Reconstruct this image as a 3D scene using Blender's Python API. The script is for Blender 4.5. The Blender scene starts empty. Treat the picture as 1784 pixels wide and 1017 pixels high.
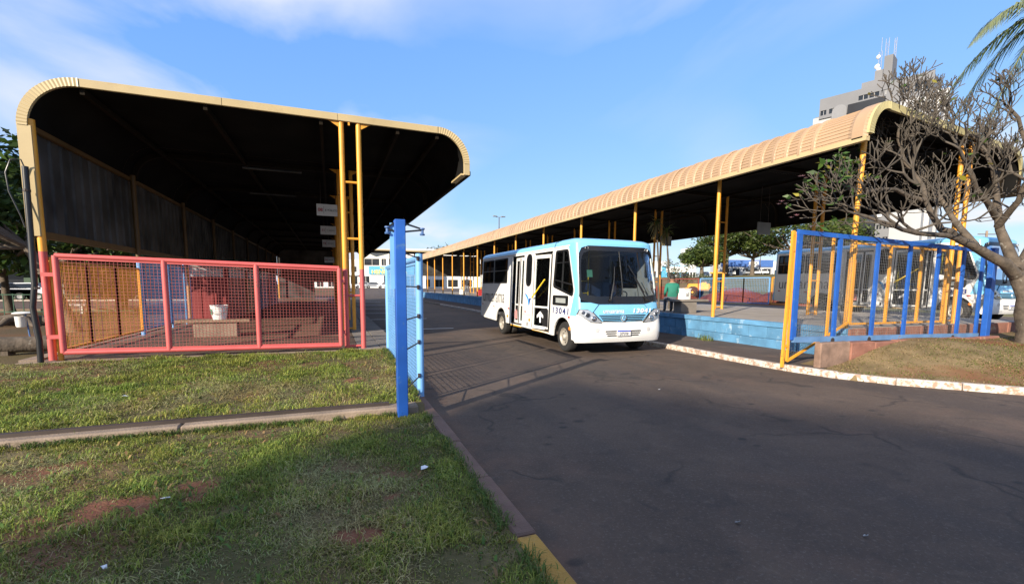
import bpy, bmesh, math, random
import numpy as np
from mathutils import Vector, Matrix
from mathutils.geometry import tessellate_polygon
random.seed(7)
RNG = np.random.default_rng(11)
scn = bpy.context.scene
COL = scn.collection
R_ = math.radians

# ---------------------------------------------------------------- camera
FPX, PCX, PCY, EYE = 800.0, 892.0, 580.0, 1.75      # focal length and principal point in pixels of a 1784 px wide frame
RIGHT = Vector((0.93113321, -0.36459554, 0.00781247))
FWD = Vector((0.36342939, 0.92595692, -0.10258098))
UP = Vector((0.03016656, 0.09835584, 0.99469398))
cam_d = bpy.data.cameras.new('camera')
cam = bpy.data.objects.new('camera', cam_d)
COL.objects.link(cam)
scn.camera = cam
m = Matrix.Identity(4)
for i in range(3):
    m[i][0] = RIGHT[i]; m[i][1] = UP[i]; m[i][2] = -FWD[i]
m[2][3] = EYE
cam.matrix_world = m
cam_d.sensor_width = 36.0
cam_d.lens = FPX / 1784.0 * 36.0
cam_d.shift_y = (PCY - 508.5) / 1784.0
cam_d.clip_start = 0.05
cam_d.clip_end = 6000

# ---------------------------------------------------------------- sky and sun
SUN_TO = Vector((0.823, 0.568, -0.40)).normalized()      # direction the sunlight travels
SUN_EL = math.asin(-SUN_TO.z)
SKY_RESPONSE = ((0.64, 0.86), (0.46, 1.38), (0.12, 3.35))
w = bpy.data.worlds.new('World')
scn.world = w
w.use_nodes = True
nt = w.node_tree
nt.nodes.clear()
def wn(t, **k):
    n = nt.nodes.new(t)
    for a, b in k.items():
        setattr(n, a, b)
    return n
sky = wn('ShaderNodeTexSky', sky_type='NISHITA', sun_disc=False)
sky.sun_elevation = SUN_EL
sky.sun_rotation = math.atan2(-SUN_TO.x, -SUN_TO.y)
sky.air_density = 1.0
sky.dust_density = 0.15
sky.ozone_density = 2.2
sky.altitude = 400
tc = wn('ShaderNodeTexCoord')
sep = wn('ShaderNodeSeparateXYZ')
nt.links.new(tc.outputs['Generated'], sep.inputs[0])
# project the view direction on a flat cloud layer overhead
zc = wn('ShaderNodeMath', operation='MAXIMUM'); zc.inputs[1].default_value = 0.0
nt.links.new(sep.outputs['Z'], zc.inputs[0])
za = wn('ShaderNodeMath', operation='ADD'); za.inputs[1].default_value = 0.12
nt.links.new(zc.outputs[0], za.inputs[0])
dx = wn('ShaderNodeMath', operation='DIVIDE'); dy = wn('ShaderNodeMath', operation='DIVIDE')
nt.links.new(sep.outputs['X'], dx.inputs[0]); nt.links.new(za.outputs[0], dx.inputs[1])
nt.links.new(sep.outputs['Y'], dy.inputs[0]); nt.links.new(za.outputs[0], dy.inputs[1])
cmb = wn('ShaderNodeCombineXYZ')
nt.links.new(dx.outputs[0], cmb.inputs[0]); nt.links.new(dy.outputs[0], cmb.inputs[1])
mp = wn('ShaderNodeMapping')
mp.inputs['Rotation'].default_value = (0, 0, R_(35))
mp.inputs['Location'].default_value = (12.7, 1.2, 0.3)
mp.inputs['Scale'].default_value = (0.8, 0.5, 1)
nt.links.new(cmb.outputs[0], mp.inputs[0])
n1 = wn('ShaderNodeTexNoise'); n1.inputs['Scale'].default_value = 1.3; n1.inputs['Detail'].default_value = 7
n1.inputs['Roughness'].default_value = 0.5; n1.inputs['Distortion'].default_value = 0.5
n2 = wn('ShaderNodeTexNoise'); n2.inputs['Scale'].default_value = 0.55; n2.inputs['Detail'].default_value = 2
nt.links.new(mp.outputs[0], n1.inputs['Vector']); nt.links.new(mp.outputs[0], n2.inputs['Vector'])
r1 = wn('ShaderNodeMapRange'); r1.inputs['From Min'].default_value = 0.41; r1.inputs['From Max'].default_value = 0.68
r2 = wn('ShaderNodeMapRange'); r2.inputs['From Min'].default_value = 0.35; r2.inputs['From Max'].default_value = 0.56
nt.links.new(n1.outputs['Fac'], r1.inputs['Value']); nt.links.new(n2.outputs['Fac'], r2.inputs['Value'])
mu = wn('ShaderNodeMath', operation='MULTIPLY')
nt.links.new(r1.outputs[0], mu.inputs[0]); nt.links.new(r2.outputs[0], mu.inputs[1])
mu2 = wn('ShaderNodeMath', operation='MULTIPLY', use_clamp=True); mu2.inputs[1].default_value = 1.35
nt.links.new(mu.outputs[0], mu2.inputs[0])
# the clear sky of the photograph is a little bluer than the model
tint = wn('ShaderNodeMix', data_type='RGBA', blend_type='MULTIPLY'); tint.inputs[0].default_value = 1.0
tint.inputs[7].default_value = (0.86, 0.93, 1.12, 1)
nt.links.new(sky.outputs[0], tint.inputs[6])
# film-like response of the camera to the clear sky, channel by channel
sp = wn('ShaderNodeSeparateColor'); cb_ = wn('ShaderNodeCombineColor')
nt.links.new(tint.outputs[2], sp.inputs[0])
for ch, (ex, gn) in enumerate(SKY_RESPONSE):
    pw_ = wn('ShaderNodeMath', operation='POWER'); pw_.inputs[1].default_value = ex
    ml_ = wn('ShaderNodeMath', operation='MULTIPLY'); ml_.inputs[1].default_value = gn
    nt.links.new(sp.outputs[ch], pw_.inputs[0]); nt.links.new(pw_.outputs[0], ml_.inputs[0]); nt.links.new(ml_.outputs[0], cb_.inputs[ch])
mix = wn('ShaderNodeMix', data_type='RGBA', blend_type='MIX')
mix.inputs[7].default_value = (3.5, 3.6, 3.85, 1)
nt.links.new(mu2.outputs[0], mix.inputs[0]); nt.links.new(cb_.outputs[0], mix.inputs[6])
bg = wn('ShaderNodeBackground'); bg.inputs[1].default_value = 0.14
out = wn('ShaderNodeOutputWorld')
nt.links.new(mix.outputs[2], bg.inputs[0]); nt.links.new(bg.outputs[0], out.inputs[0])

sd = bpy.data.lights.new('sun', 'SUN')
sd.energy = 4.8
sd.angle = R_(0.5)
sd.color = (1.0, 0.89, 0.74)
sun = bpy.data.objects.new('sun', sd)
sun.rotation_mode = 'QUATERNION'
sun.rotation_quaternion = SUN_TO.to_track_quat('-Z', 'Y')
sun.location = (-30, -20, 30)
COL.objects.link(sun)
scn.view_settings.view_transform = 'Standard'
scn.view_settings.look = 'None'
scn.view_settings.gamma = 1
scn.view_settings.exposure = 0.92
scn.view_settings.use_curve_mapping = False

# ---------------------------------------------------------------- pixels of the photograph to places
def ray(px, py):
    return RIGHT * ((px - PCX) / FPX) - UP * ((py - PCY) / FPX) + FWD
def at(px, py, D):                      # point at depth D
    return Vector((0, 0, EYE)) + ray(px, py) * D
def gz(px, py, z):                      # point on a level plane
    d = ray(px, py)
    return Vector((0, 0, EYE)) + d * ((z - EYE) / d.z)

# ---------------------------------------------------------------- materials
MATS = {}
def mat(name, col, rough=0.6, metal=0.0, var=0.15, scale=3.0, bump=0.0, bscale=40.0, spot=None, spot_amt=0.5, spot_scale=6.0, spot_soft=0.06, spec=0.5, coat=0.0, detail=4.0, orand=0.0):
    """Principled paint/stone: colour varied by noise, optional spots of a second colour, optional fine relief."""
    if name in MATS: return MATS[name]
    M = bpy.data.materials.new(name); MATS[name] = M
    M.use_nodes = True
    t = M.node_tree; N = t.nodes; Lk = t.links
    b = N['Principled BSDF']
    b.inputs['Roughness'].default_value = rough
    b.inputs['Metallic'].default_value = metal
    b.inputs['Specular IOR Level'].default_value = spec
    if coat: b.inputs['Coat Weight'].default_value = coat; b.inputs['Coat Roughness'].default_value = 0.08
    co = N.new('ShaderNodeTexCoord')
    oi = N.new('ShaderNodeObjectInfo')
    ns = N.new('ShaderNodeTexNoise'); ns.inputs['Scale'].default_value = scale; ns.inputs['Detail'].default_value = detail
    ns.noise_dimensions = '4D'
    Lk.new(co.outputs['Object'], ns.inputs['Vector'])
    wv = N.new('ShaderNodeMath'); wv.operation = 'MULTIPLY'; wv.inputs[1].default_value = 20
    Lk.new(oi.outputs['Random'], wv.inputs[0]); Lk.new(wv.outputs[0], ns.inputs['W'])
    mr = N.new('ShaderNodeMapRange'); mr.inputs['From Min'].default_value = 0.3; mr.inputs['From Max'].default_value = 0.7
    mr.inputs['To Min'].default_value = 1 - var; mr.inputs['To Max'].default_value = 1 + var
    if orand:
        ro = N.new('ShaderNodeMapRange'); ro.inputs['To Min'].default_value = 1 - orand; ro.inputs['To Max'].default_value = 1 + orand * 0.4
        Lk.new(oi.outputs['Random'], ro.inputs['Value'])
        for k_, s_ in (('To Min', 1 - var), ('To Max', 1 + var)):
            ml = N.new('ShaderNodeMath'); ml.operation = 'MULTIPLY'; ml.inputs[1].default_value = s_
            Lk.new(ro.outputs[0], ml.inputs[0]); Lk.new(ml.outputs[0], mr.inputs[k_])
    Lk.new(ns.outputs['Fac'], mr.inputs['Value'])
    mx = N.new('ShaderNodeMix'); mx.data_type = 'RGBA'; mx.blend_type = 'MULTIPLY'; mx.inputs[0].default_value = 1
    mx.inputs[6].default_value = (*col, 1)
    Lk.new(mr.outputs[0], mx.inputs[7])
    src = mx.outputs[2]
    if spot:
        n2 = N.new('ShaderNodeTexNoise'); n2.inputs['Scale'].default_value = spot_scale; n2.inputs['Detail'].default_value = 6; n2.inputs['Roughness'].default_value = 0.65
        n2.noise_dimensions = '4D'
        Lk.new(co.outputs['Object'], n2.inputs['Vector']); Lk.new(wv.outputs[0], n2.inputs['W'])
        m2 = N.new('ShaderNodeMapRange'); th = 0.72 - 0.3 * spot_amt
        m2.inputs['From Min'].default_value = th; m2.inputs['From Max'].default_value = th + spot_soft
        Lk.new(n2.outputs['Fac'], m2.inputs['Value'])
        m3 = N.new('ShaderNodeMix'); m3.data_type = 'RGBA'
        m3.inputs[7].default_value = (*spot, 1)
        Lk.new(m2.outputs[0], m3.inputs[0]); Lk.new(src, m3.inputs[6])
        src = m3.outputs[2]
    Lk.new(src, b.inputs['Base Color'])
    if bump:
        nb = N.new('ShaderNodeTexNoise'); nb.inputs['Scale'].default_value = bscale; nb.inputs['Detail'].default_value = 5
        Lk.new(co.outputs['Object'], nb.inputs['Vector'])
        bp = N.new('ShaderNodeBump'); bp.inputs['Strength'].default_value = bump; bp.inputs['Distance'].default_value = 0.02
        Lk.new(nb.outputs['Fac'], bp.inputs['Height']); Lk.new(bp.outputs[0], b.inputs['Normal'])
    return M
def glass(name, tint, trans, ior=1.5):
    """Pane: Fresnel gloss over a tinted see-through body."""
    if name in MATS: return MATS[name]
    M = bpy.data.materials.new(name); MATS[name] = M
    M.use_nodes = True
    t = M.node_tree; N = t.nodes; Lk = t.links; N.clear()
    tr = N.new('ShaderNodeBsdfTransparent'); tr.inputs[0].default_value = (*tint, 1)
    df = N.new('ShaderNodeBsdfDiffuse'); df.inputs[0].default_value = (0.012, 0.014, 0.016, 1)
    gl = N.new('ShaderNodeBsdfGlossy'); gl.inputs['Roughness'].default_value = 0.03
    fr = N.new('ShaderNodeFresnel'); fr.inputs[0].default_value = ior
    m1 = N.new('ShaderNodeMixShader'); m1.inputs[0].default_value = trans
    m2 = N.new('ShaderNodeMixShader'); o = N.new('ShaderNodeOutputMaterial')
    Lk.new(df.outputs[0], m1.inputs[1]); Lk.new(tr.outputs[0], m1.inputs[2])
    Lk.new(fr.outputs[0], m2.inputs[0]); Lk.new(m1.outputs[0], m2.inputs[1]); Lk.new(gl.outputs[0], m2.inputs[2])
    Lk.new(m2.outputs[0], o.inputs[0])
    return M
def leafmat(name, rough=0.5, sub=0.35):
    """Colour from the 'tint' attribute of each blade or leaf, some light passing through."""
    if name in MATS: return MATS[name]
    M = bpy.data.materials.new(name); MATS[name] = M
    M.use_nodes = True
    t = M.node_tree; N = t.nodes; Lk = t.links
    b = N['Principled BSDF']; b.inputs['Roughness'].default_value = rough; b.inputs['Specular IOR Level'].default_value = 0.3
    a = N.new('ShaderNodeAttribute'); a.attribute_name = 'tint'
    Lk.new(a.outputs['Color'], b.inputs['Base Color'])
    tl = N.new('ShaderNodeBsdfTranslucent'); Lk.new(a.outputs['Color'], tl.inputs[0])
    mxs = N.new('ShaderNodeMixShader'); mxs.inputs[0].default_value = sub
    Lk.new(b.outputs[0], mxs.inputs[1]); Lk.new(tl.outputs[0], mxs.inputs[2])
    Lk.new(mxs.outputs[0], N['Material Output'].inputs[0])
    return M

def asphalt_mat():
    M = bpy.data.materials.new('asphalt'); M.use_nodes = True
    t = M.node_tree; N = t.nodes; Lk = t.links; b = N['Principled BSDF']
    b.inputs['Roughness'].default_value = 0.82; b.inputs['Specular IOR Level'].default_value = 0.35
    co = N.new('ShaderNodeTexCoord')
    def noise(s, d=5, r=0.6, dist=0.0):
        n = N.new('ShaderNodeTexNoise'); n.inputs['Scale'].default_value = s; n.inputs['Detail'].default_value = d
        n.inputs['Roughness'].default_value = r; n.inputs['Distortion'].default_value = dist
        Lk.new(co.outputs['Object'], n.inputs['Vector']); return n.outputs['Fac']
    def rng(v, a, b_, c=0.0, d=1.0):
        n = N.new('ShaderNodeMapRange'); n.inputs['From Min'].default_value = a; n.inputs['From Max'].default_value = b_
        n.inputs['To Min'].default_value = c; n.inputs['To Max'].default_value = d
        Lk.new(v, n.inputs['Value']); return n.outputs[0]
    def mixc(f, a, b_):
        n = N.new('ShaderNodeMix'); n.data_type = 'RGBA'
        Lk.new(f, n.inputs[0])
        for s, v in ((6, a), (7, b_)):
            if isinstance(v, tuple): n.inputs[s].default_value = (*v, 1)
            else: Lk.new(v, n.inputs[s])
        return n.outputs[2]
    c = mixc(rng(noise(0.45, 6, 0.65, 0.6), 0.36, 0.64), (0.062, 0.043, 0.032), (0.108, 0.075, 0.054))
    c = mixc(rng(noise(0.8, 5, 0.6, 0.4), 0.56, 0.74, 0, 0.55), c, (0.15, 0.088, 0.060))       # reddish dust
    # worn wheel tracks along the lane
    st_ = N.new('ShaderNodeTexNoise'); st_.inputs['Scale'].default_value = 1.0; st_.inputs['Detail'].default_value = 3
    ms_ = N.new('ShaderNodeMapping'); ms_.inputs['Scale'].default_value = (1.3, 0.07, 1); Lk.new(co.outputs['Object'], ms_.inputs[0]); Lk.new(ms_.outputs[0], st_.inputs['Vector'])
    c = mixc(rng(st_.outputs['Fac'], 0.48, 0.62, 0, 0.45), c, (0.050, 0.040, 0.036))
    c = mixc(rng(noise(14, 6, 0.75), 0.52, 0.70, 0, 0.5), c, (0.045, 0.036, 0.032))
    c = mixc(rng(noise(38, 4, 0.7), 0.54, 0.70, 0, 0.55), c, (0.19, 0.155, 0.125))             # grit
    c = mixc(rng(noise(130, 2, 0.6), 0.60, 0.70, 0, 0.6), c, (0.020, 0.019, 0.019))
    c = mixc(rng(noise(2.4, 7, 0.7, 0.8), 0.55, 0.70, 0, 0.55), c, (0.036, 0.029, 0.026))      # old stains
    c = mixc(rng(noise(5.5, 6, 0.7), 0.56, 0.72, 0, 0.45), c, (0.15, 0.112, 0.085))            # worn pale spots
    sx_ = N.new('ShaderNodeSeparateXYZ'); Lk.new(co.outputs['Object'], sx_.inputs[0])
    kd = N.new('ShaderNodeMath'); kd.operation = 'MULTIPLY'
    Lk.new(rng(sx_.outputs['X'], 1.25, 1.75, 1, 0), kd.inputs[0]); Lk.new(rng(noise(3.0, 5), 0.40, 0.60, 0, 0.75), kd.inputs[1])
    c = mixc(kd.outputs[0], c, (0.13, 0.075, 0.05))                                            # dust washed against the kerb
    # oil drips: small dark cells
    v = N.new('ShaderNodeTexVoronoi'); v.inputs['Scale'].default_value = 1.9; v.inputs['Randomness'].default_value = 1
    mpn = N.new('ShaderNodeMapping'); mpn.inputs['Scale'].default_value = (1.0, 1.35, 1)
    Lk.new(co.outputs['Object'], mpn.inputs[0]); Lk.new(mpn.outputs[0], v.inputs['Vector'])
    drip = rng(v.outputs['Distance'], 0.07, 0.15, 1, 0)
    msk = rng(noise(0.5, 2), 0.42, 0.54, 0, 0.8)
    mm = N.new('ShaderNodeMath'); mm.operation = 'MULTIPLY'; Lk.new(drip, mm.inputs[0]); Lk.new(msk, mm.inputs[1])
    c = mixc(mm.outputs[0], c, (0.022, 0.020, 0.019))
    v4 = N.new('ShaderNodeTexVoronoi'); v4.inputs['Scale'].default_value = 0.9; v4.inputs['Randomness'].default_value = 1
    Lk.new(mpn.outputs[0], v4.inputs['Vector'])
    drip2 = rng(v4.outputs['Distance'], 0.04, 0.10, 0.75, 0)
    c = mixc(drip2, c, (0.025, 0.022, 0.020))
    # wandering cracks
    nz = N.new('ShaderNodeTexNoise'); nz.inputs['Scale'].default_value = 2.5; Lk.new(co.outputs['Object'], nz.inputs['Vector'])
    ad = N.new('ShaderNodeMix'); ad.data_type = 'RGBA'; ad.blend_type = 'ADD'; ad.inputs[0].default_value = 0.5
    Lk.new(co.outputs['Object'], ad.inputs[6]); Lk.new(nz.outputs['Color'], ad.inputs[7])
    v2 = N.new('ShaderNodeTexVoronoi'); v2.feature = 'DISTANCE_TO_EDGE'; v2.inputs['Scale'].default_value = 0.42
    Lk.new(ad.outputs[2], v2.inputs['Vector'])
    crack = rng(v2.outputs['Distance'], 0.0, 0.018, 1, 0)
    cm = N.new('ShaderNodeMath'); cm.operation = 'MULTIPLY'; Lk.new(crack, cm.inputs[0]); Lk.new(rng(noise(0.6, 2), 0.47, 0.55, 0, 0.65), cm.inputs[1])
    c = mixc(cm.outputs[0], c, (0.018, 0.017, 0.016))
    Lk.new(c, b.inputs['Base Color'])
    ht = N.new('ShaderNodeMath'); ht.operation = 'ADD'
    Lk.new(noise(160, 3, 0.7), ht.inputs[0])
    h2 = N.new('ShaderNodeMath'); h2.operation = 'MULTIPLY_ADD'; h2.inputs[1].default_value = -1.5
    Lk.new(cm.outputs[0], h2.inputs[0]); Lk.new(noise(5, 3), h2.inputs[2])
    Lk.new(h2.outputs[0], ht.inputs[1])
    bp = N.new('ShaderNodeBump'); bp.inputs['Strength'].default_value = 0.55; bp.inputs['Distance'].default_value = 0.008
    Lk.new(ht.outputs[0], bp.inputs['Height']); Lk.new(bp.outputs[0], b.inputs['Normal'])
    return M
ASPH = asphalt_mat()

def soil_mat(name, a, b_, c_, sa, sb, bare=None):
    M = bpy.data.materials.new(name); M.use_nodes = True
    t = M.node_tree; N = t.nodes; Lk = t.links; b = N['Principled BSDF']
    b.inputs['Roughness'].default_value = 0.95; b.inputs['Specular IOR Level'].default_value = 0.15
    co = N.new('ShaderNodeTexCoord')
    def noise(s, d=5):
        n = N.new('ShaderNodeTexNoise'); n.inputs['Scale'].default_value = s; n.inputs['Detail'].default_value = d
        Lk.new(co.outputs['Object'], n.inputs['Vector']); return n.outputs['Fac']
    def mixc(f, lo, hi, x, y):
        r = N.new('ShaderNodeMapRange'); r.inputs['From Min'].default_value = lo; r.inputs['From Max'].default_value = hi; Lk.new(f, r.inputs['Value'])
        n = N.new('ShaderNodeMix'); n.data_type = 'RGBA'; Lk.new(r.outputs[0], n.inputs[0])
        for s, v in ((6, x), (7, y)):
            if isinstance(v, tuple): n.inputs[s].default_value = (*v, 1)
            else: Lk.new(v, n.inputs[s])
        return n.outputs[2]
    c = mixc(noise(sa), 0.38, 0.62, a, b_)
    c = mixc(noise(sb), 0.5, 0.68, c, c_)
    if bare:
        at_ = N.new('ShaderNodeAttribute'); at_.attribute_name = 'bare'
        c = mixc(at_.outputs['Fac'], 0.1, 0.9, c, bare)
    Lk.new(c, b.inputs['Base Color'])
    bp = N.new('ShaderNodeBump'); bp.inputs['Strength'].default_value = 0.7; bp.inputs['Distance'].default_value = 0.02
    Lk.new(noise(45, 6), bp.inputs['Height']); Lk.new(bp.outputs[0], b.inputs['Normal'])
    return M
SOIL_L = soil_mat('lawn_soil', (0.085, 0.075, 0.032), (0.15, 0.12, 0.06), (0.17, 0.075, 0.045), 1.5, 0.7, bare=(0.20, 0.085, 0.05))
SOIL_R = soil_mat('dry_lawn_soil', (0.15, 0.11, 0.055), (0.23, 0.165, 0.085), (0.23, 0.095, 0.045), 2.0, 0.6)
PARK = soil_mat('park_soil', (0.10, 0.075, 0.045), (0.16, 0.085, 0.05), (0.06, 0.075, 0.025), 0.5, 0.25)
HILL = soil_mat('hill_grass', (0.13, 0.12, 0.055), (0.19, 0.155, 0.08), (0.10, 0.11, 0.04), 0.15, 0.06)
REDSOIL = soil_mat('red_soil', (0.16, 0.042, 0.026), (0.22, 0.058, 0.035), (0.12, 0.033, 0.022), 1.5, 0.6)
GRASSM = leafmat('grass_blade', 0.6, 0.25)
LEAFM = leafmat('leaf', 0.45, 0.3)

YEL = mat('yellow_paint', (0.70, 0.31, 0.03), 0.45, var=0.12, scale=2.5, spot=(0.27, 0.12, 0.035), spot_amt=0.32, spot_scale=12, spot_soft=0.05)
PINK = mat('pink_paint', (0.52, 0.095, 0.088), 0.5, var=0.12, scale=2.5, spot=(0.27, 0.10, 0.075), spot_amt=0.34, spot_scale=11, spot_soft=0.05)
BLUE = mat('blue_paint', (0.013, 0.088, 0.37), 0.45, var=0.15, scale=3, spot=(0.055, 0.14, 0.32), spot_amt=0.42, spot_scale=9, spot_soft=0.08)
LBLUE = mat('light_blue_paint', (0.16, 0.37, 0.66), 0.45, var=0.1, scale=3, spot=(0.25, 0.16, 0.10), spot_amt=0.05, spot_scale=9)
NAVY = mat('faded_blue_paint', (0.06, 0.13, 0.30), 0.5, var=0.2, scale=3)
ORANGE = mat('orange_yellow_paint', (0.68, 0.29, 0.03), 0.5, var=0.15, scale=3)
MAROON = mat('maroon_paint', (0.28, 0.055, 0.05), 0.5, var=0.15)
FASC = mat('cream_fascia', (0.45, 0.345, 0.175), 0.42, var=0.10, scale=1.3, spot=(0.33, 0.23, 0.11), spot_amt=0.40, spot_scale=2.5, spot_soft=0.25)
ROOFM = mat('roof_beige', (0.38, 0.248, 0.142), 0.5, var=0.13, scale=0.9, spot=(0.27, 0.18, 0.11), spot_amt=0.42, spot_scale=1.8, spot_soft=0.25, orand=0.16)
UNDER = mat('shade_dark', (0.010, 0.0098, 0.0095), 0.8, var=0.4, scale=1.0, spec=0.03)  # near-black colour stands in for the shade under the canopies
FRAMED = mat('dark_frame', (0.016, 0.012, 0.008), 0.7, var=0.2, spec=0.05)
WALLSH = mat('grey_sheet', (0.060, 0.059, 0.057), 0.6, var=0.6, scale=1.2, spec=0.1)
RAILB = mat('brown_rail', (0.11, 0.06, 0.016), 0.6, var=0.2)
CONC = mat('concrete', (0.235, 0.175, 0.125), 0.85, var=0.25, scale=3, bump=0.4, bscale=50, spot=(0.13, 0.10, 0.075), spot_amt=0.45, spot_scale=5, spot_soft=0.15)
CONCG = mat('grey_concrete', (0.20, 0.175, 0.15), 0.8, var=0.25, scale=2, bump=0.3, bscale=60, spot=(0.10, 0.08, 0.065), spot_amt=0.45, spot_scale=3, spot_soft=0.2)
FLOOR = mat('worn_floor', (0.145, 0.095, 0.065), 0.6, var=0.3, scale=1.2, bump=0.15, bscale=40, spot=(0.075, 0.05, 0.04), spot_amt=0.5, spot_scale=1.5, spot_soft=0.25)
KERBR = mat('red_kerb', (0.15, 0.09, 0.068), 0.85, var=0.2, scale=4, bump=0.4, bscale=60, spot=(0.55, 0.50, 0.46), spot_amt=0.27, spot_scale=3.5, spot_soft=0.012)
KERBW = mat('white_kerb', (0.56, 0.50, 0.43), 0.75, var=0.1, scale=5, bump=0.5, bscale=40, spot=(0.33, 0.22, 0.15), spot_amt=0.84, spot_scale=13, spot_soft=0.10)
KERBY = mat('yellow_kerb', (0.36, 0.20, 0.035), 0.8, var=0.2, scale=5, bump=0.4, bscale=60, spot=(0.20, 0.12, 0.05), spot_amt=0.35, spot_scale=6)
WALLB = mat('blue_wall_paint', (0.085, 0.225, 0.37), 0.75, var=0.32, scale=1.8, bump=0.4, bscale=30, spot=(0.34, 0.46, 0.54), spot_amt=0.48, spot_scale=4, spot_soft=0.12)
PINKW = mat('pink_wire', (0.34, 0.075, 0.065), 0.6, var=0.15)
MORTAR = mat('painted_mortar', (0.10, 0.26, 0.42), 0.8, var=0.2)
BRICKR = mat('red_brown_block', (0.24, 0.105, 0.07), 0.85, var=0.25, scale=4, bump=0.5, bscale=30, spot=(0.36, 0.26, 0.18), spot_amt=0.4, spot_scale=4)
BLACK = mat('black_plastic', (0.012, 0.012, 0.013), 0.4, var=0.2)
RUBBER = mat('tyre_rubber', (0.018, 0.017, 0.016), 0.85, var=0.25, scale=8)
STEEL = mat('grey_steel', (0.33, 0.32, 0.30), 0.45, metal=0.7, var=0.2, spot=(0.2, 0.12, 0.07), spot_amt=0.2)
DKSTEEL = mat('rusty_steel', (0.06, 0.045, 0.038), 0.6, metal=0.4, var=0.3)
WHITEP = mat('white_paint', (0.72, 0.71, 0.68), 0.5, var=0.06)
BWHITE = mat('bus_white', (0.76, 0.75, 0.72), 0.32, var=0.03, coat=0.25, spot=(0.54, 0.49, 0.42), spot_amt=0.36, spot_scale=1.6, spot_soft=0.3)
BBLUE = mat('bus_blue', (0.19, 0.50, 0.76), 0.30, var=0.04, coat=0.3)
SILVER = mat('silver_lamp', (0.55, 0.56, 0.57), 0.25, metal=0.6, var=0.05)
CHROME = mat('chrome', (0.75, 0.76, 0.78), 0.12, metal=1.0, var=0.02)
REDP = mat('red_paint', (0.42, 0.035, 0.035), 0.5, var=0.12)
AMBER = mat('amber_lens', (0.75, 0.20, 0.02), 0.3, var=0.05)
BARK = mat('bark', (0.085, 0.066, 0.048), 0.9, var=0.45, scale=7, bump=1.0, bscale=14, spot=(0.27, 0.255, 0.215), spot_amt=0.36, spot_scale=5)
DBARK = mat('dark_bark', (0.11, 0.085, 0.062), 0.95, var=0.3, scale=5, bump=0.8, bscale=12)
TWIG = mat('twig_bark', (0.075, 0.062, 0.048), 0.85, var=0.35, scale=4)
GLASSC = glass('clear_glass', (0.80, 0.86, 0.88), 0.93)
GLASSW = glass('screen_glass', (0.42, 0.46, 0.48), 0.85, 1.3)
GLASSD = glass('tinted_glass', (0.10, 0.11, 0.12), 0.35)
DARKW = mat('dark_window', (0.02, 0.022, 0.025), 0.12, var=0.2)
TEXTB = mat('navy_print', (0.02, 0.03, 0.14), 0.5, var=0.05)
TEXTG = mat('grey_print', (0.055, 0.06, 0.07), 0.5, var=0.05)
TEXTW = mat('white_print', (0.78, 0.78, 0.78), 0.5, var=0.03)
SKIN = mat('skin', (0.32, 0.17, 0.11), 0.55, var=0.08)
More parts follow.
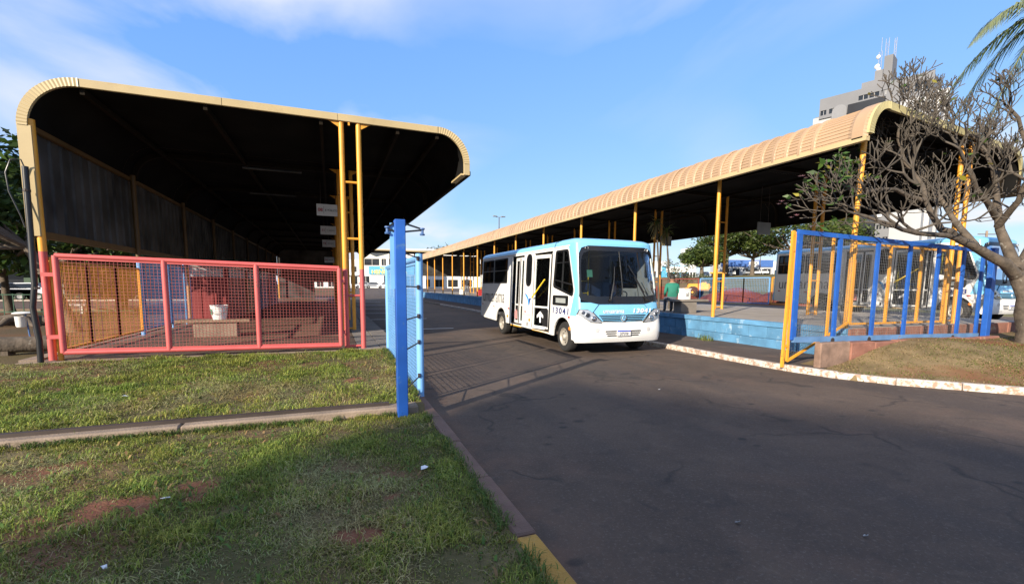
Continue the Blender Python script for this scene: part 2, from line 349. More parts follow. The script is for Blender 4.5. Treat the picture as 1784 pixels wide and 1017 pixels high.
# ---------------------------------------------------------------- mesh helpers
def tag(o, label=None, cat=None, group=None, kind=None):
    if label: o['label'] = label
    if cat: o['category'] = cat
    if group: o['group'] = group
    if kind: o['kind'] = kind
    return o
def thing(name, loc, label, cat, group=None):
    o = bpy.data.objects.new(name, None); COL.objects.link(o)
    o.location = loc; o.empty_display_size = 0.3
    return tag(o, label, cat, group)
def base_of(o):
    v = Vector((0, 0, 0))
    while o is not None:
        v += Vector(o.location); o = o.parent
    return v
def link(name, me, material, parent=None, smooth=None):
    if material is not None and not me.materials: me.materials.append(material)
    o = bpy.data.objects.new(name, me); COL.objects.link(o)
    if parent is not None: o.parent = parent
    return o
class MB:
    """Collects shapes; build() links them as one mesh object."""
    def __init__(s): s.v = []; s.f = []
    def add(s, vs, fs):
        k = len(s.v); s.v.extend([tuple(p) for p in vs]); s.f.extend([tuple(i + k for i in f) for f in fs]); return s
    def box(s, x0, x1, y0, y1, z0, z1):
        vs = [(x, y, z) for z in (z0, z1) for y in (y0, y1) for x in (x0, x1)]
        return s.add(vs, [(0, 2, 3, 1), (4, 5, 7, 6), (0, 1, 5, 4), (2, 6, 7, 3), (0, 4, 6, 2), (1, 3, 7, 5)])
    def beam(s, a, b, wd, ht, up=(0, 0, 1)):
        a = Vector(a); b = Vector(b); d = (b - a).normalized(); u = Vector(up)
        if abs(d.dot(u)) > 0.98: u = Vector((0, 1, 0))
        sx = d.cross(u).normalized() * (wd / 2); sy = sx.cross(d).normalized() * (ht / 2)
        vs = [p + i * sx + j * sy for p in (a, b) for j in (-1, 1) for i in (-1, 1)]
        return s.add(vs, [(0, 1, 3, 2), (4, 6, 7, 5), (0, 4, 5, 1), (2, 3, 7, 6), (0, 2, 6, 4), (1, 5, 7, 3)])
    def cyl(s, a, b, r, r2=None, n=10, caps=True):
        return s.tube([a, b], [r, r if r2 is None else r2], n, caps)
    def tube(s, pts, rs, n=8, caps=True):
        pts = [Vector(p) for p in pts]
        if not hasattr(rs, '__len__'): rs = [rs] * len(pts)
        k0 = len(s.v); prev = None
        for i, p in enumerate(pts):
            d = (pts[min(i + 1, len(pts) - 1)] - pts[max(i - 1, 0)])
            d = d.normalized() if d.length > 1e-9 else Vector((0, 0, 1))
            if prev is None:
                u = Vector((0, 0, 1)) if abs(d.z) < 0.9 else Vector((1, 0, 0))
                ax = d.cross(u).normalized()
            else:
                ax = (prev - d * prev.dot(d)).normalized()
            prev = ax; ay = d.cross(ax)
            for j in range(n):
                t = 2 * math.pi * j / n
                s.v.append(tuple(p + rs[i] * (math.cos(t) * ax + math.sin(t) * ay)))
        for i in range(len(pts) - 1):
            for j in range(n):
                a = k0 + i * n + j; b = k0 + i * n + (j + 1) % n
                s.f.append((a, b, b + n, a + n))
        if caps:
            s.f.append(tuple(k0 + j for j in reversed(range(n))))
            s.f.append(tuple(k0 + (len(pts) - 1) * n + j for j in range(n)))
        return s
    def lathe(s, prof, c, axis='x', n=24):
        """prof: (along, radius) pairs turned round an axis through c."""
        k0 = len(s.v)
        for al, r in prof:
            for j in range(n):
                t = 2 * math.pi * j / n; a, b = r * math.cos(t), r * math.sin(t)
                p = {'x': (al, a, b), 'y': (a, al, b), 'z': (a, b, al)}[axis]
                s.v.append((c[0] + p[0], c[1] + p[1], c[2] + p[2]))
        for i in range(len(prof) - 1):
            for j in range(n):
                a = k0 + i * n + j; b = k0 + i * n + (j + 1) % n
                s.f.append((a, b, b + n, a + n))
        return s
    def plate(s, outer, holes, fn, th):
        """Flat polygon with holes given in 2-D; fn(a, b, t) places a point, t in 0..1 through the thickness."""
        loops = [outer] + list(holes)
        flat = [p for lp in loops for p in lp]
        tris = tessellate_polygon([[Vector((p[0], p[1], 0)) for p in lp] for lp in loops])
        n = len(flat); k = len(s.v)
        for t in (0, 1):
            for p in flat: s.v.append(tuple(fn(p[0], p[1], t)))
        for a, b, c in tris:
            s.f.append((k + a, k + b, k + c)); s.f.append((k + n + c, k + n + b, k + n + a))
        q = 0
        for lp in loops:
            L = len(lp)
            for i in range(L):
                a = q + i; b = q + (i + 1) % L
                s.f.append((k + a, k + b, k + n + b, k + n + a))
            q += L
        return s
    def mesh(s, name, off=None):
        me = bpy.data.meshes.new(name)
        vs = s.v if off is None else [(a - off[0], b - off[1], c - off[2]) for a, b, c in s.v]
        me.from_pydata(vs, [], s.f); me.update()
        return me
    def build(s, name, material, parent=None, smooth=None, world=True, fix=False, bevel=0):
        me = s.mesh(name, base_of(parent) if (world and parent is not None) else None)
        if fix or bevel:
            bm = bmesh.new(); bm.from_mesh(me)
            if bevel: bmesh.ops.bevel(bm, geom=bm.edges[:], offset=bevel, segments=1, affect='EDGES')
            bmesh.ops.recalc_face_normals(bm, faces=bm.faces[:]); bm.to_mesh(me); bm.free()
        if smooth is not None:
            me.shade_smooth(); me.set_sharp_from_angle(angle=R_(smooth))
        return link(name, me, material, parent)
def box(name, material, parent, x0, x1, y0, y1, z0, z1, bevel=0):
    return MB().box(x0, x1, y0, y1, z0, z1).build(name, material, parent, bevel=bevel)
def grid(name, material, xs, ys, zf, parent=None, smooth=True):
    xs = np.asarray(xs); ys = np.asarray(ys)
    X, Y = np.meshgrid(xs, ys); Z = zf(X, Y)
    nx, ny = len(xs), len(ys)
    vs = np.stack([X, Y, Z], -1).reshape(-1, 3)
    i = np.arange(nx * ny).reshape(ny, nx)
    f = np.stack([i[:-1, :-1], i[:-1, 1:], i[1:, 1:], i[1:, :-1]], -1).reshape(-1, 4)
    me = bpy.data.meshes.new(name); me.from_pydata(vs.tolist(), [], f.tolist()); me.update()
    if smooth: me.shade_smooth()
    return link(name, me, material, parent)
def rrect(a0, a1, b0, b1, r, n=4):
    pts = []
    for cx, cy, t0 in ((a1 - r, b1 - r, 0), (a0 + r, b1 - r, 90), (a0 + r, b0 + r, 180), (a1 - r, b0 + r, 270)):
        for i in range(n + 1):
            t = R_(t0 + 90 * i / n); pts.append((cx + r * math.cos(t), cy + r * math.sin(t)))
    return pts
def roundpoly(pts, r, n=4):
    out = []
    P = [Vector((p[0], p[1])) for p in pts]; L = len(P)
    for i in range(L):
        a, b, c = P[i - 1], P[i], P[(i + 1) % L]
        r_ = min(r, (a - b).length * 0.45, (c - b).length * 0.45)
        p0 = b + (a - b).normalized() * r_; p1 = b + (c - b).normalized() * r_
        for k in range(n + 1):
            t = k / n; out.append(tuple((1 - t) ** 2 * p0 + 2 * t * (1 - t) * b + t * t * p1))
    return out
def text(name, s, size, material, parent, origin, xdir, ydir, local=False, depth=0.003, sx=1.0, align='LEFT', bold=0.0, shear=0.0, width=None, space=1.0):
    cu = bpy.data.curves.new(name, 'FONT'); cu.body = s; cu.size = size; cu.extrude = depth; cu.align_x = align; cu.offset = bold
    cu.shear = shear; cu.space_character = space; cu.resolution_u = 3
    tmp = bpy.data.objects.new(name, cu)
    COL.objects.link(tmp)
    bpy.context.view_layer.update()
    me = bpy.data.meshes.new_from_object(tmp.evaluated_get(bpy.context.evaluated_depsgraph_get()))
    bpy.data.objects.remove(tmp); bpy.data.curves.remove(cu)
    me.name = name
    if width:
        xx = [v.co.x for v in me.vertices]; sx = width / (max(xx) - min(xx))
    x = Vector(xdir).normalized() * sx; y = Vector(ydir).normalized(); z = x.normalized().cross(y)
    M = Matrix((x, y, z)).transposed().to_4x4()
    off = Vector(origin) - (Vector((0, 0, 0)) if (local or parent is None) else base_of(parent))
    me.transform(Matrix.Translation(off) @ M)
    me.materials.clear()
    return link(name, me, material, parent)
def copy_tree(o, parent=None):
    c = o.copy(); COL.objects.link(c); c.parent = parent
    for ch in o.children: copy_tree(ch, c)
    return c
def smoothstep(a, b, x):
    t = np.clip((x - a) / (b - a), 0, 1); return t * t * (3 - 2 * t)
def vnoise(x, y, seed=0):
    """value noise on numpy arrays"""
    xi = np.floor(x).astype(np.int64); yi = np.floor(y).astype(np.int64); xf = x - xi; yf = y - yi
    def h(a, b):
        n = (a * 374761393 + b * 668265263 + seed * 974711) & 0x7fffffff
        n = ((n ^ (n >> 13)) * 1274126177) & 0x7fffffff
        return ((n ^ (n >> 16)) & 0xffff) / 65535.0
    u = xf * xf * (3 - 2 * xf); v = yf * yf * (3 - 2 * yf)
    return (h(xi, yi) * (1 - u) + h(xi + 1, yi) * u) * (1 - v) + (h(xi, yi + 1) * (1 - u) + h(xi + 1, yi + 1) * u) * v
def fbm(x, y, seed=0, o=4):
    s = 0; a = 0.5; t = 0
    for i in range(o):
        s = s + a * vnoise(x * 2 ** i, y * 2 ** i, seed + i); t += a; a *= 0.5
    return s / t
def tinted_mesh(name, V, F, tint, material, parent=None, off=None):
    """V (n,3), F (m,k) all the same k, tint (n,3)"""
    if off is not None: V = V - np.array(off)[None]
    me = bpy.data.meshes.new(name)
    k = F.shape[1]
    me.vertices.add(len(V)); me.vertices.foreach_set('co', V.astype(np.float32).ravel())
    me.loops.add(F.size); me.loops.foreach_set('vertex_index', F.astype(np.int32).ravel())
    me.polygons.add(len(F)); me.polygons.foreach_set('loop_start', np.arange(0, F.size, k, dtype=np.int32))
    me.update(calc_edges=True)
    at_ = me.attributes.new('tint', 'FLOAT_COLOR', 'POINT')
    c = np.ones((len(V), 4), np.float32); c[:, :3] = tint
    at_.data.foreach_set('color', c.ravel())
    return link(name, me, material, parent)

# ================================================================ THE GROUND
KERB_R = [(8.85, 62), (8.85, 8.5), (8.86, 7.2), (8.95, 6.4), (9.2, 5.6), (9.6, 5.02), (10.07, 4.55), (10.6, 3.98), (11.4, 3.1), (13.2, 1.2), (16.5, -2.4)]
def kerb_dist(X, Y):
    """signed distance to the right kerb line; positive on the lawn side"""
    best = np.full(np.shape(X), 1e9); sg = np.ones(np.shape(X))
    for (x0, y0), (x1, y1) in zip(KERB_R[:-1], KERB_R[1:]):
        dx_, dy_ = x1 - x0, y1 - y0; L2 = dx_ * dx_ + dy_ * dy_
        t = np.clip(((X - x0) * dx_ + (Y - y0) * dy_) / L2, 0, 1)
        d = np.hypot(X - x0 - t * dx_, Y - y0 - t * dy_)
        s_ = np.sign(-(dy_ * (X - x0) - dx_ * (Y - y0)) ) 
        u = d < best; best = np.where(u, d, best); sg = np.where(u, s_, sg)
    return best * sg
def far_rise(Y): return 0.9 * smoothstep(62, 112, Y)
YS = np.concatenate([np.linspace(-40, 60, 40), np.linspace(62, 120, 30), np.linspace(130, 1500, 20)])
g = grid('ground', PARK, np.concatenate([np.linspace(-1500, -40, 12), np.linspace(-38, 110, 40), np.linspace(120, 1500, 12)]), YS,
         lambda X, Y: -0.06 + far_rise(Y) + 0 * X)
tag(g, kind='structure')
road = grid('road', ASPH, np.linspace(1.12, 42, 60), np.concatenate([np.linspace(-25, 60, 120), np.linspace(61, 128, 30)]), lambda X, Y: far_rise(Y) + 0 * X)
tag(road, kind='structure')
# painted bay lines across the lane beside the left platform
for yy in (18.3, 24.0, 29.2, 34.5, 41, 48):
    o = MB().box(1.75, 4.6, yy - 0.06, yy + 0.06, 0.004, 0.006).build('road_marking', WHITEP)
    tag(o, kind='structure')

def lawn_left_z(X, Y):
    z = np.where(Y < 5.98, 0.085 + 0.02 * smoothstep(1.1, -3, X), 0.17 + 0.12 * smoothstep(6.1, 10.6, Y))
    return z + 0.035 * (fbm(X * 0.9 + 50, Y * 0.9 + 50, 3) - 0.5) * smoothstep(1.1, 0.6, X)
BARE = [(-1.55, 4.05, 0.42, 0.22), (-1.0, 4.2, 0.38, 0.2), (0.12, 3.05, 0.17, 0.13), (0.62, 3.5, 0.26, 0.13), (-3.2, 4.75, 0.3, 0.14), (0.35, 7.8, 0.3, 0.2), (-2.6, 9.6, 0.3, 0.2), (-4.3, 10.1, 0.4, 0.2), (-1.7, 2.9, 0.25, 0.12), (-2.4, 7.4, 0.25, 0.12)]
def bare_mask(X, Y):
    m_ = np.zeros_like(X)
    for cx, cy, rx, ry in BARE:
        d = ((X - cx) / rx) ** 2 + ((Y - cy) / ry) ** 2 + 4.2 * (fbm(X * 6, Y * 6, 21) - 0.5)
        m_ = np.maximum(m_, np.clip(1.1 - d, 0, 1) ** 1.4)
    return m_
lawn = grid('lawn', SOIL_L, np.linspace(-14, 1.11, 300), np.linspace(-6, 10.76, 340), lawn_left_z)
_co = np.empty(len(lawn.data.vertices) * 3, np.float32); lawn.data.vertices.foreach_get('co', _co); _co = _co.reshape(-1, 3)
lawn.data.attributes.new('bare', 'FLOAT', 'POINT').data.foreach_set('value', bare_mask(_co[:, 0], _co[:, 1]).astype(np.float32))
tag(lawn, kind='structure')
def lawn_right_z(X, Y):
    d = kerb_dist(X, Y)
    z = 0.10 + 0.36 * smoothstep(0.1, 3.2, d) + 0.12 * smoothstep(14, 19, X) + 0.05 * (fbm(X * 0.8 + 9, Y * 0.8 + 40, 5) - 0.5) + 0.14 * smoothstep(9.4, 11.8, X) * smoothstep(4.4, 6.3, Y) * smoothstep(16, 13, X)
    return np.where(d > 0.05, z, -0.2)
lawn2 = grid('dry_lawn', SOIL_R, np.linspace(8.7, 26, 190), np.linspace(-4, 6.9, 130), lawn_right_z)
tag(lawn2, kind='structure')

# left kerb: stones along the edge of the road
kl = bpy.data.objects.new('left_kerb', None); COL.objects.link(kl); kl.location = (1.17, 2, 0); tag(kl, kind='structure')
yk = -3.0
while yk < 10.7:
    L = 0.98
    y1 = 2.68 if (yk < 2.68 < yk + L) else yk + L
    mt = KERBY if y1 <= 2.69 else KERBR
    j = random.uniform(-0.006, 0.006)
    box('kerb_stone', mt, kl, 1.09 + j, 1.245 + j, yk + 0.006, min(y1, 10.74) - 0.006, -0.08, 0.102 + random.uniform(-0.006, 0.004), bevel=0.014)
    yk = y1
# right kerb, whitewashed stones following the bend
kr = bpy.data.objects.new('right_kerb', None); COL.objects.link(kr); kr.location = (9, 6, 0); tag(kr, kind='structure')
def walk(pl, step):
    out = [Vector(pl[0])]; pos = Vector(pl[0]); i = 1; need = step
    while i < len(pl):
        d = Vector(pl[i]) - pos
        if d.length < need: need -= d.length; pos = Vector(pl[i]); i += 1
        else: pos = pos + d.normalized() * need; out.append(pos.copy()); need = step
    return out
WK = walk([p for p in KERB_R], 0.92)
for a, b in zip(WK[:-1], WK[1:]):
    d = (b - a).normalized(); n = Vector((-d.y, d.x))           # n points to the lawn side
    g0 = a + d * 0.006; g1 = b - d * 0.006
    mbk = MB(); z1 = 0.125 + random.uniform(-0.008, 0.006)
    wv = random.uniform(-0.008, 0.008)
    q = [(g0 + n * wv), (g1 + n * wv), (g1 + n * (0.15 + wv)), (g0 + n * (0.15 + wv))]
    mbk.add([(p.x, p.y, z) for z in (-0.08, z1) for p in q], [(3, 2, 1, 0), (4, 5, 6, 7), (0, 1, 5, 4), (1, 2, 6, 5), (2, 3, 7, 6), (3, 0, 4, 7)])
    mbk.build('kerb_stone', KERBW if a.y < 40 else CONC, kr, bevel=0.015, fix=True)
# footway between kerb and right platform
fw = grid('footway', mat('footway_tar', (0.075, 0.052, 0.042), 0.9, var=0.3, scale=2, bump=0.5, bscale=60, spot=(0.15, 0.09, 0.06), spot_amt=0.5, spot_scale=2, spot_soft=0.15),
          np.linspace(8.98, 11.08, 8), np.linspace(6.3, 62, 60), lambda X, Y: 0.112 + 0.012 * fbm(X * 2, Y * 2, 1))
tag(fw, kind='structure')

# low concrete beam across the lawn with the rail of the sliding gate
bm_ = thing('rail_beam', (-4, 6.03, 0), 'weathered concrete beam with a brown rail lying across the left lawn', 'beam')
xb = -12.0
while xb < 1.0:
    L = 2.6 if xb + 2.6 < 0.9 else 1.02 - xb
    box('concrete_block', CONC, bm_, xb + 0.005, xb + L - 0.005, 5.9, 6.13, -0.05, 0.195 + random.uniform(-0.008, 0.008) - 0.02 * (xb > -1), bevel=0.018)
    xb += L
MB().box(-12, 0.66, 6.035, 6.10, 0.18, 0.225).build('rail', DKSTEEL, bm_)

# cut the lawn-side ground: park soil on the far left, service lane at right, hill behind
park = grid('park_ground', PARK, np.linspace(-60, -5.02, 60), np.linspace(10.0, 100, 80), lambda X, Y: 0.16 + 0.06 * fbm(X * .5, Y * .5, 2) + far_rise(Y) - 0.5 * smoothstep(-13, -15, X) * smoothstep(11, 10, Y))
tag(park, kind='structure')
st = grid('cross_street', ASPH, np.linspace(-90, -6, 20), np.linspace(31.5, 47, 8), lambda X, Y: 0.262 + 0 * X)
tag(st, kind='structure')
for yy in (31.3, 47.1):
    tag(MB().box(-90, -6, yy - 0.1, yy + 0.1, 0.1, 0.36).build('street_kerb', KERBW if yy > 40 else CONC), kind='structure')
lane = grid('service_lane', ASPH, np.linspace(19.2, 27.0, 12), np.linspace(-10, 75, 40), lambda X, Y: 0.58 + 0 * X)
tag(lane, kind='structure')
hill = grid('hillside', HILL, np.linspace(26.9, 420, 120), np.linspace(-60, 420, 120),
            lambda X, Y: 0.5 + 0.059 * np.clip(X - 29, 0, 80) * (0.85 + 0.3 * fbm(X * .03, Y * .03, 8)))
tag(hill, kind='structure')
# ================================================================ PLATFORMS
PZ = 0.82
pl = bpy.data.objects.new('left_platform', None); COL.objects.link(pl); pl.location = (-2, 11, 0); tag(pl, kind='structure')
box('platform_floor', FLOOR, pl, -5.05, 0.52, 10.92, 54, -0.05, 0.306)
box('platform_edge', CONC, pl, -5.3, 1.50, 10.74, 10.905, -0.1, 0.298, bevel=0.015)
# grey paving slabs along the lane side of the platform
yy = 10.92
while yy < 54:
    L = 1.25
    if yy < 32:
        for xa, xb in ((0.535, 1.02), (1.03, 1.50)):
            box('paving_slab', CONCG, pl, xa, xb, yy + 0.006, yy + L - 0.006, 0.0, 0.305 + random.uniform(-0.005, 0.005), bevel=0.006)
        yy += L
    else:
        box('paving_strip', CONCG, pl, 0.535, 1.5, yy, 54, 0, 0.305); break
box('side_kerb', CONC, pl, -5.32, -5.06, 10.91, 54, -0.1, 0.335)

pr = bpy.data.objects.new('right_platform', None); COL.objects.link(pr); pr.location = (15, 7, 0); tag(pr, kind='structure')
box('platform_floor', mat('platform_concrete', (0.34, 0.30, 0.26), 0.75, var=0.2, scale=1.5, spot=(0.22, 0.18, 0.15), spot_amt=0.5, spot_scale=1.2, spot_soft=0.2, bump=0.2), pr, 11.305, 19.2, 7.11, 62, 0.3, PZ)
box('platform_core', MORTAR, pr, 11.135, 19.15, 7.1, 61.9, -0.1, 0.6)
# painted block wall facing the lane: two courses of blocks and a coping
yb = 7.02; row = 0
def block_mesh(L, h):
    return MB().box(0, 0.06, 0.006, L - 0.006, 0.006, h - 0.006)
BL = 0.6
bmesh_a = None
for row in range(2):
    z0 = 0.03 + row * 0.33
    y = 7.02 - (0.3 if row else 0.0)
    while y < 22:
        a = max(y, 7.02); b = y + BL
        o = MB().box(11.085 + random.uniform(-.004, .004), 11.15, a + 0.005, b - 0.005, z0 + 0.004, z0 + 0.33 - 0.004).build('block', WALLB, pr, bevel=0.007)
        y += BL
box('wall_face', WALLB, pr, 11.09, 11.14, 22.0, 62, 0.0, 0.69)
y = 7.03
while y < 62:
    L = 1.5 if y < 20 else 6
    box('coping', WALLB, pr, 11.052 + random.uniform(-.004, .004), 11.3, y + .004, min(y + L, 62) - .004, 0.69, PZ + 0.004, bevel=0.008); y += L
# reddish blocks on the end of the platform facing the lawn
x = 11.14
while x < 19:
    box('end_block', BRICKR, pr, x + .006, x + 1.35, 6.985 + random.uniform(-.006, .006), 7.1, 0.2, 0.812, bevel=0.014); x += 1.36
# low retaining wall along the foot of the blue gate
rw_ = thing('retaining_wall', (9.3, 6.4, 0.2), 'low broken red-brown block wall under the blue sliding gate', 'wall')
x = 9.3; i = 0
while x < 15.2:
    L = random.uniform(0.75, 1.05); t = 0.62 - 0.012 * (x - 9.3)
    box('block', BRICKR if i else mat('worn_block', (0.22, 0.14, 0.10), 0.9, var=0.3, scale=5, bump=0.6, bscale=25, spot=(0.14, 0.09, 0.06), spot_amt=0.5, spot_scale=4, spot_soft=0.15), rw_, x + .004, x + L, 6.36 + random.uniform(-.012, .012), 6.52, 0.1, t + random.uniform(-.02, .015), bevel=0.02); x += L; i += 1

# ================================================================ CANOPIES
def arc(cx, cz, r, a0, a1, n): return [(cx + r * math.cos(R_(a0 + (a1 - a0) * i / n)), cz + r * math.sin(R_(a0 + (a1 - a0) * i / n))) for i in range(n + 1)]
def profile(x0, x1, zt, zl, zr, rl, rr, n=14):
    return [(x0, zl)] + arc(x0 + rl, zt - rl, rl, 180, 90, n) + arc(x1 - rr, zt - rr, rr, 90, 0, n) + [(x1, zr)]
def normals(P):
    out = []
    for i in range(len(P)):
        a = Vector(P[max(i - 1, 0)]); b = Vector(P[min(i + 1, len(P) - 1)]); d = (b - a).normalized(); out.append(Vector((-d.y, d.x)))
    return out
def densify(P, step):
    out = []
    for a, b in zip(P[:-1], P[1:]):
        n = max(1, int((Vector(b) - Vector(a)).length / step))
        out += [tuple(Vector(a).lerp(Vector(b), i / n)) for i in range(n)]
    return out + [P[-1]]
def sheet_mesh(P, ny, curved, crimp=0.014):
    """ribbed roof sheet, ny ribs of 0.35 m each; the bends carry cross crimps between the ribs"""
    prof_y = [(0.0, 0), (0.03, 0.04), (0.10, 0.04), (0.13, 0.0)]
    ys = []
    for k in range(ny): ys += [(k * 0.35 + a, h) for a, h in prof_y]
    ys.append((ny * 0.35, 0))
    Q = []
    for i, p in enumerate(P):
        if i and curved(P[i - 1]) and curved(p):
            mid = tuple((Vector(P[i - 1]) + Vector(p)) / 2)
            Q.append((tuple(Vector(P[i - 1]).lerp(Vector(p), 0.08)), 1)); 
        Q.append((p, 0))
    NN = normals([q[0] for q in Q])
    vs = []; fs = []
    for (p, c), n in zip(Q, NN):
        for (yv, h) in ys:
            o = h if h > 0 else (crimp if c else 0)
            vs.append((p[0] + n.x * o, yv, p[1] + n.y * o))
    m_ = len(ys)
    for i in range(len(Q) - 1):
        for j in range(m_ - 1):
            a = i * m_ + j; fs.append((a, a + m_, a + m_ + 1, a + 1))
    return vs, fs
def loft(P, y0, y1, skew=None):
    mb = MB()
    n = len(P)
    mb.v = [(p[0], y0 if skew is None else skew(p[0]), p[1]) for p in P] + [(p[0], y1, p[1]) for p in P]
    mb.f = [(i, i + 1, n + i + 1, n + i) for i in range(n - 1)]
    return mb
def offset(P, d):
    return [(p[0] + n.x * d, p[1] + n.y * d) for p, n in zip(P, normals(P))]
def band(P, y0f, y1f, d0, d1):
    """solid strip following a profile between two offsets, from y0 to y1 (functions of x)"""
    A = offset(P, d0); B = offset(P, d1); n = len(P); mb = MB()
    for fy in (y0f, y1f):
        mb.v += [(p[0], fy(p[0]), p[1]) for p in A] + [(p[0], fy(p[0]), p[1]) for p in B]
    for i in range(n - 1):
        mb.f += [(i, i + 1, n + i + 1, n + i), (2 * n + i, 3 * n + i, 3 * n + i + 1, 2 * n + i + 1), (n + i, n + i + 1, 3 * n + i + 1, 3 * n + i), (i, 2 * n + i, 2 * n + i + 1, i + 1)]
    mb.f += [(0, n, 3 * n, 2 * n), (n - 1, 3 * n - 1, 4 * n - 1, 2 * n - 1)]
    return mb
def flutes(P, y0f, d0, d1, amp, num):
    """fluted facing over a bend: ridges across the strip"""
    Q = densify(P, 0.012); NN = normals(Q); mb = MB(); n = len(Q)
    vs = []
    for i, (p, nn) in enumerate(zip(Q, NN)):
        t = i / (n - 1) * num
        e = amp * (0.5 + 0.5 * math.cos(2 * math.pi * t))
        for d in (d0, d1):
            vs.append((p[0] + nn.x * d, y0f(p[0]) - e, p[1] + nn.y * d))
    mb.v = vs; mb.f = [(2 * i, 2 * i + 1, 2 * i + 3, 2 * i + 2) for i in range(n - 1)]
    return mb

# ---- left canopy
lc = thing('left_canopy', (-1, 11, 0.3), 'large cream-edged bus shelter roof with dark underside over the left platform', 'bus shelter')
PL = profile(-5.0, 3.14, 5.36, 2.60, 4.42, 0.88, 0.74)
LY0, LY1 = 10.95, 52.0
bend_l = lambda p: p[0] < -4.1 and p[1] > 4.45 or p[0] > 2.38
wall_part = PL[:2]
roof_prof = PL[1:]
vs, fs = sheet_mesh(roof_prof, 3, bend_l)
me_sheet = bpy.data.meshes.new('roof_sheet'); 
me_sheet.from_pydata([(a + 1, b, c - 0.3) for a, b, c in vs], [], fs); me_sheet.update()
k = int((LY1 - LY0) / 1.05)
for i in range(k):
    o = link('roof_sheet', me_sheet, ROOFM, lc); o.location = (0, LY0 - 11 + i * 1.05, 0)
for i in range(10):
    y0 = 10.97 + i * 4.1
    loft(offset(roof_prof, -0.07), y0, y0 + 4.1 - 0.004).build('shade_sheet', UNDER, lc, smooth=30)  # added sheet below the roof, its dark colour imitates the shade there
# ribbed side wall sheets
def wall_sheet(x, z0, z1, n, pitch):
    mb = MB(); pr_ = [(0, 0), (0.03, 0.035), (0.08, 0.035), (0.11, 0)]
    ys = []
    for k_ in range(n): ys += [(k_ * pitch + a, h) for a, h in pr_]
    ys.append((n * pitch, 0))
    mb.v = [(x + h, y, z) for z in (z0, z1) for y, h in ys]; m_ = len(ys)
    mb.f = [(j, j + 1, m_ + j + 1, m_ + j) for j in range(m_ - 1)]
    return mb
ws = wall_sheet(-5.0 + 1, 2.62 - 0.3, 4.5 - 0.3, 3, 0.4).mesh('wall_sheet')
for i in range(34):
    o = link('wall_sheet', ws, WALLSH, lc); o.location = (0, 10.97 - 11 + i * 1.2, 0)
cy0 = lambda x: 10.90
cy1 = lambda x: 10.955
WL = densify([(-5.0, 2.57), (-5.0, 4.48)], 0.5)
band(WL, cy0, cy1, -0.17, 0.02).build('fascia', FASC, lc, fix=True)
band(arc(-4.12, 4.48, 0.88, 180, 90, 20), cy0, cy1, -0.125, 0.02).build('fascia_corner', FASC, lc, fix=True, smooth=30)
flutes(arc(-4.12, 4.48, 0.88, 180, 90, 20), lambda x: 10.897, -0.125, 0.02, 0.009, 22).build('fascia_flutes', FASC, lc, smooth=50)
for xa, xb in ((-4.12, -1.9), (-1.893, 0.24), (0.247, 2.40)):
    MB().box(xa, xb, 10.90, 10.955, 5.235, 5.382).build('fascia', FASC, lc, bevel=0.006)
band(arc(2.40, 4.62, 0.74, 90, 0, 18), cy0, cy1, -0.12, 0.02).build('fascia_corner', FASC, lc, fix=True, smooth=30)
flutes(arc(2.40, 4.62, 0.74, 90, 0, 18), lambda x: 10.897, -0.12, 0.02, 0.009, 20).build('fascia_flutes', FASC, lc, smooth=50)
MB().box(3.02, 3.165, 10.90, 10.955, 4.36, 4.62).build('fascia', FASC, lc, bevel=0.005)
MB().box(3.10, 3.19, 10.93, 52, 4.36, 4.46).build('gutter', FRAMED, lc)
MB().box(2.96, 3.09, 10.95, 11.9, 4.36, 4.40).build('eave_plate', FASC, lc)
MB().beam((-4.94, 10.95, 4.50), (-4.94, 51.9, 4.50), 0.07, 0.09).build('wall_rail', RAILB, lc)
MB().beam((-4.93, 10.95, 2.61), (-4.93, 51.9, 2.61), 0.08, 0.13).build('wall_rail', RAILB, lc)
for fx in (-4.1, -2.2, -0.1, 1.5, 2.4):
    MB().beam((fx, 10.98, 5.18), (fx, 51.9, 5.18), 0.07, 0.1).build('purlin', FRAMED, lc)
FY = [10.98 + 4.5 * i for i in range(10)]
for i, fy in enumerate(FY):
    if i:
        band(offset(roof_prof, -0.10), lambda x: fy, lambda x: fy + 0.09, -0.12, 0.0).build('portal_frame', FRAMED, lc, fix=True)
    # ladder column of two tubes
    top = 5.24
    for tx in (0.30, 0.655):
        lo = PINK if i == 0 else YEL
        MB().cyl((tx, fy, 0.30), (tx, fy, 2.09), 0.055, n=14).build('column', lo, lc, smooth=40)
        MB().cyl((tx, fy, 2.09), (tx, fy, top), 0.055, n=14, caps=False).build('column', YEL, lc, smooth=40)
    for rz in (0.36, 1.5, 2.76, 3.98):
        MB().cyl((0.30, fy, rz), (0.655, fy, rz), 0.026, n=8).build('rung', PINK if (i == 0 and rz < 2) else YEL, lc, smooth=40)
    for sx_, x0 in ((-1, 0.26), (1, 0.695)):
        mb = MB(); mb.plate([(x0, top), (x0 + sx_ * 0.22, top), (x0, top - 0.13)], [], lambda a, b, t: (a, fy - 0.03 + 0.02 * t, b), 0.02)
        mb.build('bracket', YEL, lc, fix=True)
    if i < 10:
        MB().cyl((-4.86, fy, 0.3), (-4.86, fy, 2.3), 0.06, n=12).build('column', PINK if i == 0 else LBLUE if i == 1 else YEL, lc, smooth=40)
        MB().cyl((-4.86, fy, 2.3), (-4.86, fy, 4.6), 0.06, n=12, caps=False).build('column', YEL if i < 1 else RAILB, lc, smooth=40)
MB().box(0.44, 0.475, 10.9, 10.93, 5.16, 5.22).build('clip', YEL, lc)
MB().cyl((-2.2, 15.0, 4.95), (-0.7, 15.0, 4.95), 0.03, n=8).build('lamp_tube', WALLSH, lc)
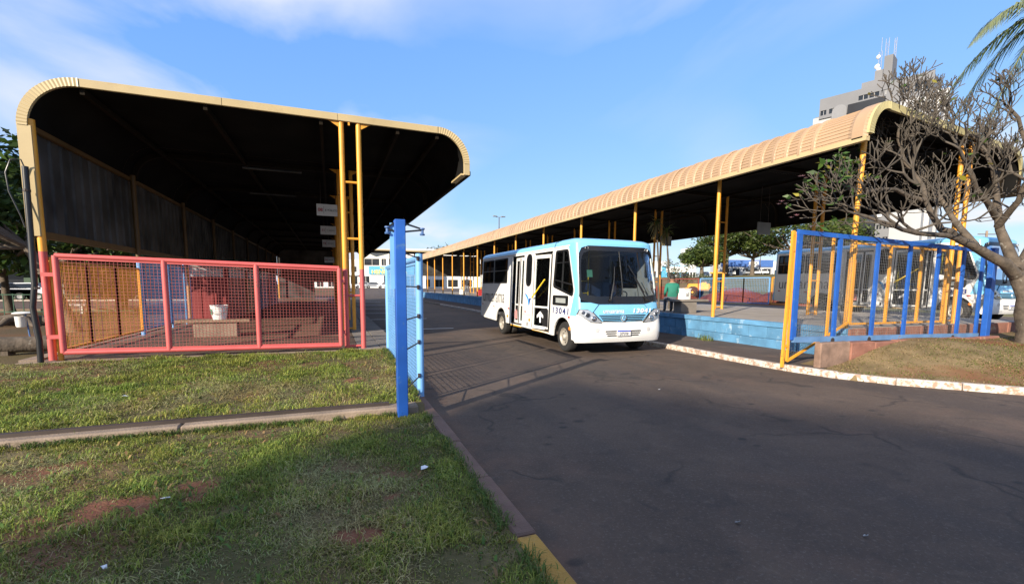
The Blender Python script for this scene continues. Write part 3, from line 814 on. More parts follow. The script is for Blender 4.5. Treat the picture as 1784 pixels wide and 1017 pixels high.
MB().cyl((-2.6, 19.0, 4.95), (-1.1, 19.0, 4.95), 0.03, n=8).build('lamp_tube', WALLSH, lc)

# ---- right canopy
rc = thing('right_canopy', (15, 7, 0.8), 'long beige barrel-edged bus shelter on thin yellow posts over the right platform', 'bus shelter')
PRt = profile(10.62, 18.9, 5.72, 4.93, 4.55, 0.72, 0.72)
front = lambda x: 6.62 + (x - 10.62) * 0.10
bend_r = lambda p: p[0] < 11.36 or p[0] > 18.16
vs, fs = sheet_mesh(PRt, 1, bend_r)
me_s2 = bpy.data.meshes.new('roof_sheet'); me_s2.from_pydata([(a - 15, b, c - 0.8) for a, b, c in vs], [], fs); me_s2.update()
# the first sheets are cut to the slanting front edge
vs1, fs1 = [], []
y_end = 7.75
mbf = MB()
mbf.v = [(a, front(a) + (b / 0.35) * (y_end - front(a)), c) for a, b, c in vs]; mbf.f = fs
mbf.build('roof_sheet', ROOFM, rc)
nr = int((60.0 - y_end) / 0.35)
for i in range(nr):
    o = link('roof_sheet', me_s2, ROOFM, rc); o.location = (random.uniform(-.004, .004), y_end - 7 + i * 0.35, random.uniform(-.012, .004)); o.rotation_euler.y = random.uniform(-.0006, .0006)
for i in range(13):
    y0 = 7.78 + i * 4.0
    loft(offset(PRt, -0.06), y0, y0 + 3.996).build('shade_sheet', UNDER, rc, smooth=30)  # shade under the right roof painted as an added dark sheet
loft(offset(PRt, -0.06), 0, 7.776, skew=lambda x: front(x) + 0.05).build('shade_sheet', UNDER, rc, smooth=30)
f0 = lambda x: front(x) - 0.03
f1 = lambda x: front(x) + 0.03
OLDF = mat('mossy_fascia', (0.42, 0.36, 0.17), 0.6, var=0.2, scale=2, spot=(0.20, 0.20, 0.10), spot_amt=0.45, spot_scale=3, spot_soft=0.2)
band(arc(11.34, 5.0, 0.72, 180, 90, 18), f0, f1, -0.12, 0.03).build('fascia_corner', OLDF, rc, fix=True, smooth=30)
flutes(arc(11.34, 5.0, 0.72, 180, 90, 18), lambda x: front(x) - 0.033, -0.12, 0.03, 0.010, 18).build('fascia_flutes', OLDF, rc, smooth=50)
xa = 11.34
while xa < 18.1:
    xb = min(xa + 2.28, 18.18)
    band([(xa, 5.72), (xb - 0.006, 5.72)], f0, f1, -0.13, 0.03).build('fascia', OLDF, rc, fix=True); xa = xb
band(arc(18.18, 5.0, 0.72, 90, 0, 18), f0, f1, -0.12, 0.03).build('fascia_corner', OLDF, rc, fix=True, smooth=30)
MB().box(10.58, 10.70, 6.64, 60.2, 4.86, 4.96).build('gutter', FASC, rc)
MB().box(18.84, 18.94, 7.5, 60.2, 4.48, 4.60).build('gutter', FRAMED, rc)
for fx in (11.3, 13.2, 15.4, 17.0, 18.1):
    MB().beam((fx, 7.6, 5.54), (fx, 60, 5.54), 0.07, 0.1).build('purlin', FRAMED, rc)
RY = [6.93 + 4.17 * i for i in range(13)]
for i, fy in enumerate(RY):
    yf = max(fy, 7.8)
    band(offset(PRt, -0.08), lambda x: yf, lambda x: yf + 0.09, -0.12, 0.0).build('portal_frame', FRAMED, rc, fix=True)
    zb = PZ
    fyc = fy if i else 7.1
    MB().cyl((10.9 if i == 0 else 11.16, fyc, zb), (10.9, fy, 4.95), 0.058, n=14).build('column', YEL, rc, smooth=40) if False else None
    MB().cyl((11.12, fyc, zb), (11.12 if i else 11.0, fy, 5.0), 0.055, n=14).build('column', YEL, rc, smooth=40)
    fz = fyc + (0.15 if i == 0 else 0)
    for tx in (15.38, 15.78):
        MB().cyl((tx, fz, PZ), (tx, fz, 5.6), 0.055, n=12).build('column', YEL, rc, smooth=40)
    for rz in (0.9, 2.0, 3.3, 4.5):
        MB().cyl((15.38, fz, rz), (15.78, fz, rz), 0.024, n=8).build('rung', YEL, rc, smooth=40)

# hanging sheets on the far outer side of the right canopy
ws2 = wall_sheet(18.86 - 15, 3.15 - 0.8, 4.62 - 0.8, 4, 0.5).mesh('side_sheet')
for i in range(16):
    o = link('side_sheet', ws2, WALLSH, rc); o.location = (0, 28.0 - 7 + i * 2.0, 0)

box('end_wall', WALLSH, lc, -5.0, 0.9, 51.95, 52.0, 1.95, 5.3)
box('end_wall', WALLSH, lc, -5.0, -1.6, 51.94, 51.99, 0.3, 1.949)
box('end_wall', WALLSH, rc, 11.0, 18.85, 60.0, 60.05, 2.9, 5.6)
# ================================================================ GATES AND FENCES
def wires(mb, A, B, C, D, nu, nv, r=0.004):
    """welded mesh in the quad A(bottom-left) B(bottom-right) C(top-right) D(top-left)"""
    A, B, C, D = map(Vector, (A, B, C, D))
    for i in range(1, nu):
        t = i / nu; mb.beam(A.lerp(B, t), D.lerp(C, t), 2 * r, 2 * r)
    for j in range(1, nv):
        t = j / nv; mb.beam(A.lerp(D, t), B.lerp(C, t), 2 * r, 2 * r)
    return mb
def mesh_panel(root, mt, A, B, C, D, nu, nv, tube=0.04, r=0.004, square=False, wiremat=None):
    A, B, C, D = map(Vector, (A, B, C, D))
    for p, q in ((A, B), (B, C), (C, D), (D, A)):
        mb = MB()
        (mb.beam(p, q, tube * 1.8, tube * 1.8) if square else mb.cyl(p, q, tube, n=10)).build('frame_bar', mt, root, smooth=None if square else 40)
    o = wires(MB(), A, B, C, D, nu, nv, r).build('wire_mesh', wiremat or mt, root)
    o['kind'] = 'stuff'

# ---- pink gate closing the left platform
pg = thing('pink_gate', (-2.2, 10.8, 0.4), 'pink tube-framed wire mesh gate of three bays across the left platform', 'gate')
GY = 10.80
gx = [-4.62, -3.0, -1.43, 0.17]
zt = lambda x: 2.225 - 0.026 * (x + 4.62)
zb = lambda x: 0.46 - 0.012 * (x + 4.62)
MB().cyl((gx[0], GY, zb(gx[0])), (gx[-1], GY, zb(gx[-1])), 0.045, n=14).build('bottom_rail', PINK, pg, smooth=40)
MB().cyl((gx[0], GY, zt(gx[0])), (gx[-1], GY, zt(gx[-1])), 0.045, n=14).build('top_rail', PINK, pg, smooth=40)
for i, x in enumerate(gx):
    MB().cyl((x, GY, zb(x)), (x, GY, zt(x)), 0.05, n=14).build('upright', PINK, pg, smooth=40)
for a, b in zip(gx[:-1], gx[1:]):
    a += 0.05; b -= 0.05
    for z_ in ('b', 't'):
        f = (lambda x: zb(x) + 0.055) if z_ == 'b' else (lambda x: zt(x) - 0.055)
        MB().beam((a, GY - 0.01, f(a)), (b, GY - 0.01, f(b)), 0.025, 0.025).build('inner_bar', PINK, pg)
    o = wires(MB(), (a, GY, zb(a) + .05), (b, GY, zb(b) + .05), (b, GY, zt(b) - .05), (a, GY, zt(a) - .05), 25, 26, 0.0024).build('wire_mesh', PINKW, pg)
    o['kind'] = 'stuff'
for z in (0.72, 1.85):
    MB().box(-4.84, -4.62, GY - 0.02, GY + 0.02, z, z + 0.07).build('hinge', PINK, pg)
    MB().box(0.17, 0.27, GY + 0.0, GY + 0.1, z - 0.06, z).build('latch', PINK, pg)
pole = thing('conduit_pole', (-4.97, 10.78, 0.2), 'bent black conduit pole with a looping cable at the left canopy corner', 'pole')
MB().tube([(-4.94, 10.76, 0.2), (-4.93, 10.76, 0.7), (-4.98, 10.77, 1.3), (-4.93, 10.78, 1.7), (-4.92, 10.79, 2.6), (-4.91, 10.80, 3.75)], 0.045, n=10).build('pipe', BLACK, pole, smooth=40)
MB().tube([(-4.91, 10.8, 3.7), (-4.95, 10.78, 3.86), (-5.08, 10.76, 3.84), (-5.16, 10.76, 3.62), (-5.14, 10.76, 3.3), (-5.02, 10.77, 2.9), (-4.98, 10.78, 2.7)], 0.011, n=6).build('cable', BLACK, pole, smooth=40)
for z in (1.62, 3.32):
    MB().cyl((-4.915, 10.79, z), (-4.915, 10.79, z + 0.04), 0.055, n=10).build('clamp', DKSTEEL, pole)
yp = thing('yellow_post', (-4.74, 10.98, 0.3), 'yellow square post beside the pink corner column of the left canopy', 'post')
MB().box(-4.765, -4.70, 10.93, 10.99, 0.3, 2.2).build('shaft', YEL, yp)
MB().box(-4.79, -4.675, 10.905, 11.015, 0.29, 0.305).build('base_plate', YEL, yp)

# ---- mesh panels along the outer side of the left platform
ya = thing('yellow_fence', (-4.85, 13.2, 0.4), 'orange-yellow wire mesh fence along the outer edge of the left platform', 'fence')
ys_ = [11.08, 12.42, 13.85, 15.3]
for i, (a, b) in enumerate(zip(ys_[:-1], ys_[1:])):
    mesh_panel(ya, YEL, (-4.83, a, 0.46), (-4.83, b, 0.46), (-4.83, b, 2.12), (-4.83, a, 2.12), 26, 24, 0.028, 0.0018, square=True, wiremat=ORANGE)
bf = thing('blue_fence', (-4.85, 17.6, 0.4), 'faded blue mesh fence between the yellow mesh and the red kiosk', 'fence')
for a, b in ((15.6, 17.75), (17.8, 20.0)):
    mesh_panel(bf, NAVY, (-4.83, a, 0.46), (-4.83, b, 0.46), (-4.83, b, 2.35), (-4.83, a, 2.35), 36, 26, 0.024, 0.0026, square=True)
for y in (17.78, 19.3, 20.0):
    MB().cyl((-4.80, y, 0.31), (-4.80, y, 2.4), 0.025, n=8).build('post', LBLUE, bf, smooth=40)

# ---- blue post and light blue gate leaf at the left edge of the road
bp_ = thing('gate_post', (0.8, 5.85, 0.1), 'tall square royal blue gate post with roller brackets, standing on the lawn edge', 'gate post')
mb = MB(); mb.box(0.735, 0.865, 5.78, 5.91, 0.0, 2.54); mb.build('shaft', BLUE, bp_, bevel=0.008)
mb = MB(); mb.box(0.69, 0.735, 5.86, 5.91, 1.7, 2.50); mb.build('guide_bar', LBLUE, bp_)
for sx_, x1 in ((1, 1.08), (-1, 0.655)):
    x0 = 0.865 if sx_ > 0 else 0.735
    MB().beam((x0, 5.85, 2.50), (x1, 5.85, 2.44), 0.02, 0.02).build('roller_arm', BLACK, bp_)
    MB().beam((x0, 5.85, 2.40), (x1, 5.85, 2.43), 0.03, 0.02).build('roller_arm', BLACK, bp_)
    MB().lathe([(-0.045, 0.0), (-0.045, 0.03), (-0.03, 0.034), (-0.02, 0.018), (0.02, 0.018), (0.03, 0.034), (0.045, 0.03), (0.045, 0.0)], (x1, 5.85, 2.41), 'z', 12).build('roller', NAVY, bp_, smooth=40)
lg = thing('light_blue_gate', (1.2, 8.6, 0.1), 'light blue wire mesh gate leaf of two frames standing along the kerb', 'gate')
LX = 1.20
MB().cyl((LX, 6.78, 0.06), (LX, 6.78, 2.20), 0.052, n=16).build('end_post', LBLUE, lg, smooth=40)
MB().cyl((LX, 6.8, 2.14), (LX, 8.42, 2.14), 0.045, n=12).build('top_rail', LBLUE, lg, smooth=40)
mesh_panel(lg, LBLUE, (LX - .01, 6.92, 0.16), (LX - .01, 8.38, 0.16), (LX - .01, 8.38, 2.06), (LX - .01, 6.92, 2.06), 22, 34, 0.022, 0.0032)
mesh_panel(lg, LBLUE, (LX - .03, 8.62, 0.14), (LX - .03, 10.62, 0.14), (LX - .03, 10.62, 2.10), (LX - .03, 8.62, 2.10), 28, 34, 0.026, 0.0032)
MB().cyl((LX - .03, 8.6, 2.13), (LX - .03, 10.64, 2.13), 0.04, n=12).build('top_rail', LBLUE, lg, smooth=40)
MB().cyl((LX - .03, 10.66, 0.1), (LX - .03, 10.66, 2.15), 0.045, n=12).build('end_post', LBLUE, lg, smooth=40)
for z in (0.42, 0.92, 1.30, 1.72, 2.13):
    MB().cyl((0.865, 5.88, z + 0.01), (LX, 6.75, z), 0.010, n=6).build('stay_rod', DKSTEEL, lg)
    MB().cyl((LX - 0.03, 6.725, z - 0.03), (LX - 0.03, 6.725, z + 0.03), 0.02, n=8).build('rod_eye', DKSTEEL, lg)

# ---- right side: yellow raked panel, blue sliding gate, yellow front fence
yf = thing('yellow_side_panel', (9.6, 6.85, 0.1), 'yellow mesh panel with raked bottom rail between kerb and right platform', 'fence')
MB().beam((8.83, 6.85, 0.08), (8.90, 6.85, 2.92), 0.055, 0.05).build('post', YEL, yf)
A, B, C, D = (8.99, 6.87, 0.20), (10.95, 6.92, 0.98), (10.98, 6.92, 2.86), (9.0, 6.87, 2.88)
mesh_panel(yf, YEL, A, B, C, D, 32, 34, 0.024, 0.0016, square=True, wiremat=STEEL)
MB().beam((10.2, 6.89, 0.70), (10.2, 6.89, 2.87), 0.05, 0.04).build('upright', YEL, yf)
for z in (0.5, 2.5):
    MB().box(8.87, 8.99, 6.84, 6.88, z, z + 0.05).build('hinge', YEL, yf)
bg_ = thing('blue_sliding_gate', (12, 6.6, 0.6), 'long royal blue sliding gate with wire mesh in front of the right platform', 'gate')
x0, x1 = 8.74, 15.45
zt2 = lambda x: 2.86 - 0.022 * (x - 8.62); zb2 = lambda x: 0.70 - 0.018 * (x - 8.62)
MB().beam((x0, 6.58, zb2(x0)), (x1, 6.58, zb2(x1)), 0.06, 0.11).build('bottom_rail', mat('dusty_blue_paint', (0.10, 0.20, 0.36), 0.6, var=0.2, spot=(0.22, 0.13, 0.08), spot_amt=0.35, spot_scale=6), bg_)
MB().beam((x0 - 0.06, 6.58, zt2(x0)), (x1 + 0.4, 6.58, zt2(x1 + .4)), 0.06, 0.09).build('top_rail', BLUE, bg_)
xs_ = [8.74, 9.95, 11.2, 12.35, 13.45, 14.5, 15.35]
for i, x in enumerate(xs_):
    MB().beam((x, 6.58, zb2(x)), (x, 6.58, zt2(x)), 0.115 if i == 0 else 0.088, 0.05).build('upright', BLUE, bg_)
o = wires(MB(), (x0, 6.615, zb2(x0)), (x1, 6.615, zb2(x1)), (x1, 6.615, zt2(x1)), (x0, 6.615, zt2(x0)), 108, 34, 0.0013).build('wire_mesh', STEEL, bg_); o['kind'] = 'stuff'
for x in (9.9, 11.1, 14.3):
    MB().lathe([(-0.03, 0), (-0.03, 0.055), (0.03, 0.055), (0.03, 0)], (x, 6.57, zb2(x) - 0.03), 'y', 14).build('wheel', DKSTEEL, bg_)
bp2 = thing('blue_end_post', (15.75, 6.6, 0.5), 'thick royal blue gate post by the leaning tree trunk on the right lawn', 'gate post')
MB().box(15.66, 15.84, 6.5, 6.62, 0.35, 2.80).build('shaft', BLUE, bp2, bevel=0.008)
MB().box(15.88, 15.94, 6.54, 6.6, 0.4, 2.7).build('guide_bar', BLUE, bp2)
ff = thing('yellow_front_fence', (13, 7.08, 0.8), 'yellow framed mesh fence closing the front end of the right platform', 'fence')
mesh_panel(ff, YEL, (11.28, 7.1, 0.92), (15.0, 7.15, 0.90), (15.0, 7.15, 2.74), (11.28, 7.1, 2.78), 60, 30, 0.026, 0.0009, square=True, wiremat=STEEL)
for x in (12.6, 13.85):
    MB().beam((x, 7.12, 0.92), (x, 7.12, 2.75), 0.055, 0.05).build('upright', YEL, ff)

# ---- fence along the service lane in the middle distance
fy0, fy1 = 20.5, 40.0
nb = 0
for (a, b, mt, lab, nm) in ((20.5, 22.2, ORANGE, 'yellow stretch of mesh fence behind the far bus, left of its tail', 'lane_fence_yellow'),
                        (22.4, 28.6, LBLUE, 'blue framed mesh fence in front of the red soil mounds', 'lane_fence_blue'),
                        (28.8, 35.4, MAROON, 'maroon framed mesh fence beside the yellow loader', 'lane_fence_maroon'),
                        (35.6, 44.0, ORANGE, 'yellow mesh fence farthest along the service lane', 'lane_fence_far')):
    t = thing('lane_fence', (27.2, (a + b) / 2, 0.6), lab, 'fence')
    n = max(1, round((b - a) / 2.1))
    for i in range(n):
        p, q = a + (b - a) * i / n, a + (b - a) * (i + 1) / n
        mesh_panel(t, mt, (27.2, p, 0.68), (27.2, q, 0.68), (27.2, q, 2.42), (27.2, p, 2.42), 16, 14, 0.03, 0.004, square=True)
# ================================================================ BUSES
BW, BLEN = 2.50, 8.2
def bus_p(z):                                      # front profile: how far back the face lies at height z
    return float(np.interp(z, [0.3, 0.42, 0.6, 0.95, 1.15, 1.35, 1.9, 2.8], [0.06, 0.02, 0.0, 0.0, 0.015, 0.05, 0.135, 0.34]))
def bus_in(z): return max(0.0, (z - 0.4)) * 0.038  # sides lean in slightly
NEXP, CDEP = 4.5, 0.22
def S(u, z, off=0.0):
    """point on the front face, u from -1 (door side) to 1"""
    a = min(abs(u), 1.0)
    y = CDEP * (1 - (1 - a ** NEXP) ** (1 / NEXP)) + 0.04 * a * a
    hw = BW / 2 - bus_in(z)
    # outward normal in plan
    e = 1e-3; a2 = min(a + e, 1); a1 = a2 - 2 * e
    yy = lambda t: CDEP * (1 - max(0, 1 - abs(t) ** NEXP) ** (1 / NEXP)) + 0.04 * t * t
    slope = (yy(a2) - yy(a1)) / (hw * (a2 - a1)); L = math.hypot(1, slope)
    nx, ny = slope / L * (1 if u > 0 else -1), -1 / L
    return (BW / 2 + hw * u + nx * off, bus_p(z) + y + ny * off, z)
def uval(s):                                       # even spacing round the corner
    a = abs(s); th = a * math.pi / 2
    return math.copysign(min(1.0, math.sin(th) ** (2 / NEXP)) if a > 0 else 0, s)
US = [uval(-1 + 2 * i / 56) for i in range(57)]
def patch(poly, off, rings=5, dens=0.06):
    """curved patch on the front face, poly in (u, z), star-shaped round its centre"""
    Q = densify(list(poly) + [poly[0]], dens)[:-1]
    c = (sum(p[0] for p in Q) / len(Q), sum(p[1] for p in Q) / len(Q)); n = len(Q); mb = MB()
    mb.v.append(S(c[0], c[1], off))
    for r in range(1, rings + 1):
        t = r / rings
        for p in Q: mb.v.append(S(c[0] + (p[0] - c[0]) * t, c[1] + (p[1] - c[1]) * t, off))
    for j in range(n): mb.f.append((0, 1 + j, 1 + (j + 1) % n))
    for r in range(rings - 1):
        for j in range(n):
            a = 1 + r * n + j; b = 1 + r * n + (j + 1) % n
            mb.f.append((a, a + n, b + n, b))
    # skirt back to the body so the piece has thickness
    k = len(mb.v)
    for p in Q: mb.v.append(S(p[0], p[1], -0.01))
    e = 1 + (rings - 1) * n
    for j in range(n): mb.f.append((e + j, k + j, k + (j + 1) % n, e + (j + 1) % n))
    return mb
def ringpatch(outer, inner, off, dens=0.05):
    """frame between two outlines with the same number of corners"""
    mb = MB(); O, I = [], []
    for (a, b), (c, d) in zip(zip(outer, outer[1:] + outer[:1]), zip(inner, inner[1:] + inner[:1])):
        n = max(1, int(math.hypot(b[0] - a[0], b[1] - a[1]) / dens))
        for i in range(n):
            t = i / n
            O.append((a[0] + (b[0] - a[0]) * t, a[1] + (b[1] - a[1]) * t)); I.append((c[0] + (d[0] - c[0]) * t, c[1] + (d[1] - c[1]) * t))
    n = len(O); K = 4
    for k_ in range(K + 1):
        t = k_ / K
        for p, q in zip(O, I): mb.v.append(S(p[0] + (q[0] - p[0]) * t, p[1] + (q[1] - p[1]) * t, off))
    for k_ in range(K):
        for j in range(n):
            a = k_ * n + j; b = k_ * n + (j + 1) % n; mb.f.append((a, b, b + n, a + n))
    k0 = len(mb.v)
    for p in O: mb.v.append(S(p[0], p[1], -0.02))
    for j in range(n): mb.f.append((j, k0 + j, k0 + (j + 1) % n, (j + 1) % n))
    return mb
def make_bus(loc, number, label, plate, open_door=True):
    bus = thing('bus', loc, label, 'bus', 'white and light blue city minibuses')
    B = lambda mb, name, mt, par=bus, **k: mb.build(name, mt, par, world=False, **k)
    sideL = lambda a, b, t: (bus_in(b) + 0.045 * t, a, b)
    sideR = lambda a, b, t: (BW - bus_in(b) - 0.045 * t, a, b)
    ZT = 2.80
    def edge_front(z): return bus_p(z) + CDEP + 0.04
    fe = [(edge_front(z), z) for z in (2.80, 2.4, 1.9, 1.35, 1.15, 0.95, 0.6, 0.42, 0.38)]
    # outline of the door side, running down the front, back along the skirt with wheel arches
    def archpts(c, r, z0, zc):
        a0 = math.asin((z0 - zc) / r)
        return [(c + r * math.cos(t), zc + r * math.sin(t)) for t in [math.pi - a0 - (math.pi - 2 * a0) * i / 14 for i in range(15)]]
    FWc, RWc = 0.95, 5.72
    out = list(fe)
    out += archpts(FWc, 0.53, 0.39, 0.40)
    out += [(2.2, 0.42), (3.6, 0.44)] + archpts(RWc, 0.54, 0.46, 0.42) + [(7.6, 0.50), (8.06, 0.56), (8.06, 2.80)]
    wins = [rrect(6.66, 7.96, 1.84, 2.70, 0.06), rrect(5.22, 6.60, 1.84, 2.70, 0.06)]
    pillar = rrect(3.12, 3.54, 1.74, 2.72, 0.19)
    drv = roundpoly([(1.52, 2.70), (0.83, 2.70), (0.43, 1.64), (0.48, 1.49), (1.60, 1.73)], 0.09)
    dest = rrect(0.70, 1.58, 1.24, 1.49, 0.05)
    door1 = [(3.74, 0.47), (4.80, 0.47), (4.80, 2.72), (3.74, 2.72)]
    door2 = [(1.72, 0.44), (2.98, 0.44), (2.98, 2.72), (1.72, 2.72)]
    body = B(MB().plate(out, wins + [pillar, drv, dest, door1[::-1], door2[::-1]], sideL, 1), 'side_panel', BWHITE, fix=True)
    # far side
    outR = list(fe) + archpts(FWc, 0.53, 0.39, 0.40) + [(3, 0.44)] + archpts(RWc, 0.54, 0.46, 0.42) + [(8.06, 0.56), (8.06, 2.80)]
    wr = [rrect(1.0 + 1.4 * i, 2.3 + 1.4 * i, 1.7, 2.68, 0.06) for i in range(5)]
    B(MB().plate(outR, wr, sideR, 1), 'side_panel', BWHITE, fix=True)
    for i in range(5):
        B(MB().plate(rrect(1.0 + 1.4 * i, 2.3 + 1.4 * i, 1.7, 2.68, 0.06), [], lambda a, b, t: (BW - bus_in(b) - 0.02 - 0.006 * t, a, b), 1), 'window', GLASSD, fix=True)
    # front face: bumper, then everything above up to the windscreen
    def strip(z0, z1, n, off=0.0):
        mb = MB(); zs = [z0 + (z1 - z0) * i / n for i in range(n + 1)]
        for z in zs: mb.v += [S(u, z, off) for u in US]
        m_ = len(US); mb.f = [(i * m_ + j, i * m_ + j + 1, (i + 1) * m_ + j + 1, (i + 1) * m_ + j) for i in range(n) for j in range(m_ - 1)]
        return mb
    B(strip(0.36, 1.0, 10), 'front_panel', BWHITE, smooth=50, fix=False)
    B(strip(1.0, 1.345, 6), 'front_panel', BBLUE, smooth=50)
    # bumper: proud shell with upswept corners
    bt = [(-0.995, 1.08), (-0.97, 1.10), (-0.86, 1.04), (-0.70, 0.86), (-0.45, 0.80), (0, 0.775), (0.45, 0.80), (0.70, 0.86), (0.86, 1.04), (0.97, 1.10), (0.995, 1.08)]
    bl = [(0.995, 0.34), (0.5, 0.33), (0, 0.33), (-0.5, 0.33), (-0.995, 0.34)]
    mb = MB(); K = 8; top = densify(bt, 0.05); us = [p[0] for p in top]
    for k_ in range(K + 1):
        t = k_ / K
        for (u, z) in top:
            zz = 0.335 + (z - 0.335) * t; bulge = 0.035 + 0.02 * math.sin(math.pi * min(1, t * 1.2)) 
            mb.v.append(S(u, zz, bulge))
    m_ = len(top)
    mb.f = [(i * m_ + j, i * m_ + j + 1, (i + 1) * m_ + j + 1, (i + 1) * m_ + j) for i in range(K) for j in range(m_ - 1)]
    k0 = len(mb.v)
    for (u, z) in top: mb.v.append(S(u, z, -0.01))
    for (u, z) in top: mb.v.append(S(u, 0.335, -0.05))
    mb.f += [(K * m_ + j, K * m_ + j + 1, k0 + j + 1, k0 + j) for j in range(m_ - 1)] + [(k0 + m_ + j, k0 + m_ + j + 1, j + 1, j) for j in range(m_ - 1)]
    bump = B(mb, 'bumper', BWHITE, smooth=45)
    # bumper air slots, fog lamp recesses, plate
    for i, (z, hw) in enumerate(((0.62, 0.43), (0.565, 0.41), (0.51, 0.38))):
        B(patch(rrect(-hw, hw, z - 0.013, z + 0.013, 0.012, 2), 0.064, 2), 'air_slot', BLACK, bump)
    for s_ in (-1, 1):
        B(patch([(s_ * 0.62 + 0.045 * math.cos(t), 0.66 + 0.055 * math.sin(t)) for t in [2 * math.pi * i / 16 for i in range(16)]], 0.064, 2), 'fog_lamp_cover', mat('shaded_white_plastic', (0.55, 0.54, 0.52), 0.5, var=0.03), bump, smooth=40)
    p0 = S(0, 0.565, 0.078)
    npl = B(MB().box(p0[0] - 0.2, p0[0] + 0.2, p0[1] - 0.012, p0[1] + 0.02, 0.50, 0.64), 'number_plate', WHITEP, bump)
    B(MB().box(p0[0] - 0.2, p0[0] + 0.2, p0[1] - 0.0145, p0[1] - 0.0125, 0.608, 0.64), 'plate_band', mat('plate_blue', (0.01, 0.05, 0.45), 0.4), npl)
    text('plate_text', plate, 0.105, TEXTG, npl, (p0[0], p0[1] - 0.014, 0.517), (1, 0, 0), (0, 0, 1), local=True, align='CENTER', depth=0.002, sx=0.72)
    # blue brow panels either side and centre hood
    hood = [(-0.62, 1.22), (-0.56, 1.30), (0.56, 1.30), (0.62, 1.22), (0.70, 1.10), (0.50, 0.86), (0.0, 0.845), (-0.50, 0.86), (-0.70, 1.10)]
    B(patch([(u * 1.012, z) for u, z in hood], 0.008, 4), 'hood_seam', BLACK, smooth=40)
    hd = B(patch([(u * 0.985, 1.09 + (z - 1.09) * 0.955) for u, z in hood], 0.022, 5), 'hood', BBLUE, smooth=40)
    for i in range(4):
        z = 1.018 - 0.043 * i; hw = 0.575 - 0.03 * i
        B(patch(rrect(-hw, hw, z - 0.0135, z + 0.0135, 0.012, 2), 0.028, 2, 0.08), 'grille_slot', BLACK, hd)
    pc = S(0, 0.955, 0.03)
    em = B(MB().lathe([(0.0, 0.085), (-0.014, 0.085), (-0.02, 0.075), (-0.02, 0.0)], pc, 'y', 22), 'emblem', BBLUE, hd, smooth=35)
    B(MB().lathe([(-0.014, 0.088), (-0.024, 0.083), (-0.024, 0.068), (-0.016, 0.066)], pc, 'y', 22), 'emblem_ring', CHROME, em, smooth=35)
    mbt = MB()
    for a, b in (((-0.045, -0.045), (0, 0.06)), ((0, 0.06), (0.045, -0.045)), ((-0.02, -0.01), (0.02, -0.01))):
        mbt.beam((pc[0] + a[0], pc[1] - 0.022, pc[2] + a[1]), (pc[0] + b[0], pc[1] - 0.022, pc[2] + b[1]), 0.014, 0.012)
    B(mbt, 'emblem_sign', CHROME, em)
    pt = S(-0.49, 1.045, 0.028)
    text('hood_text', 'umuarama', 0.17, TEXTW, hd, (pt[0], pt[1] - 0.012, 1.075), (1, 0.0, 0), (0, 0.03, 1), local=True, width=0.62)
    pt = S(0.20, 1.045, 0.028)
    text('hood_number', number, 0.155, TEXTW, hd, (pt[0] + 0.02, pt[1] - 0.012, 1.08), (1, 0.03, 0), (0, 0.03, 1), local=True, width=0.56, bold=0.005, shear=0.15, space=1.2)
    # headlamp units
    for s_ in (-1, 1):
        unit = [(s_ * 0.965, 1.17), (s_ * 0.985, 1.05), (s_ * 0.90, 0.97), (s_ * 0.76, 0.86), (s_ * 0.52, 0.84), (s_ * 0.60, 0.93), (s_ * 0.70, 1.07), (s_ * 0.82, 1.165)]
        if s_ < 0: unit = unit[::-1]
        B(patch([(u * 1.0 + (u - s_ * 0.8) * 0.06, z + (z - 1.0) * 0.07) for u, z in unit], 0.044, 3), 'headlamp_seam', BLACK, smooth=40)
        hl = B(patch(unit, 0.062, 4), 'headlight', SILVER, smooth=40)
        for u, z, r in ((0.915, 1.10, 0.048), (0.83, 1.035, 0.066), (0.70, 0.945, 0.07)):
            c = S(s_ * u, z, 0.066)
            ax = Vector(S(s_ * u, z, 0.1)) - Vector(S(s_ * u, z, 0.0)); ax.normalize()
            mbh = MB().tube([Vector(c) - ax * 0.01, Vector(c) + ax * 0.012], [r, r * 0.94], 18)
            lamp = B(mbh, 'lamp_bezel', CHROME, hl, smooth=40)
            B(MB().tube([Vector(c) + ax * 0.010, Vector(c) + ax * 0.018], [r * 0.62, r * 0.45], 16), 'lamp_lens', DARKW if r == 0.066 else CHROME, lamp, smooth=40)
    # black windscreen surround and the two panes
    osc = [(-0.945, 1.40), (-0.975, 1.50), (-0.968, 2.2), (-0.945, 2.58), (-0.89, 2.72), (-0.74, 2.775), (0.74, 2.775), (0.89, 2.72), (0.945, 2.58), (0.968, 2.2), (0.975, 1.50), (0.945, 1.40), (0.60, 1.31), (-0.60, 1.31)]
    isc = [(-0.885, 1.545), (-0.93, 1.62), (-0.925, 2.2), (-0.90, 2.46), (-0.85, 2.59), (-0.72, 2.645), (0.72, 2.645), (0.85, 2.59), (0.90, 2.46), (0.925, 2.2), (0.93, 1.62), (0.885, 1.545), (0.60, 1.50), (-0.60, 1.50)]
    scr = B(ringpatch(osc, isc, 0.014), 'windscreen_surround', mat('black_gloss', (0.010, 0.010, 0.011), 0.18, var=0.1), smooth=45)
    B(patch(isc, 0.006, 7), 'windscreen', GLASSW, scr, smooth=60)
    a, b = S(0.02, 1.50, 0.012), S(0.02, 2.65, 0.012)
    B(MB().tube([S(0.02, 1.49 + 1.16 * i / 8, 0.012) for i in range(9)], 0.011, 6), 'centre_bar', BLACK, scr)
    for s_ in (-1, 1):                              # marker lamps in the black band
        c = S(s_ * 0.78, 2.715, 0.02)
        B(MB().lathe([(0.02, 0.0), (0.015, 0.03), (0, 0.045), (-0.02, 0.045)], c, 'y', 12), 'marker_lamp', SILVER, scr, smooth=40)
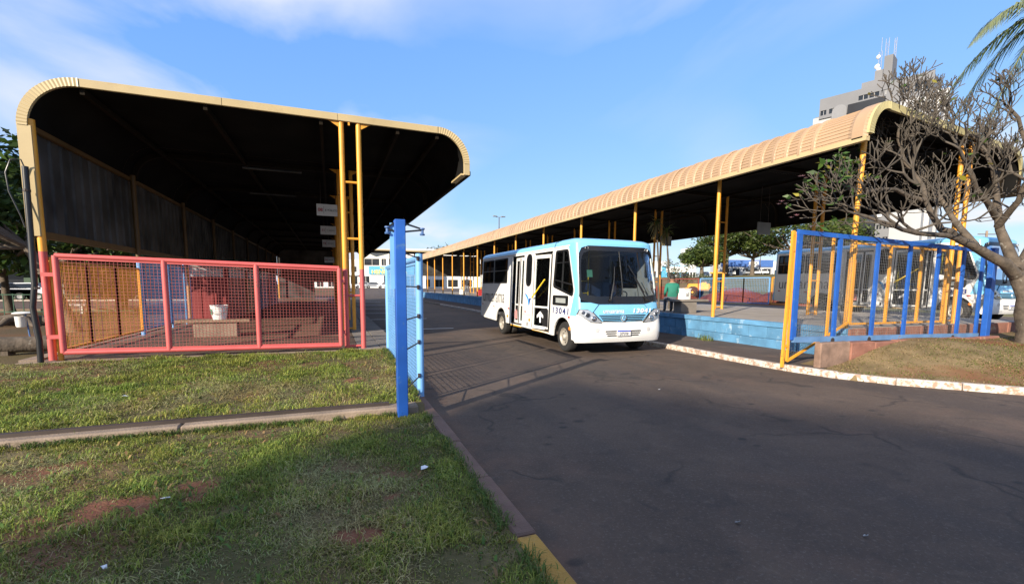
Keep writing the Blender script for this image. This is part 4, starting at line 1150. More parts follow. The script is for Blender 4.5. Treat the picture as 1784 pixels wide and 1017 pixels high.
    for (u0, u1, z1, u2) in ((-0.30, -0.14, 2.25, -0.22), (0.62, 0.22, 2.30, 0.36)):      # wipers
        r0 = S(u0, 1.40, 0.05); r1 = S((u0 + u1 * 1.4) / 2.4 + 0.0, 1.80, 0.06)
        wp = B(MB().tube([r0, S(u0 + (u1 - u0) * 0.5, 1.80, 0.06), S(u1 + (u0 - u1) * 0.25, 2.0, 0.05)], [0.02, 0.014, 0.009], 6), 'wiper', BLACK)
        B(MB().tube([S(u0 + (u1 - u0) * 0.25 + .05, 1.60, 0.035), S(u0 + (u1 - u0) * 0.62 + .02, 1.95, 0.035), S(u1, z1, 0.03)], 0.012, 5), 'wiper_blade', BLACK, wp)
        B(MB().lathe([(-0.02, 0.0), (-0.02, 0.03), (0.03, 0.035)], (r0[0], r0[1], r0[2]), 'y', 10), 'wiper_pivot', BLACK, wp)
    # blue corner pillars: strip wrapping from face to driver's window
    for s_, sd_ in ((-1, sideL), (1, sideR)):
        fr_ = [(edge_front(z) - 0.004, z) for z in (2.80, 2.4, 1.9, 1.35, 1.0)]
        back = [(0.56, 1.0), (0.42, 1.45), (0.372, 1.62), (0.39, 1.72), (0.78, 2.72), (0.83, 2.80)]
        f2 = (lambda a_, b_, t: (sd_(a_, b_, 0)[0] + (-0.005 if sd_ is sideL else 0.005) * (1 - t), a_, b_))
        B(MB().plate(fr_ + back[:1] + back[1:], [], f2, 1), 'corner_pillar', BBLUE, fix=True)
        mb = MB(); zs = [1.345 + (2.80 - 1.345) * i / 16 for i in range(17)]
        uu = [s_ * uval(0.60 + 0.40 * j / 10) for j in range(11)]
        for z in zs: mb.v += [S(u, z, 0.003) for u in uu]
        mb.f = [(i * 11 + j, i * 11 + j + 1, (i + 1) * 11 + j + 1, (i + 1) * 11 + j) for i in range(16) for j in range(10) if abs(uu[j]) > 0.955]
        B(mb, 'corner_pillar', BBLUE, smooth=60)
    mb = MB(); zs = [2.50, 2.56, 2.63, 2.70, 2.80]
    for z in zs: mb.v += [S(u, z, 0.0) for u in US]
    m_ = len(US); mb.f = [(i * m_ + j, i * m_ + j + 1, (i + 1) * m_ + j + 1, (i + 1) * m_ + j) for i in range(4) for j in range(m_ - 1) if i == 3 or min(abs(US[j]), abs(US[j + 1])) > 0.885]
    B(mb, 'front_header', BBLUE, smooth=50)
    # roof: rings drawn in from the eaves line
    ol = [S(u, ZT) for u in US][::-1]             # far side -> door side? reversed below
    hwT = BW / 2 - bus_in(ZT)
    rear = [(BW / 2 + hwT * uval(-1 + 2 * i / 40), 8.2 - (CDEP * 0.8) * (1 - (1 - min(1, abs(uval(-1 + 2 * i / 40))) ** NEXP) ** (1 / NEXP)), ZT) for i in range(41)]
    xs0 = BW / 2 - hwT; xs1 = BW / 2 + hwT
    front_c = [S(u, ZT) for u in US]
    sideA = [(xs1, y, ZT) for y in np.linspace(front_c[-1][1], 7.96, 14)[1:-1]]
    sideB = [(xs0, y, ZT) for y in np.linspace(7.96, front_c[0][1], 14)[1:-1]]
    O = front_c + sideA + rear[::-1] + sideB
    n = len(O); mb = MB()
    prof_ = [(0, 0), (0.0, 0.05), (0.03, 0.10), (0.09, 0.145), (0.2, 0.18), (0.42, 0.205), (0.8, 0.22)]
    cy_ = 4.4
    for d, h in prof_:
        for (x, y, z) in O:
            fx = 1 - d / hwT
            ty = d * (1.9 if y < 2 else 0.9)
            t = min(1, abs(y - cy_) / (3.6))
            yn = y + (ty if y < cy_ else -ty) * min(1.0, abs(y - cy_) / 3.3)
            mb.v.append((BW / 2 + (x - BW / 2) * fx, yn, z + h * (1.08 if y < 1.5 else 1.0)))
    K = len(prof_)
    for i in range(K - 1):
        for j in range(n):
            a_ = i * n + j; b_ = i * n + (j + 1) % n; mb.f.append((a_, b_, b_ + n, a_ + n))
    mb.f.append(tuple((K - 1) * n + j for j in range(n)))
    roof = B(mb, 'roof', BBLUE, smooth=60)
    B(MB().tube([(0.28, 1.55, 2.985), (0.1, 1.55, 2.93), (0.046, 1.55, 2.80)], 0.008, 5), 'roof_seam', BLACK, roof)
    B(MB().tube([(xs0 - 0.006, y, 2.795) for y in np.linspace(0.75, 8.0, 10)], 0.016, 6), 'drip_rail', BWHITE, roof)
    B(MB().box(0.8, 1.7, 4.4, 5.2, 3.0, 3.10), 'roof_hatch', BWHITE, roof, bevel=0.03)
    # rear wall and rear corner in blue
    mb = MB(); zs = [0.56, 0.8, 1.2, 1.6, 2.0, 2.4, 2.80]
    ru = [uval(-1 + 2 * i / 40) for i in range(41)]
    for z in zs:
        hw = BW / 2 - bus_in(z)
        mb.v += [(BW / 2 + hw * u, 8.2 - CDEP * 0.8 * (1 - (1 - min(1, abs(u)) ** NEXP) ** (1 / NEXP)) + (0.03 if z < 1.2 else 0), z) for u in ru]
    mb.f = [(i * 41 + j, (i + 1) * 41 + j, (i + 1) * 41 + j + 1, i * 41 + j + 1) for i in range(len(zs) - 1) for j in range(40)]
    B(mb, 'rear_panel', BBLUE, smooth=50)
    B(MB().plate(rrect(0.3, 2.2, 1.75, 2.6, 0.12), [], lambda a_, b_, t: (a_, 8.195 + 0.015 * t, b_), 1), 'rear_window', DARKW, fix=True)
    # glazing of the door side
    def pane(poly, name, mt, rim=True, inset=0.004, rimw=0.035):
        o = B(MB().plate(poly, [], lambda a_, b_, t: (bus_in(b_) + 0.012 + 0.006 * t, a_, b_), 1), name, mt, fix=True)
        if rim:
            c = (sum(p[0] for p in poly) / len(poly), sum(p[1] for p in poly) / len(poly))
            def grow(k_): return [(p[0] + math.copysign(1, p[0] - c[0]) * k_ * min(1, abs(p[0] - c[0]) / 0.12), p[1] + math.copysign(1, p[1] - c[1]) * k_ * min(1, abs(p[1] - c[1]) / 0.12)) for p in poly]
            B(MB().plate(grow(0.012), [grow(-rimw)[::-1]], lambda a_, b_, t: (bus_in(b_) - 0.006 + 0.02 * t, a_, b_), 1), 'window_seal', BLACK, o, fix=True)
        return o
    for w_, (a_, b_) in zip(wins, ((6.66, 7.96), (5.22, 6.60))):
        o = pane(w_, 'window', GLASSD)
        B(MB().box(bus_in(2.3) - 0.004, bus_in(2.3) + 0.02, a_ + 0.03, b_ - 0.03, 2.27, 2.295), 'window_bar', STEEL, o)
    pane(pillar, 'window', GLASSD)
    o = pane(drv, 'driver_window', GLASSC, rimw=0.04)
    B(MB().plate([(1.08, 1.65), (1.11, 1.65), (1.11, 2.70), (1.08, 2.70)], [], lambda a_, b_, t: (bus_in(b_) - 0.003 + 0.02 * t, a_, b_), 1), 'window_bar', BLACK, o)
    B(MB().box(bus_in(2.4) - 0.003, bus_in(2.4) + 0.02, 0.80, 1.52, 2.36, 2.385), 'window_bar', BLACK, o)
    B(MB().beam((bus_in(1.85) + 0.01, 0.5, 1.78), (bus_in(1.85) + 0.01, 1.54, 1.92), 0.02, 0.03), 'window_bar', BLACK, o)
    o = pane(dest, 'route_window', GLASSD, rimw=0.055)
    B(MB().box(0.041, 0.047, 0.86, 1.42, 1.30, 1.43), 'route_board', mat('route_grey', (0.30, 0.32, 0.31), 0.5, var=0.1), o)
    # doors
    def leaf(p0, p1, z0, z1, split=1.12, fw_=0.07):
        """one door leaf between plan points p0 and p1"""
        p0 = Vector((*p0, 0)); p1 = Vector((*p1, 0)); d = (p1 - p0); L = d.length; d.normalize(); nrm = Vector((d.y, -d.x, 0))
        f = lambda a_, b_, t: tuple(p0 + d * a_ + nrm * (0.035 * (t - 0.5)) + Vector((bus_in(b_), 0, b_)))
        o = B(MB().plate([(0, z0), (L, z0), (L, z1), (0, z1)], [rrect(fw_, L - fw_, z0 + 0.09, split - 0.02, 0.03), rrect(fw_, L - fw_, split + 0.03, z1 - 0.1, 0.03)], f, 1), 'door_leaf', BWHITE, fix=True)
        g2 = lambda a_, b_, t: tuple(p0 + d * a_ + nrm * (0.006 * (t - 0.5)) + Vector((bus_in(b_), 0, b_)))
        for za, zb_ in ((z0 + 0.08, split - 0.01), (split + 0.02, z1 - 0.09)):
            B(MB().plate([(fw_ - .01, za), (L - fw_ + .01, za), (L - fw_ + .01, zb_), (fw_ - .01, zb_)], [], g2, 1), 'door_glass', GLASSC, o, fix=True)
        for e_ in (0.0, L):
            q = p0 + d * e_
            B(MB().beam((q.x + bus_in(z0), q.y, z0 + .01), (q.x + bus_in(z1), q.y, z1 - 0.02), 0.036, 0.036), 'door_seal', BLACK, o)
        return o
    l0 = leaf((0.09, 4.60), (0.05, 4.13), 0.52, 2.66)
    leaf((0.05, 4.09), (0.09, 3.78), 0.52, 2.66, fw_=0.055)
    B(MB().plate([(4.22, 0.66), (4.42, 0.66), (4.42, 0.90), (4.32, 0.98), (4.22, 0.90)], [], lambda a_, b_, t: (0.025 + 0.04 + 0.003 * t - 0.03, a_, b_), 1), 'door_sticker', mat('sticker_red', (0.65, 0.25, 0.24), 0.5), l0, fix=True)
    if open_door:
        l1 = leaf((0.03, 2.96), (0.16, 2.10), 0.47, 2.66, fw_=0.06)
        leaf((0.14, 1.98), (0.02, 1.75), 0.47, 2.66, fw_=0.045)
        B(MB().cyl((-0.03, 2.86, 1.40), (0.03, 2.12, 1.93), 0.021, n=10), 'door_handrail', mat('safety_yellow', (0.80, 0.55, 0.03), 0.4), l1, smooth=40)
        aw = MB()
        aw.plate([(2.50, 0.66), (2.57, 0.66), (2.57, 0.86), (2.71, 0.79), (2.71, 0.87), (2.535, 1.0), (2.36, 0.87), (2.36, 0.79), (2.50, 0.86)], [], lambda a_, b_, t: (0.055 + (2.96 - a_) * 0.145 + 0.003 * t - 0.02, a_, b_), 1)
        B(aw, 'arrow_sign', TEXTW, l1, fix=True)
        B(MB().box(0.12, 0.13, 2.10, 2.9, 0.56, 1.08), 'door_kick_panel', BLACK, l1)
    else:
        leaf((0.03, 2.96), (0.03, 2.36), 0.47, 2.66); leaf((0.03, 2.32), (0.03, 1.75), 0.47, 2.66)
    for y0, y1 in ((1.74, 2.96), (3.76, 4.78)):     # steps
        B(MB().box(0.02, 0.5, y0, y1, 0.40, 0.45), 'door_step', DKSTEEL)
        B(MB().box(0.005, 0.03, y0 + 0.04, y1 - 0.04, 0.405, 0.445), 'step_edge', mat('step_yellow', (0.55, 0.30, 0.03), 0.6, var=0.25))
        B(MB().box(0.45, 0.5, y0, y1, 0.45, 0.78), 'door_riser', BLACK)
    # lettering and logo on the side
    text('side_text', 'umuarama', 0.72, TEXTG, body, (bus_in(1.13) - 0.005, 7.88, 1.13), (0, -1, 0), (0.038, 0, 1), local=True, width=2.42, bold=-0.008)
    text('side_number', number, 0.235, TEXTB, body, (bus_in(1.01) - 0.005, 1.60, 1.01), (0, -1, 0), (0.038, 0, 1), local=True, width=0.90, bold=0.006, space=1.3)['kind'] = 'stuff'
    LG1 = mat('logo_blue', (0.05, 0.28, 0.62), 0.5); LG2 = mat('logo_navy', (0.01, 0.05, 0.25), 0.5)
    sd2 = lambda a_, b_, t: (bus_in(b_) - 0.004 + 0.003 * t, a_, b_)
    B(MB().plate([(3.60, 1.50), (3.42, 1.48), (3.30, 1.40), (3.24, 1.30), (3.20, 1.10), (3.28, 1.18), (3.36, 1.34)], [], sd2, 1), 'logo_wing', LG1, body, fix=True)
    B(MB().plate([(3.24, 1.36), (3.05, 1.37), (3.14, 1.30), (3.20, 1.12)], [], sd2, 1), 'logo_wing', LG2, body, fix=True)
    B(MB().plate([(3.62, 1.515), (3.42, 1.50), (3.50, 1.485)], [], sd2, 1), 'logo_wing', mat('logo_pink', (0.55, 0.18, 0.22), 0.5), body, fix=True)
    # small side lamps and reflectors
    for y, z, mt in ((7.85, 1.0, REDP), (6.5, 0.96, REDP), (4.98, 0.95, REDP), (3.5, 0.92, REDP), (0.62, 0.93, REDP)):
        B(MB().box(-0.006, 0.02, y - 0.10, y, z, z + 0.045), 'side_reflector', mt, body); 
        B(MB().box(-0.005, 0.02, y - 0.18, y - 0.105, z, z + 0.045), 'side_reflector', WHITEP, body)
    for y, z in ((0.52, 0.66), (3.12, 0.70), (5.02, 0.70)):
        B(MB().lathe([(-0.03, 0.0), (-0.022, 0.03), (-0.005, 0.05), (0.01, 0.05)], (0, y, z), 'x', 12), 'side_indicator', AMBER, body, smooth=40)
    B(MB().box(-0.003, 0.01, 3.26, 3.32, 0.50, 0.62), 'flap_handle', BLACK, body)
    for y in (1.68, 3.02, 3.68, 4.86):               # panel joints
        B(MB().plate([(y - 0.006, 0.46), (y + 0.006, 0.46), (y + 0.006, 2.7), (y - 0.006, 2.7)], [], lambda a_, b_, t: (bus_in(b_) - 0.004 + 0.006 * t, a_, b_), 1), 'panel_joint', mat('joint_grey', (0.30, 0.28, 0.25), 0.7), body)
    B(MB().box(-0.0015, 0.01, 3.06, 3.66, 0.85, 0.858), 'panel_joint', mat('joint_grey', (0.3, .28, .25), .7), body)
    # wheels
    def wheel(x, y, sgn, dual=False):
        r, wdt = 0.405, 0.24
        t_ = [(0, 0.23), (0.005, 0.30), (0.0, 0.365), (0.03, 0.398), (0.06, r), (wdt - 0.06, r), (wdt - 0.03, 0.398), (wdt, 0.365), (wdt, 0.23)]
        o = B(MB().lathe([(sgn * a_, b_) for a_, b_ in t_], (x, y, r), 'x', 32), 'wheel', RUBBER, smooth=35)
        dish = 0.10 if dual else 0.045
        rp = [(-0.004, 0.235), (-0.008, 0.222), (0.03, 0.205), (dish, 0.18), (dish, 0.10), (dish - 0.05, 0.085), (dish - 0.08, 0.06), (dish - 0.085, 0.0)]
        rim = B(MB().lathe([(sgn * a_, b_) for a_, b_ in rp], (x, y, r), 'x', 28), 'rim', mat('wheel_grey', (0.36, 0.33, 0.28), 0.5, metal=0.3, var=0.3, scale=9), o, smooth=35)
        nuts = MB(); holes = MB()
        for i in range(6):
            t = 2 * math.pi * i / 6
            c = (x + sgn * (dish - 0.012), y + 0.105 * math.cos(t), r + 0.105 * math.sin(t))
            nuts.cyl(c, (c[0] + sgn * 0.02, c[1], c[2]), 0.016, n=6)
            t += 0.5; c = (x + sgn * (dish - 0.003), y + 0.15 * math.cos(t), r + 0.15 * math.sin(t))
            holes.cyl(c, (c[0] + sgn * 0.01, c[1], c[2]), 0.026, n=10)
        B(nuts, 'wheel_nuts', STEEL, rim); B(holes, 'rim_holes', BLACK, rim)
        return o
    wheel(0.07, FWc, 1); wheel(BW - 0.07, FWc, -1)
    wheel(0.05, RWc, 1, True); wheel(BW - 0.05, RWc, -1, True)
    wheel(0.34, RWc, 1, True); wheel(BW - 0.34, RWc, -1, True)
    for c in (FWc, RWc):                            # dark arch liners
        for xa, xb in ((0.046, 0.60), (BW - 0.60, BW - 0.046)):
            mb = MB(); pts = [(c + 0.545 * math.cos(math.pi * i / 12), 0.40 + 0.545 * math.sin(math.pi * i / 12)) for i in range(13)]
            mb.v = [(xa, p[0], p[1]) for p in pts] + [(xb, p[0], p[1]) for p in pts]
            mb.f = [(i, i + 1, 13 + i + 1, 13 + i) for i in range(12)]
            B(mb, 'wheel_arch', BLACK)
    # interior: floor, engine cover, dash, seats, poles
    B(MB().box(0.50, BW - 0.06, 0.5, 8.1, 0.70, 0.78), 'floor', mat('bus_floor', (0.06, 0.06, 0.065), 0.7), bevel=0)
    B(MB().box(0.06, 0.50, 4.9, 8.1, 0.70, 0.78), 'floor', mat('bus_floor', (0.06, 0.06, 0.065), 0.7))
    B(MB().box(0.06, 0.50, 3.0, 3.72, 0.70, 0.78), 'floor', mat('bus_floor', (0.06, 0.06, 0.065), 0.7))
    B(MB().box(0.12, BW - 0.12, 0.36, 8.0, 0.42, 0.50), 'chassis', DKSTEEL)
    CEIL = mat('bus_ceiling', (0.22, 0.22, 0.215), 0.7)
    B(MB().box(0.1, BW - 0.1, 0.9, 8.0, 2.76, 2.79), 'ceiling', CEIL)
    DASH = mat('dash_grey', (0.10, 0.105, 0.11), 0.6)
    B(MB().box(0.20, BW - 0.20, 0.42, 0.82, 1.0, 1.46), 'dashboard', DASH, bevel=0.05)
    B(MB().box(0.55, 1.15, 0.8, 1.5, 0.78, 1.2), 'engine_cover', DASH, bevel=0.06)
    mb = MB(); cst = Vector((1.82, 0.98, 1.46)); ax = Vector((0, 0.75, 0.66)).normalized(); e1 = Vector((1, 0, 0)); e2 = ax.cross(e1)
    mb.tube([cst + 0.21 * (math.cos(2 * math.pi * i / 20) * e1 + math.sin(2 * math.pi * i / 20) * e2) for i in range(21)], 0.016, 6)
    for t in (0.5, 2.6, 4.7): mb.cyl(cst, cst + 0.2 * (math.cos(t) * e1 + math.sin(t) * e2), 0.012, n=5)
    B(mb, 'steering_wheel', BLACK, smooth=40)
    SEAT = mat('seat_blue', (0.03, 0.06, 0.16), 0.8, var=0.2)
    def seat(x, y, wd):
        o = B(MB().box(x, x + wd, y, y + 0.42, 1.12, 1.22), 'seat', SEAT, bevel=0.03)
        B(MB().box(x, x + wd, y + 0.36, y + 0.46, 1.18, 1.86), 'seat_back', SEAT, o, bevel=0.03)
        B(MB().box(x + 0.1, x + wd - 0.1, y + 0.1, y + 0.34, 0.78, 1.12), 'seat_foot', DKSTEEL, o)
    seat(1.6, 1.15, 0.48)
    for y in (2.2, 3.0, 3.8, 4.9, 5.8, 6.7, 7.4): seat(1.5, y, 0.86)
    for y in (5.2, 6.0, 6.8, 7.4): seat(0.12, y, 0.86)
    YP = mat('safety_yellow', (0.80, 0.55, 0.03), 0.4)
    for x, y in ((1.25, 1.75), (1.25, 3.0), (0.52, 1.66), (0.52, 3.05), (1.25, 4.6), (0.52, 4.85), (0.52, 3.7)):
        B(MB().cyl((x, y, 0.78), (x, y, 2.76), 0.018, n=8), 'grab_pole', YP, smooth=40)
    for a_, b_ in (((0.52, 1.66, 1.55), (1.25, 1.75, 1.55)), ((0.52, 3.05, 1.5), (0.52, 3.7, 1.5)), ((0.52, 1.66, 1.9), (1.25, 1.75, 1.9)), ((1.0, 1.8, 2.55), (1.0, 7.8, 2.55))):
        B(MB().cyl(a_, b_, 0.016, n=8), 'grab_rail', YP, smooth=40)
    B(MB().box(0.22, 0.36, 0.61, 0.62, 1.96, 2.14) if False else patch([(-0.80, 1.98), (-0.68, 1.98), (-0.68, 2.16), (-0.80, 2.16)], 0.003, 2), 'screen_sticker', mat('sticker_green', (0.16, 0.50, 0.33), 0.6), scr)
    B(patch([(0.905, 1.7), (0.945, 1.7), (0.93, 2.5), (0.89, 2.5)], 0.017, 3), 'pillar_trim', mat('trim_pale', (0.45, 0.50, 0.45), 0.6), scr, smooth=40)
    # mirrors on arms
    mr = B(MB().box(BW - 0.44, BW - 0.28, 0.22, 0.32, 2.0, 2.42) if False else MB().box(BW - 0.36, BW - 0.22, 0.30, 0.38, 1.98, 2.40), 'mirror', BLACK, bevel=0.03)
    B(MB().tube([(BW - 0.29, 0.36, 2.40), (BW - 0.29, 0.38, 2.60), (BW - 0.28, 0.5, 2.70)], 0.014, 6), 'mirror_arm', BLACK, mr)
    m2 = B(MB().box(0.12, 0.22, 0.95, 1.10, 2.12, 2.45), 'mirror', BLACK, bevel=0.03)
    return bus
bus1 = make_bus((5.68, 9.90, 0.0), '13041', 'white and light blue minibus with its front door open, standing on the road', 'JXP5F08')
bus2 = make_bus((20.4, 8.45, 0.58), '13048', 'white and light blue minibus parked behind the blue gate and the tree', 'JXP5F15', open_door=True)
# ================================================================ GRASS
def blades(name, X, Y, Z, H, W, lean, tint, label):
    """one bent blade of two quads (as triangles) at each point"""
    n = len(X)
    a = RNG.uniform(0, 2 * np.pi, n); wx, wy = np.cos(a), np.sin(a)
    la = a + np.pi / 2 + RNG.normal(0, 0.4, n); lx, ly = np.cos(la), np.sin(la)
    P = np.stack([X, Y, Z], -1)
    w3 = np.stack([wx, wy, 0 * wx], -1) * W[:, None]
    ld = np.stack([lx, ly, 0 * lx], -1)
    up = np.array([0, 0, 1.0])[None]
    m_ = P + up * (H * 0.62)[:, None] + ld * (H * lean * 0.38)[:, None]
    t_ = P + up * (H * (1.0 - 0.35 * lean))[:, None] + ld * (H * lean)[:, None]
    V = np.stack([P - w3 * .5, P + w3 * .5, m_ + w3 * .42, m_ - w3 * .42, t_], 1).reshape(-1, 3)
    i = np.arange(n)[:, None] * 5
    F = np.concatenate([i + np.array([[0, 1, 2]]), i + np.array([[0, 2, 3]]), i + np.array([[3, 2, 4]])], 0)
    T = np.repeat(tint, 5, 0)
    T = T.reshape(n, 5, 3)
    return V, F, T.reshape(-1, 3)
def pick(n, cols, wts):
    c = np.array(cols)[RNG.choice(len(cols), n, p=np.array(wts) / sum(wts))]
    return c * RNG.uniform(0.75, 1.25, (n, 1))
def left_grass():
    parts = []
    for (x0, x1, y0, y1, n) in ((-3.5, 1.09, 1.2, 3.6, 110000), (-5.0, 1.09, 3.6, 5.88, 120000), (-7.5, 1.09, 6.16, 8.4, 120000), (-9.5, 1.15, 8.4, 10.72, 110000)):
        X = RNG.uniform(x0, x1, n); Y = RNG.uniform(y0, y1, n)
        d = fbm(X * 1.4, Y * 1.4, 31); c = fbm(X * 6, Y * 6, 32, 3)
        keep = RNG.uniform(0, 1, n) < np.clip(0.30 + 1.5 * (d - 0.38) + 1.3 * (c - 0.42), 0.06, 1) * (1 - 0.93 * bare_mask(X, Y))
        X, Y, d, c = X[keep], Y[keep], d[keep], c[keep]; n = len(X)
        Z = lawn_left_z(X, Y) - 0.004
        cl_ = np.clip((fbm(X * 3.2 + 11, Y * 3.2 + 5, 35, 3) - 0.30) / 0.4, 0, 1)
        H = RNG.uniform(0.022, 0.058, n) * (0.45 + 1.25 * cl_) * (1.2 if y0 > 6 else 1.0)
        W = RNG.uniform(0.0035, 0.0075, n) * (1.4 if y0 > 6 else 1.0)
        lean = RNG.uniform(0.3, 1.3, n)
        green = pick(n, [(0.15, 0.18, 0.028), (0.22, 0.235, 0.042), (0.30, 0.28, 0.065), (0.08, 0.11, 0.02)], [3, 4, 3, 3])
        dry = pick(n, [(0.32, 0.26, 0.12), (0.40, 0.33, 0.17), (0.22, 0.165, 0.075)], [3, 2, 2])
        dn = fbm(X * 0.8 + 7, Y * 0.8 + 3, 41)
        s_ = (RNG.uniform(0, 1, n) < np.clip(0.32 + 3.0 * (dn - 0.49) + 0.9 * (0.5 - d), 0.08, 0.9))[:, None]
        T = np.where(s_, dry, green)
        hue = fbm(X * 1.7 + 31, Y * 1.7 + 8, 36, 3)[:, None]
        T = T * (np.array([[1.15, 1.0, 0.9]]) * hue + np.array([[0.75, 1.05, 0.9]]) * (1 - hue)) * (0.8 + 0.5 * cl_[:, None])
        lean = np.where(s_[:, 0], lean + 1.0, lean); H = np.where(s_[:, 0], H * 0.8, H)
        parts.append(blades('g', X, Y, Z, H, W, lean, T, ''))
    # edge tufts spilling over the kerb and along the beam
    n = 9000
    X = np.concatenate([RNG.normal(1.07, 0.035, n // 2), RNG.uniform(-6, 0.9, n // 2)]); Y = np.concatenate([RNG.uniform(1.2, 10.6, n // 2), RNG.normal(5.86, 0.03, n // 2)])
    k = fbm(X * 3, Y * 3, 77) > 0.42; X, Y = X[k], Y[k]; n = len(X)
    parts.append(blades('g', X, Y, lawn_left_z(np.minimum(X, 1.05), Y), RNG.uniform(0.05, 0.10, n), RNG.uniform(0.004, 0.008, n), RNG.uniform(0.4, 1.2, n), pick(n, [(0.07, 0.125, 0.02), (0.11, 0.15, 0.03), (0.24, 0.2, 0.08)], [4, 3, 1]), ''))
    # dead stalks lying flat
    n = 2600
    X = RNG.uniform(-4, 1.0, n); Y = RNG.uniform(1.6, 10, n)
    k = (np.abs(Y - 6.0) > 0.2); X, Y = X[k], Y[k]; n = len(X)
    H = RNG.uniform(0.03, 0.05, n); V, F, T = blades('g', X, Y, lawn_left_z(X, Y) + 0.018, H * 0.35, RNG.uniform(0.002, 0.004, n), RNG.uniform(5, 14, n), pick(n, [(0.36, 0.29, 0.16), (0.28, 0.21, 0.10)], [1, 1]), '')
    parts.append((V, F, T))
    # broad-leaved weeds and fallen leaves
    n = 2200
    X = RNG.uniform(-4.5, 1.05, n); Y = RNG.uniform(1.4, 10.5, n); k = (np.abs(Y - 6.0) > 0.2) & (fbm(X * 2, Y * 2, 91) > 0.45); X, Y = X[k], Y[k]; n = len(X)
    parts.append(blades('g', X, Y, lawn_left_z(X, Y) + 0.01, RNG.uniform(0.03, 0.06, n), RNG.uniform(0.014, 0.026, n), RNG.uniform(0.8, 1.8, n), pick(n, [(0.07, 0.13, 0.022), (0.11, 0.17, 0.03), (0.30, 0.20, 0.08), (0.20, 0.12, 0.05)], [4, 3, 2, 2]), ''))
    off = 0; VV, FF, TT = [], [], []
    for V, F, T in parts:
        VV.append(V); FF.append(F + off); TT.append(T); off += len(V)
    o = tinted_mesh('lawn_grass', np.concatenate(VV), np.concatenate(FF), np.concatenate(TT), GRASSM)
    tag(o, 'green and straw-coloured grass of the left lawn', 'grass', kind='stuff')
left_grass()
def right_grass():
    n = 190000
    X = RNG.uniform(8.9, 19.5, n); Y = RNG.uniform(-1.5, 6.8, n)
    d = kerb_dist(X, Y)
    D = 0.363 * X + 0.926 * Y
    q = fbm(X * 1.1, Y * 1.1, 51); c = fbm(X * 5, Y * 5, 52, 3)
    keep = (d > 0.15) & (D > 6) & ((Y < 6.36) | (X < 9.25)) & (RNG.uniform(0, 1, n) < np.clip(0.3 + 1.6 * (q - 0.42) + 1.0 * (c - 0.45), 0.08, 1))
    soil = np.exp(-(((X - 14.6) / 1.3) ** 2 + ((Y - 6.0) / 0.6) ** 2))
    keep &= RNG.uniform(0, 1, n) > soil * 0.9
    X, Y, q, c = X[keep], Y[keep], q[keep], c[keep]; n = len(X)
    green = pick(n, [(0.11, 0.145, 0.026), (0.16, 0.18, 0.04)], [1, 1]); dry = pick(n, [(0.30, 0.215, 0.10), (0.36, 0.27, 0.14), (0.20, 0.13, 0.065)], [3, 2, 2])
    s_ = (RNG.uniform(0, 1, n) < np.clip(0.42 + 1.9 * (0.5 - fbm(X * 0.9 + 3, Y * 1.3, 61)), 0.25, 0.95))[:, None]
    V, F, T = blades('g', X, Y, lawn_right_z(X, Y) - 0.004, RNG.uniform(0.015, 0.045, n), RNG.uniform(0.006, 0.012, n), RNG.uniform(0.5, 1.8, n), np.where(s_, dry, green), '')
    o = tinted_mesh('dry_lawn_grass', V, F, T, GRASSM)
    tag(o, 'thin dry grass of the right lawn by the white kerb', 'grass', kind='stuff')
right_grass()

# ================================================================ TREES
def leaf_cloud(P, size, cols, wts, droop=0.3, aspect=0.42):
    """pointed leaves, each a folded pair of triangles"""
    n = len(P)
    a = RNG.uniform(0, 2 * np.pi, n); e = RNG.normal(-droop, 0.45, n)
    d = np.stack([np.cos(a) * np.cos(e), np.sin(a) * np.cos(e), np.sin(e)], -1)
    r = RNG.normal(0, 1, (n, 3)); s_ = np.cross(d, r); s_ /= np.linalg.norm(s_, axis=1)[:, None] + 1e-9
    L = size * RNG.uniform(0.6, 1.3, n)
    mid = P + d * (L * 0.45)[:, None]; w3 = s_ * (L * aspect * 0.5)[:, None]
    V = np.stack([P, mid - w3, P + d * L[:, None], mid + w3], 1).reshape(-1, 3)
    i = np.arange(n)[:, None] * 4
    F = np.concatenate([i + np.array([[0, 1, 2]]), i + np.array([[0, 2, 3]])], 0)
    return V, F, np.repeat(pick(n, cols, wts), 4, 0)
GREENS = [(0.030, 0.062, 0.012), (0.048, 0.09, 0.018), (0.075, 0.12, 0.025), (0.022, 0.045, 0.010)]
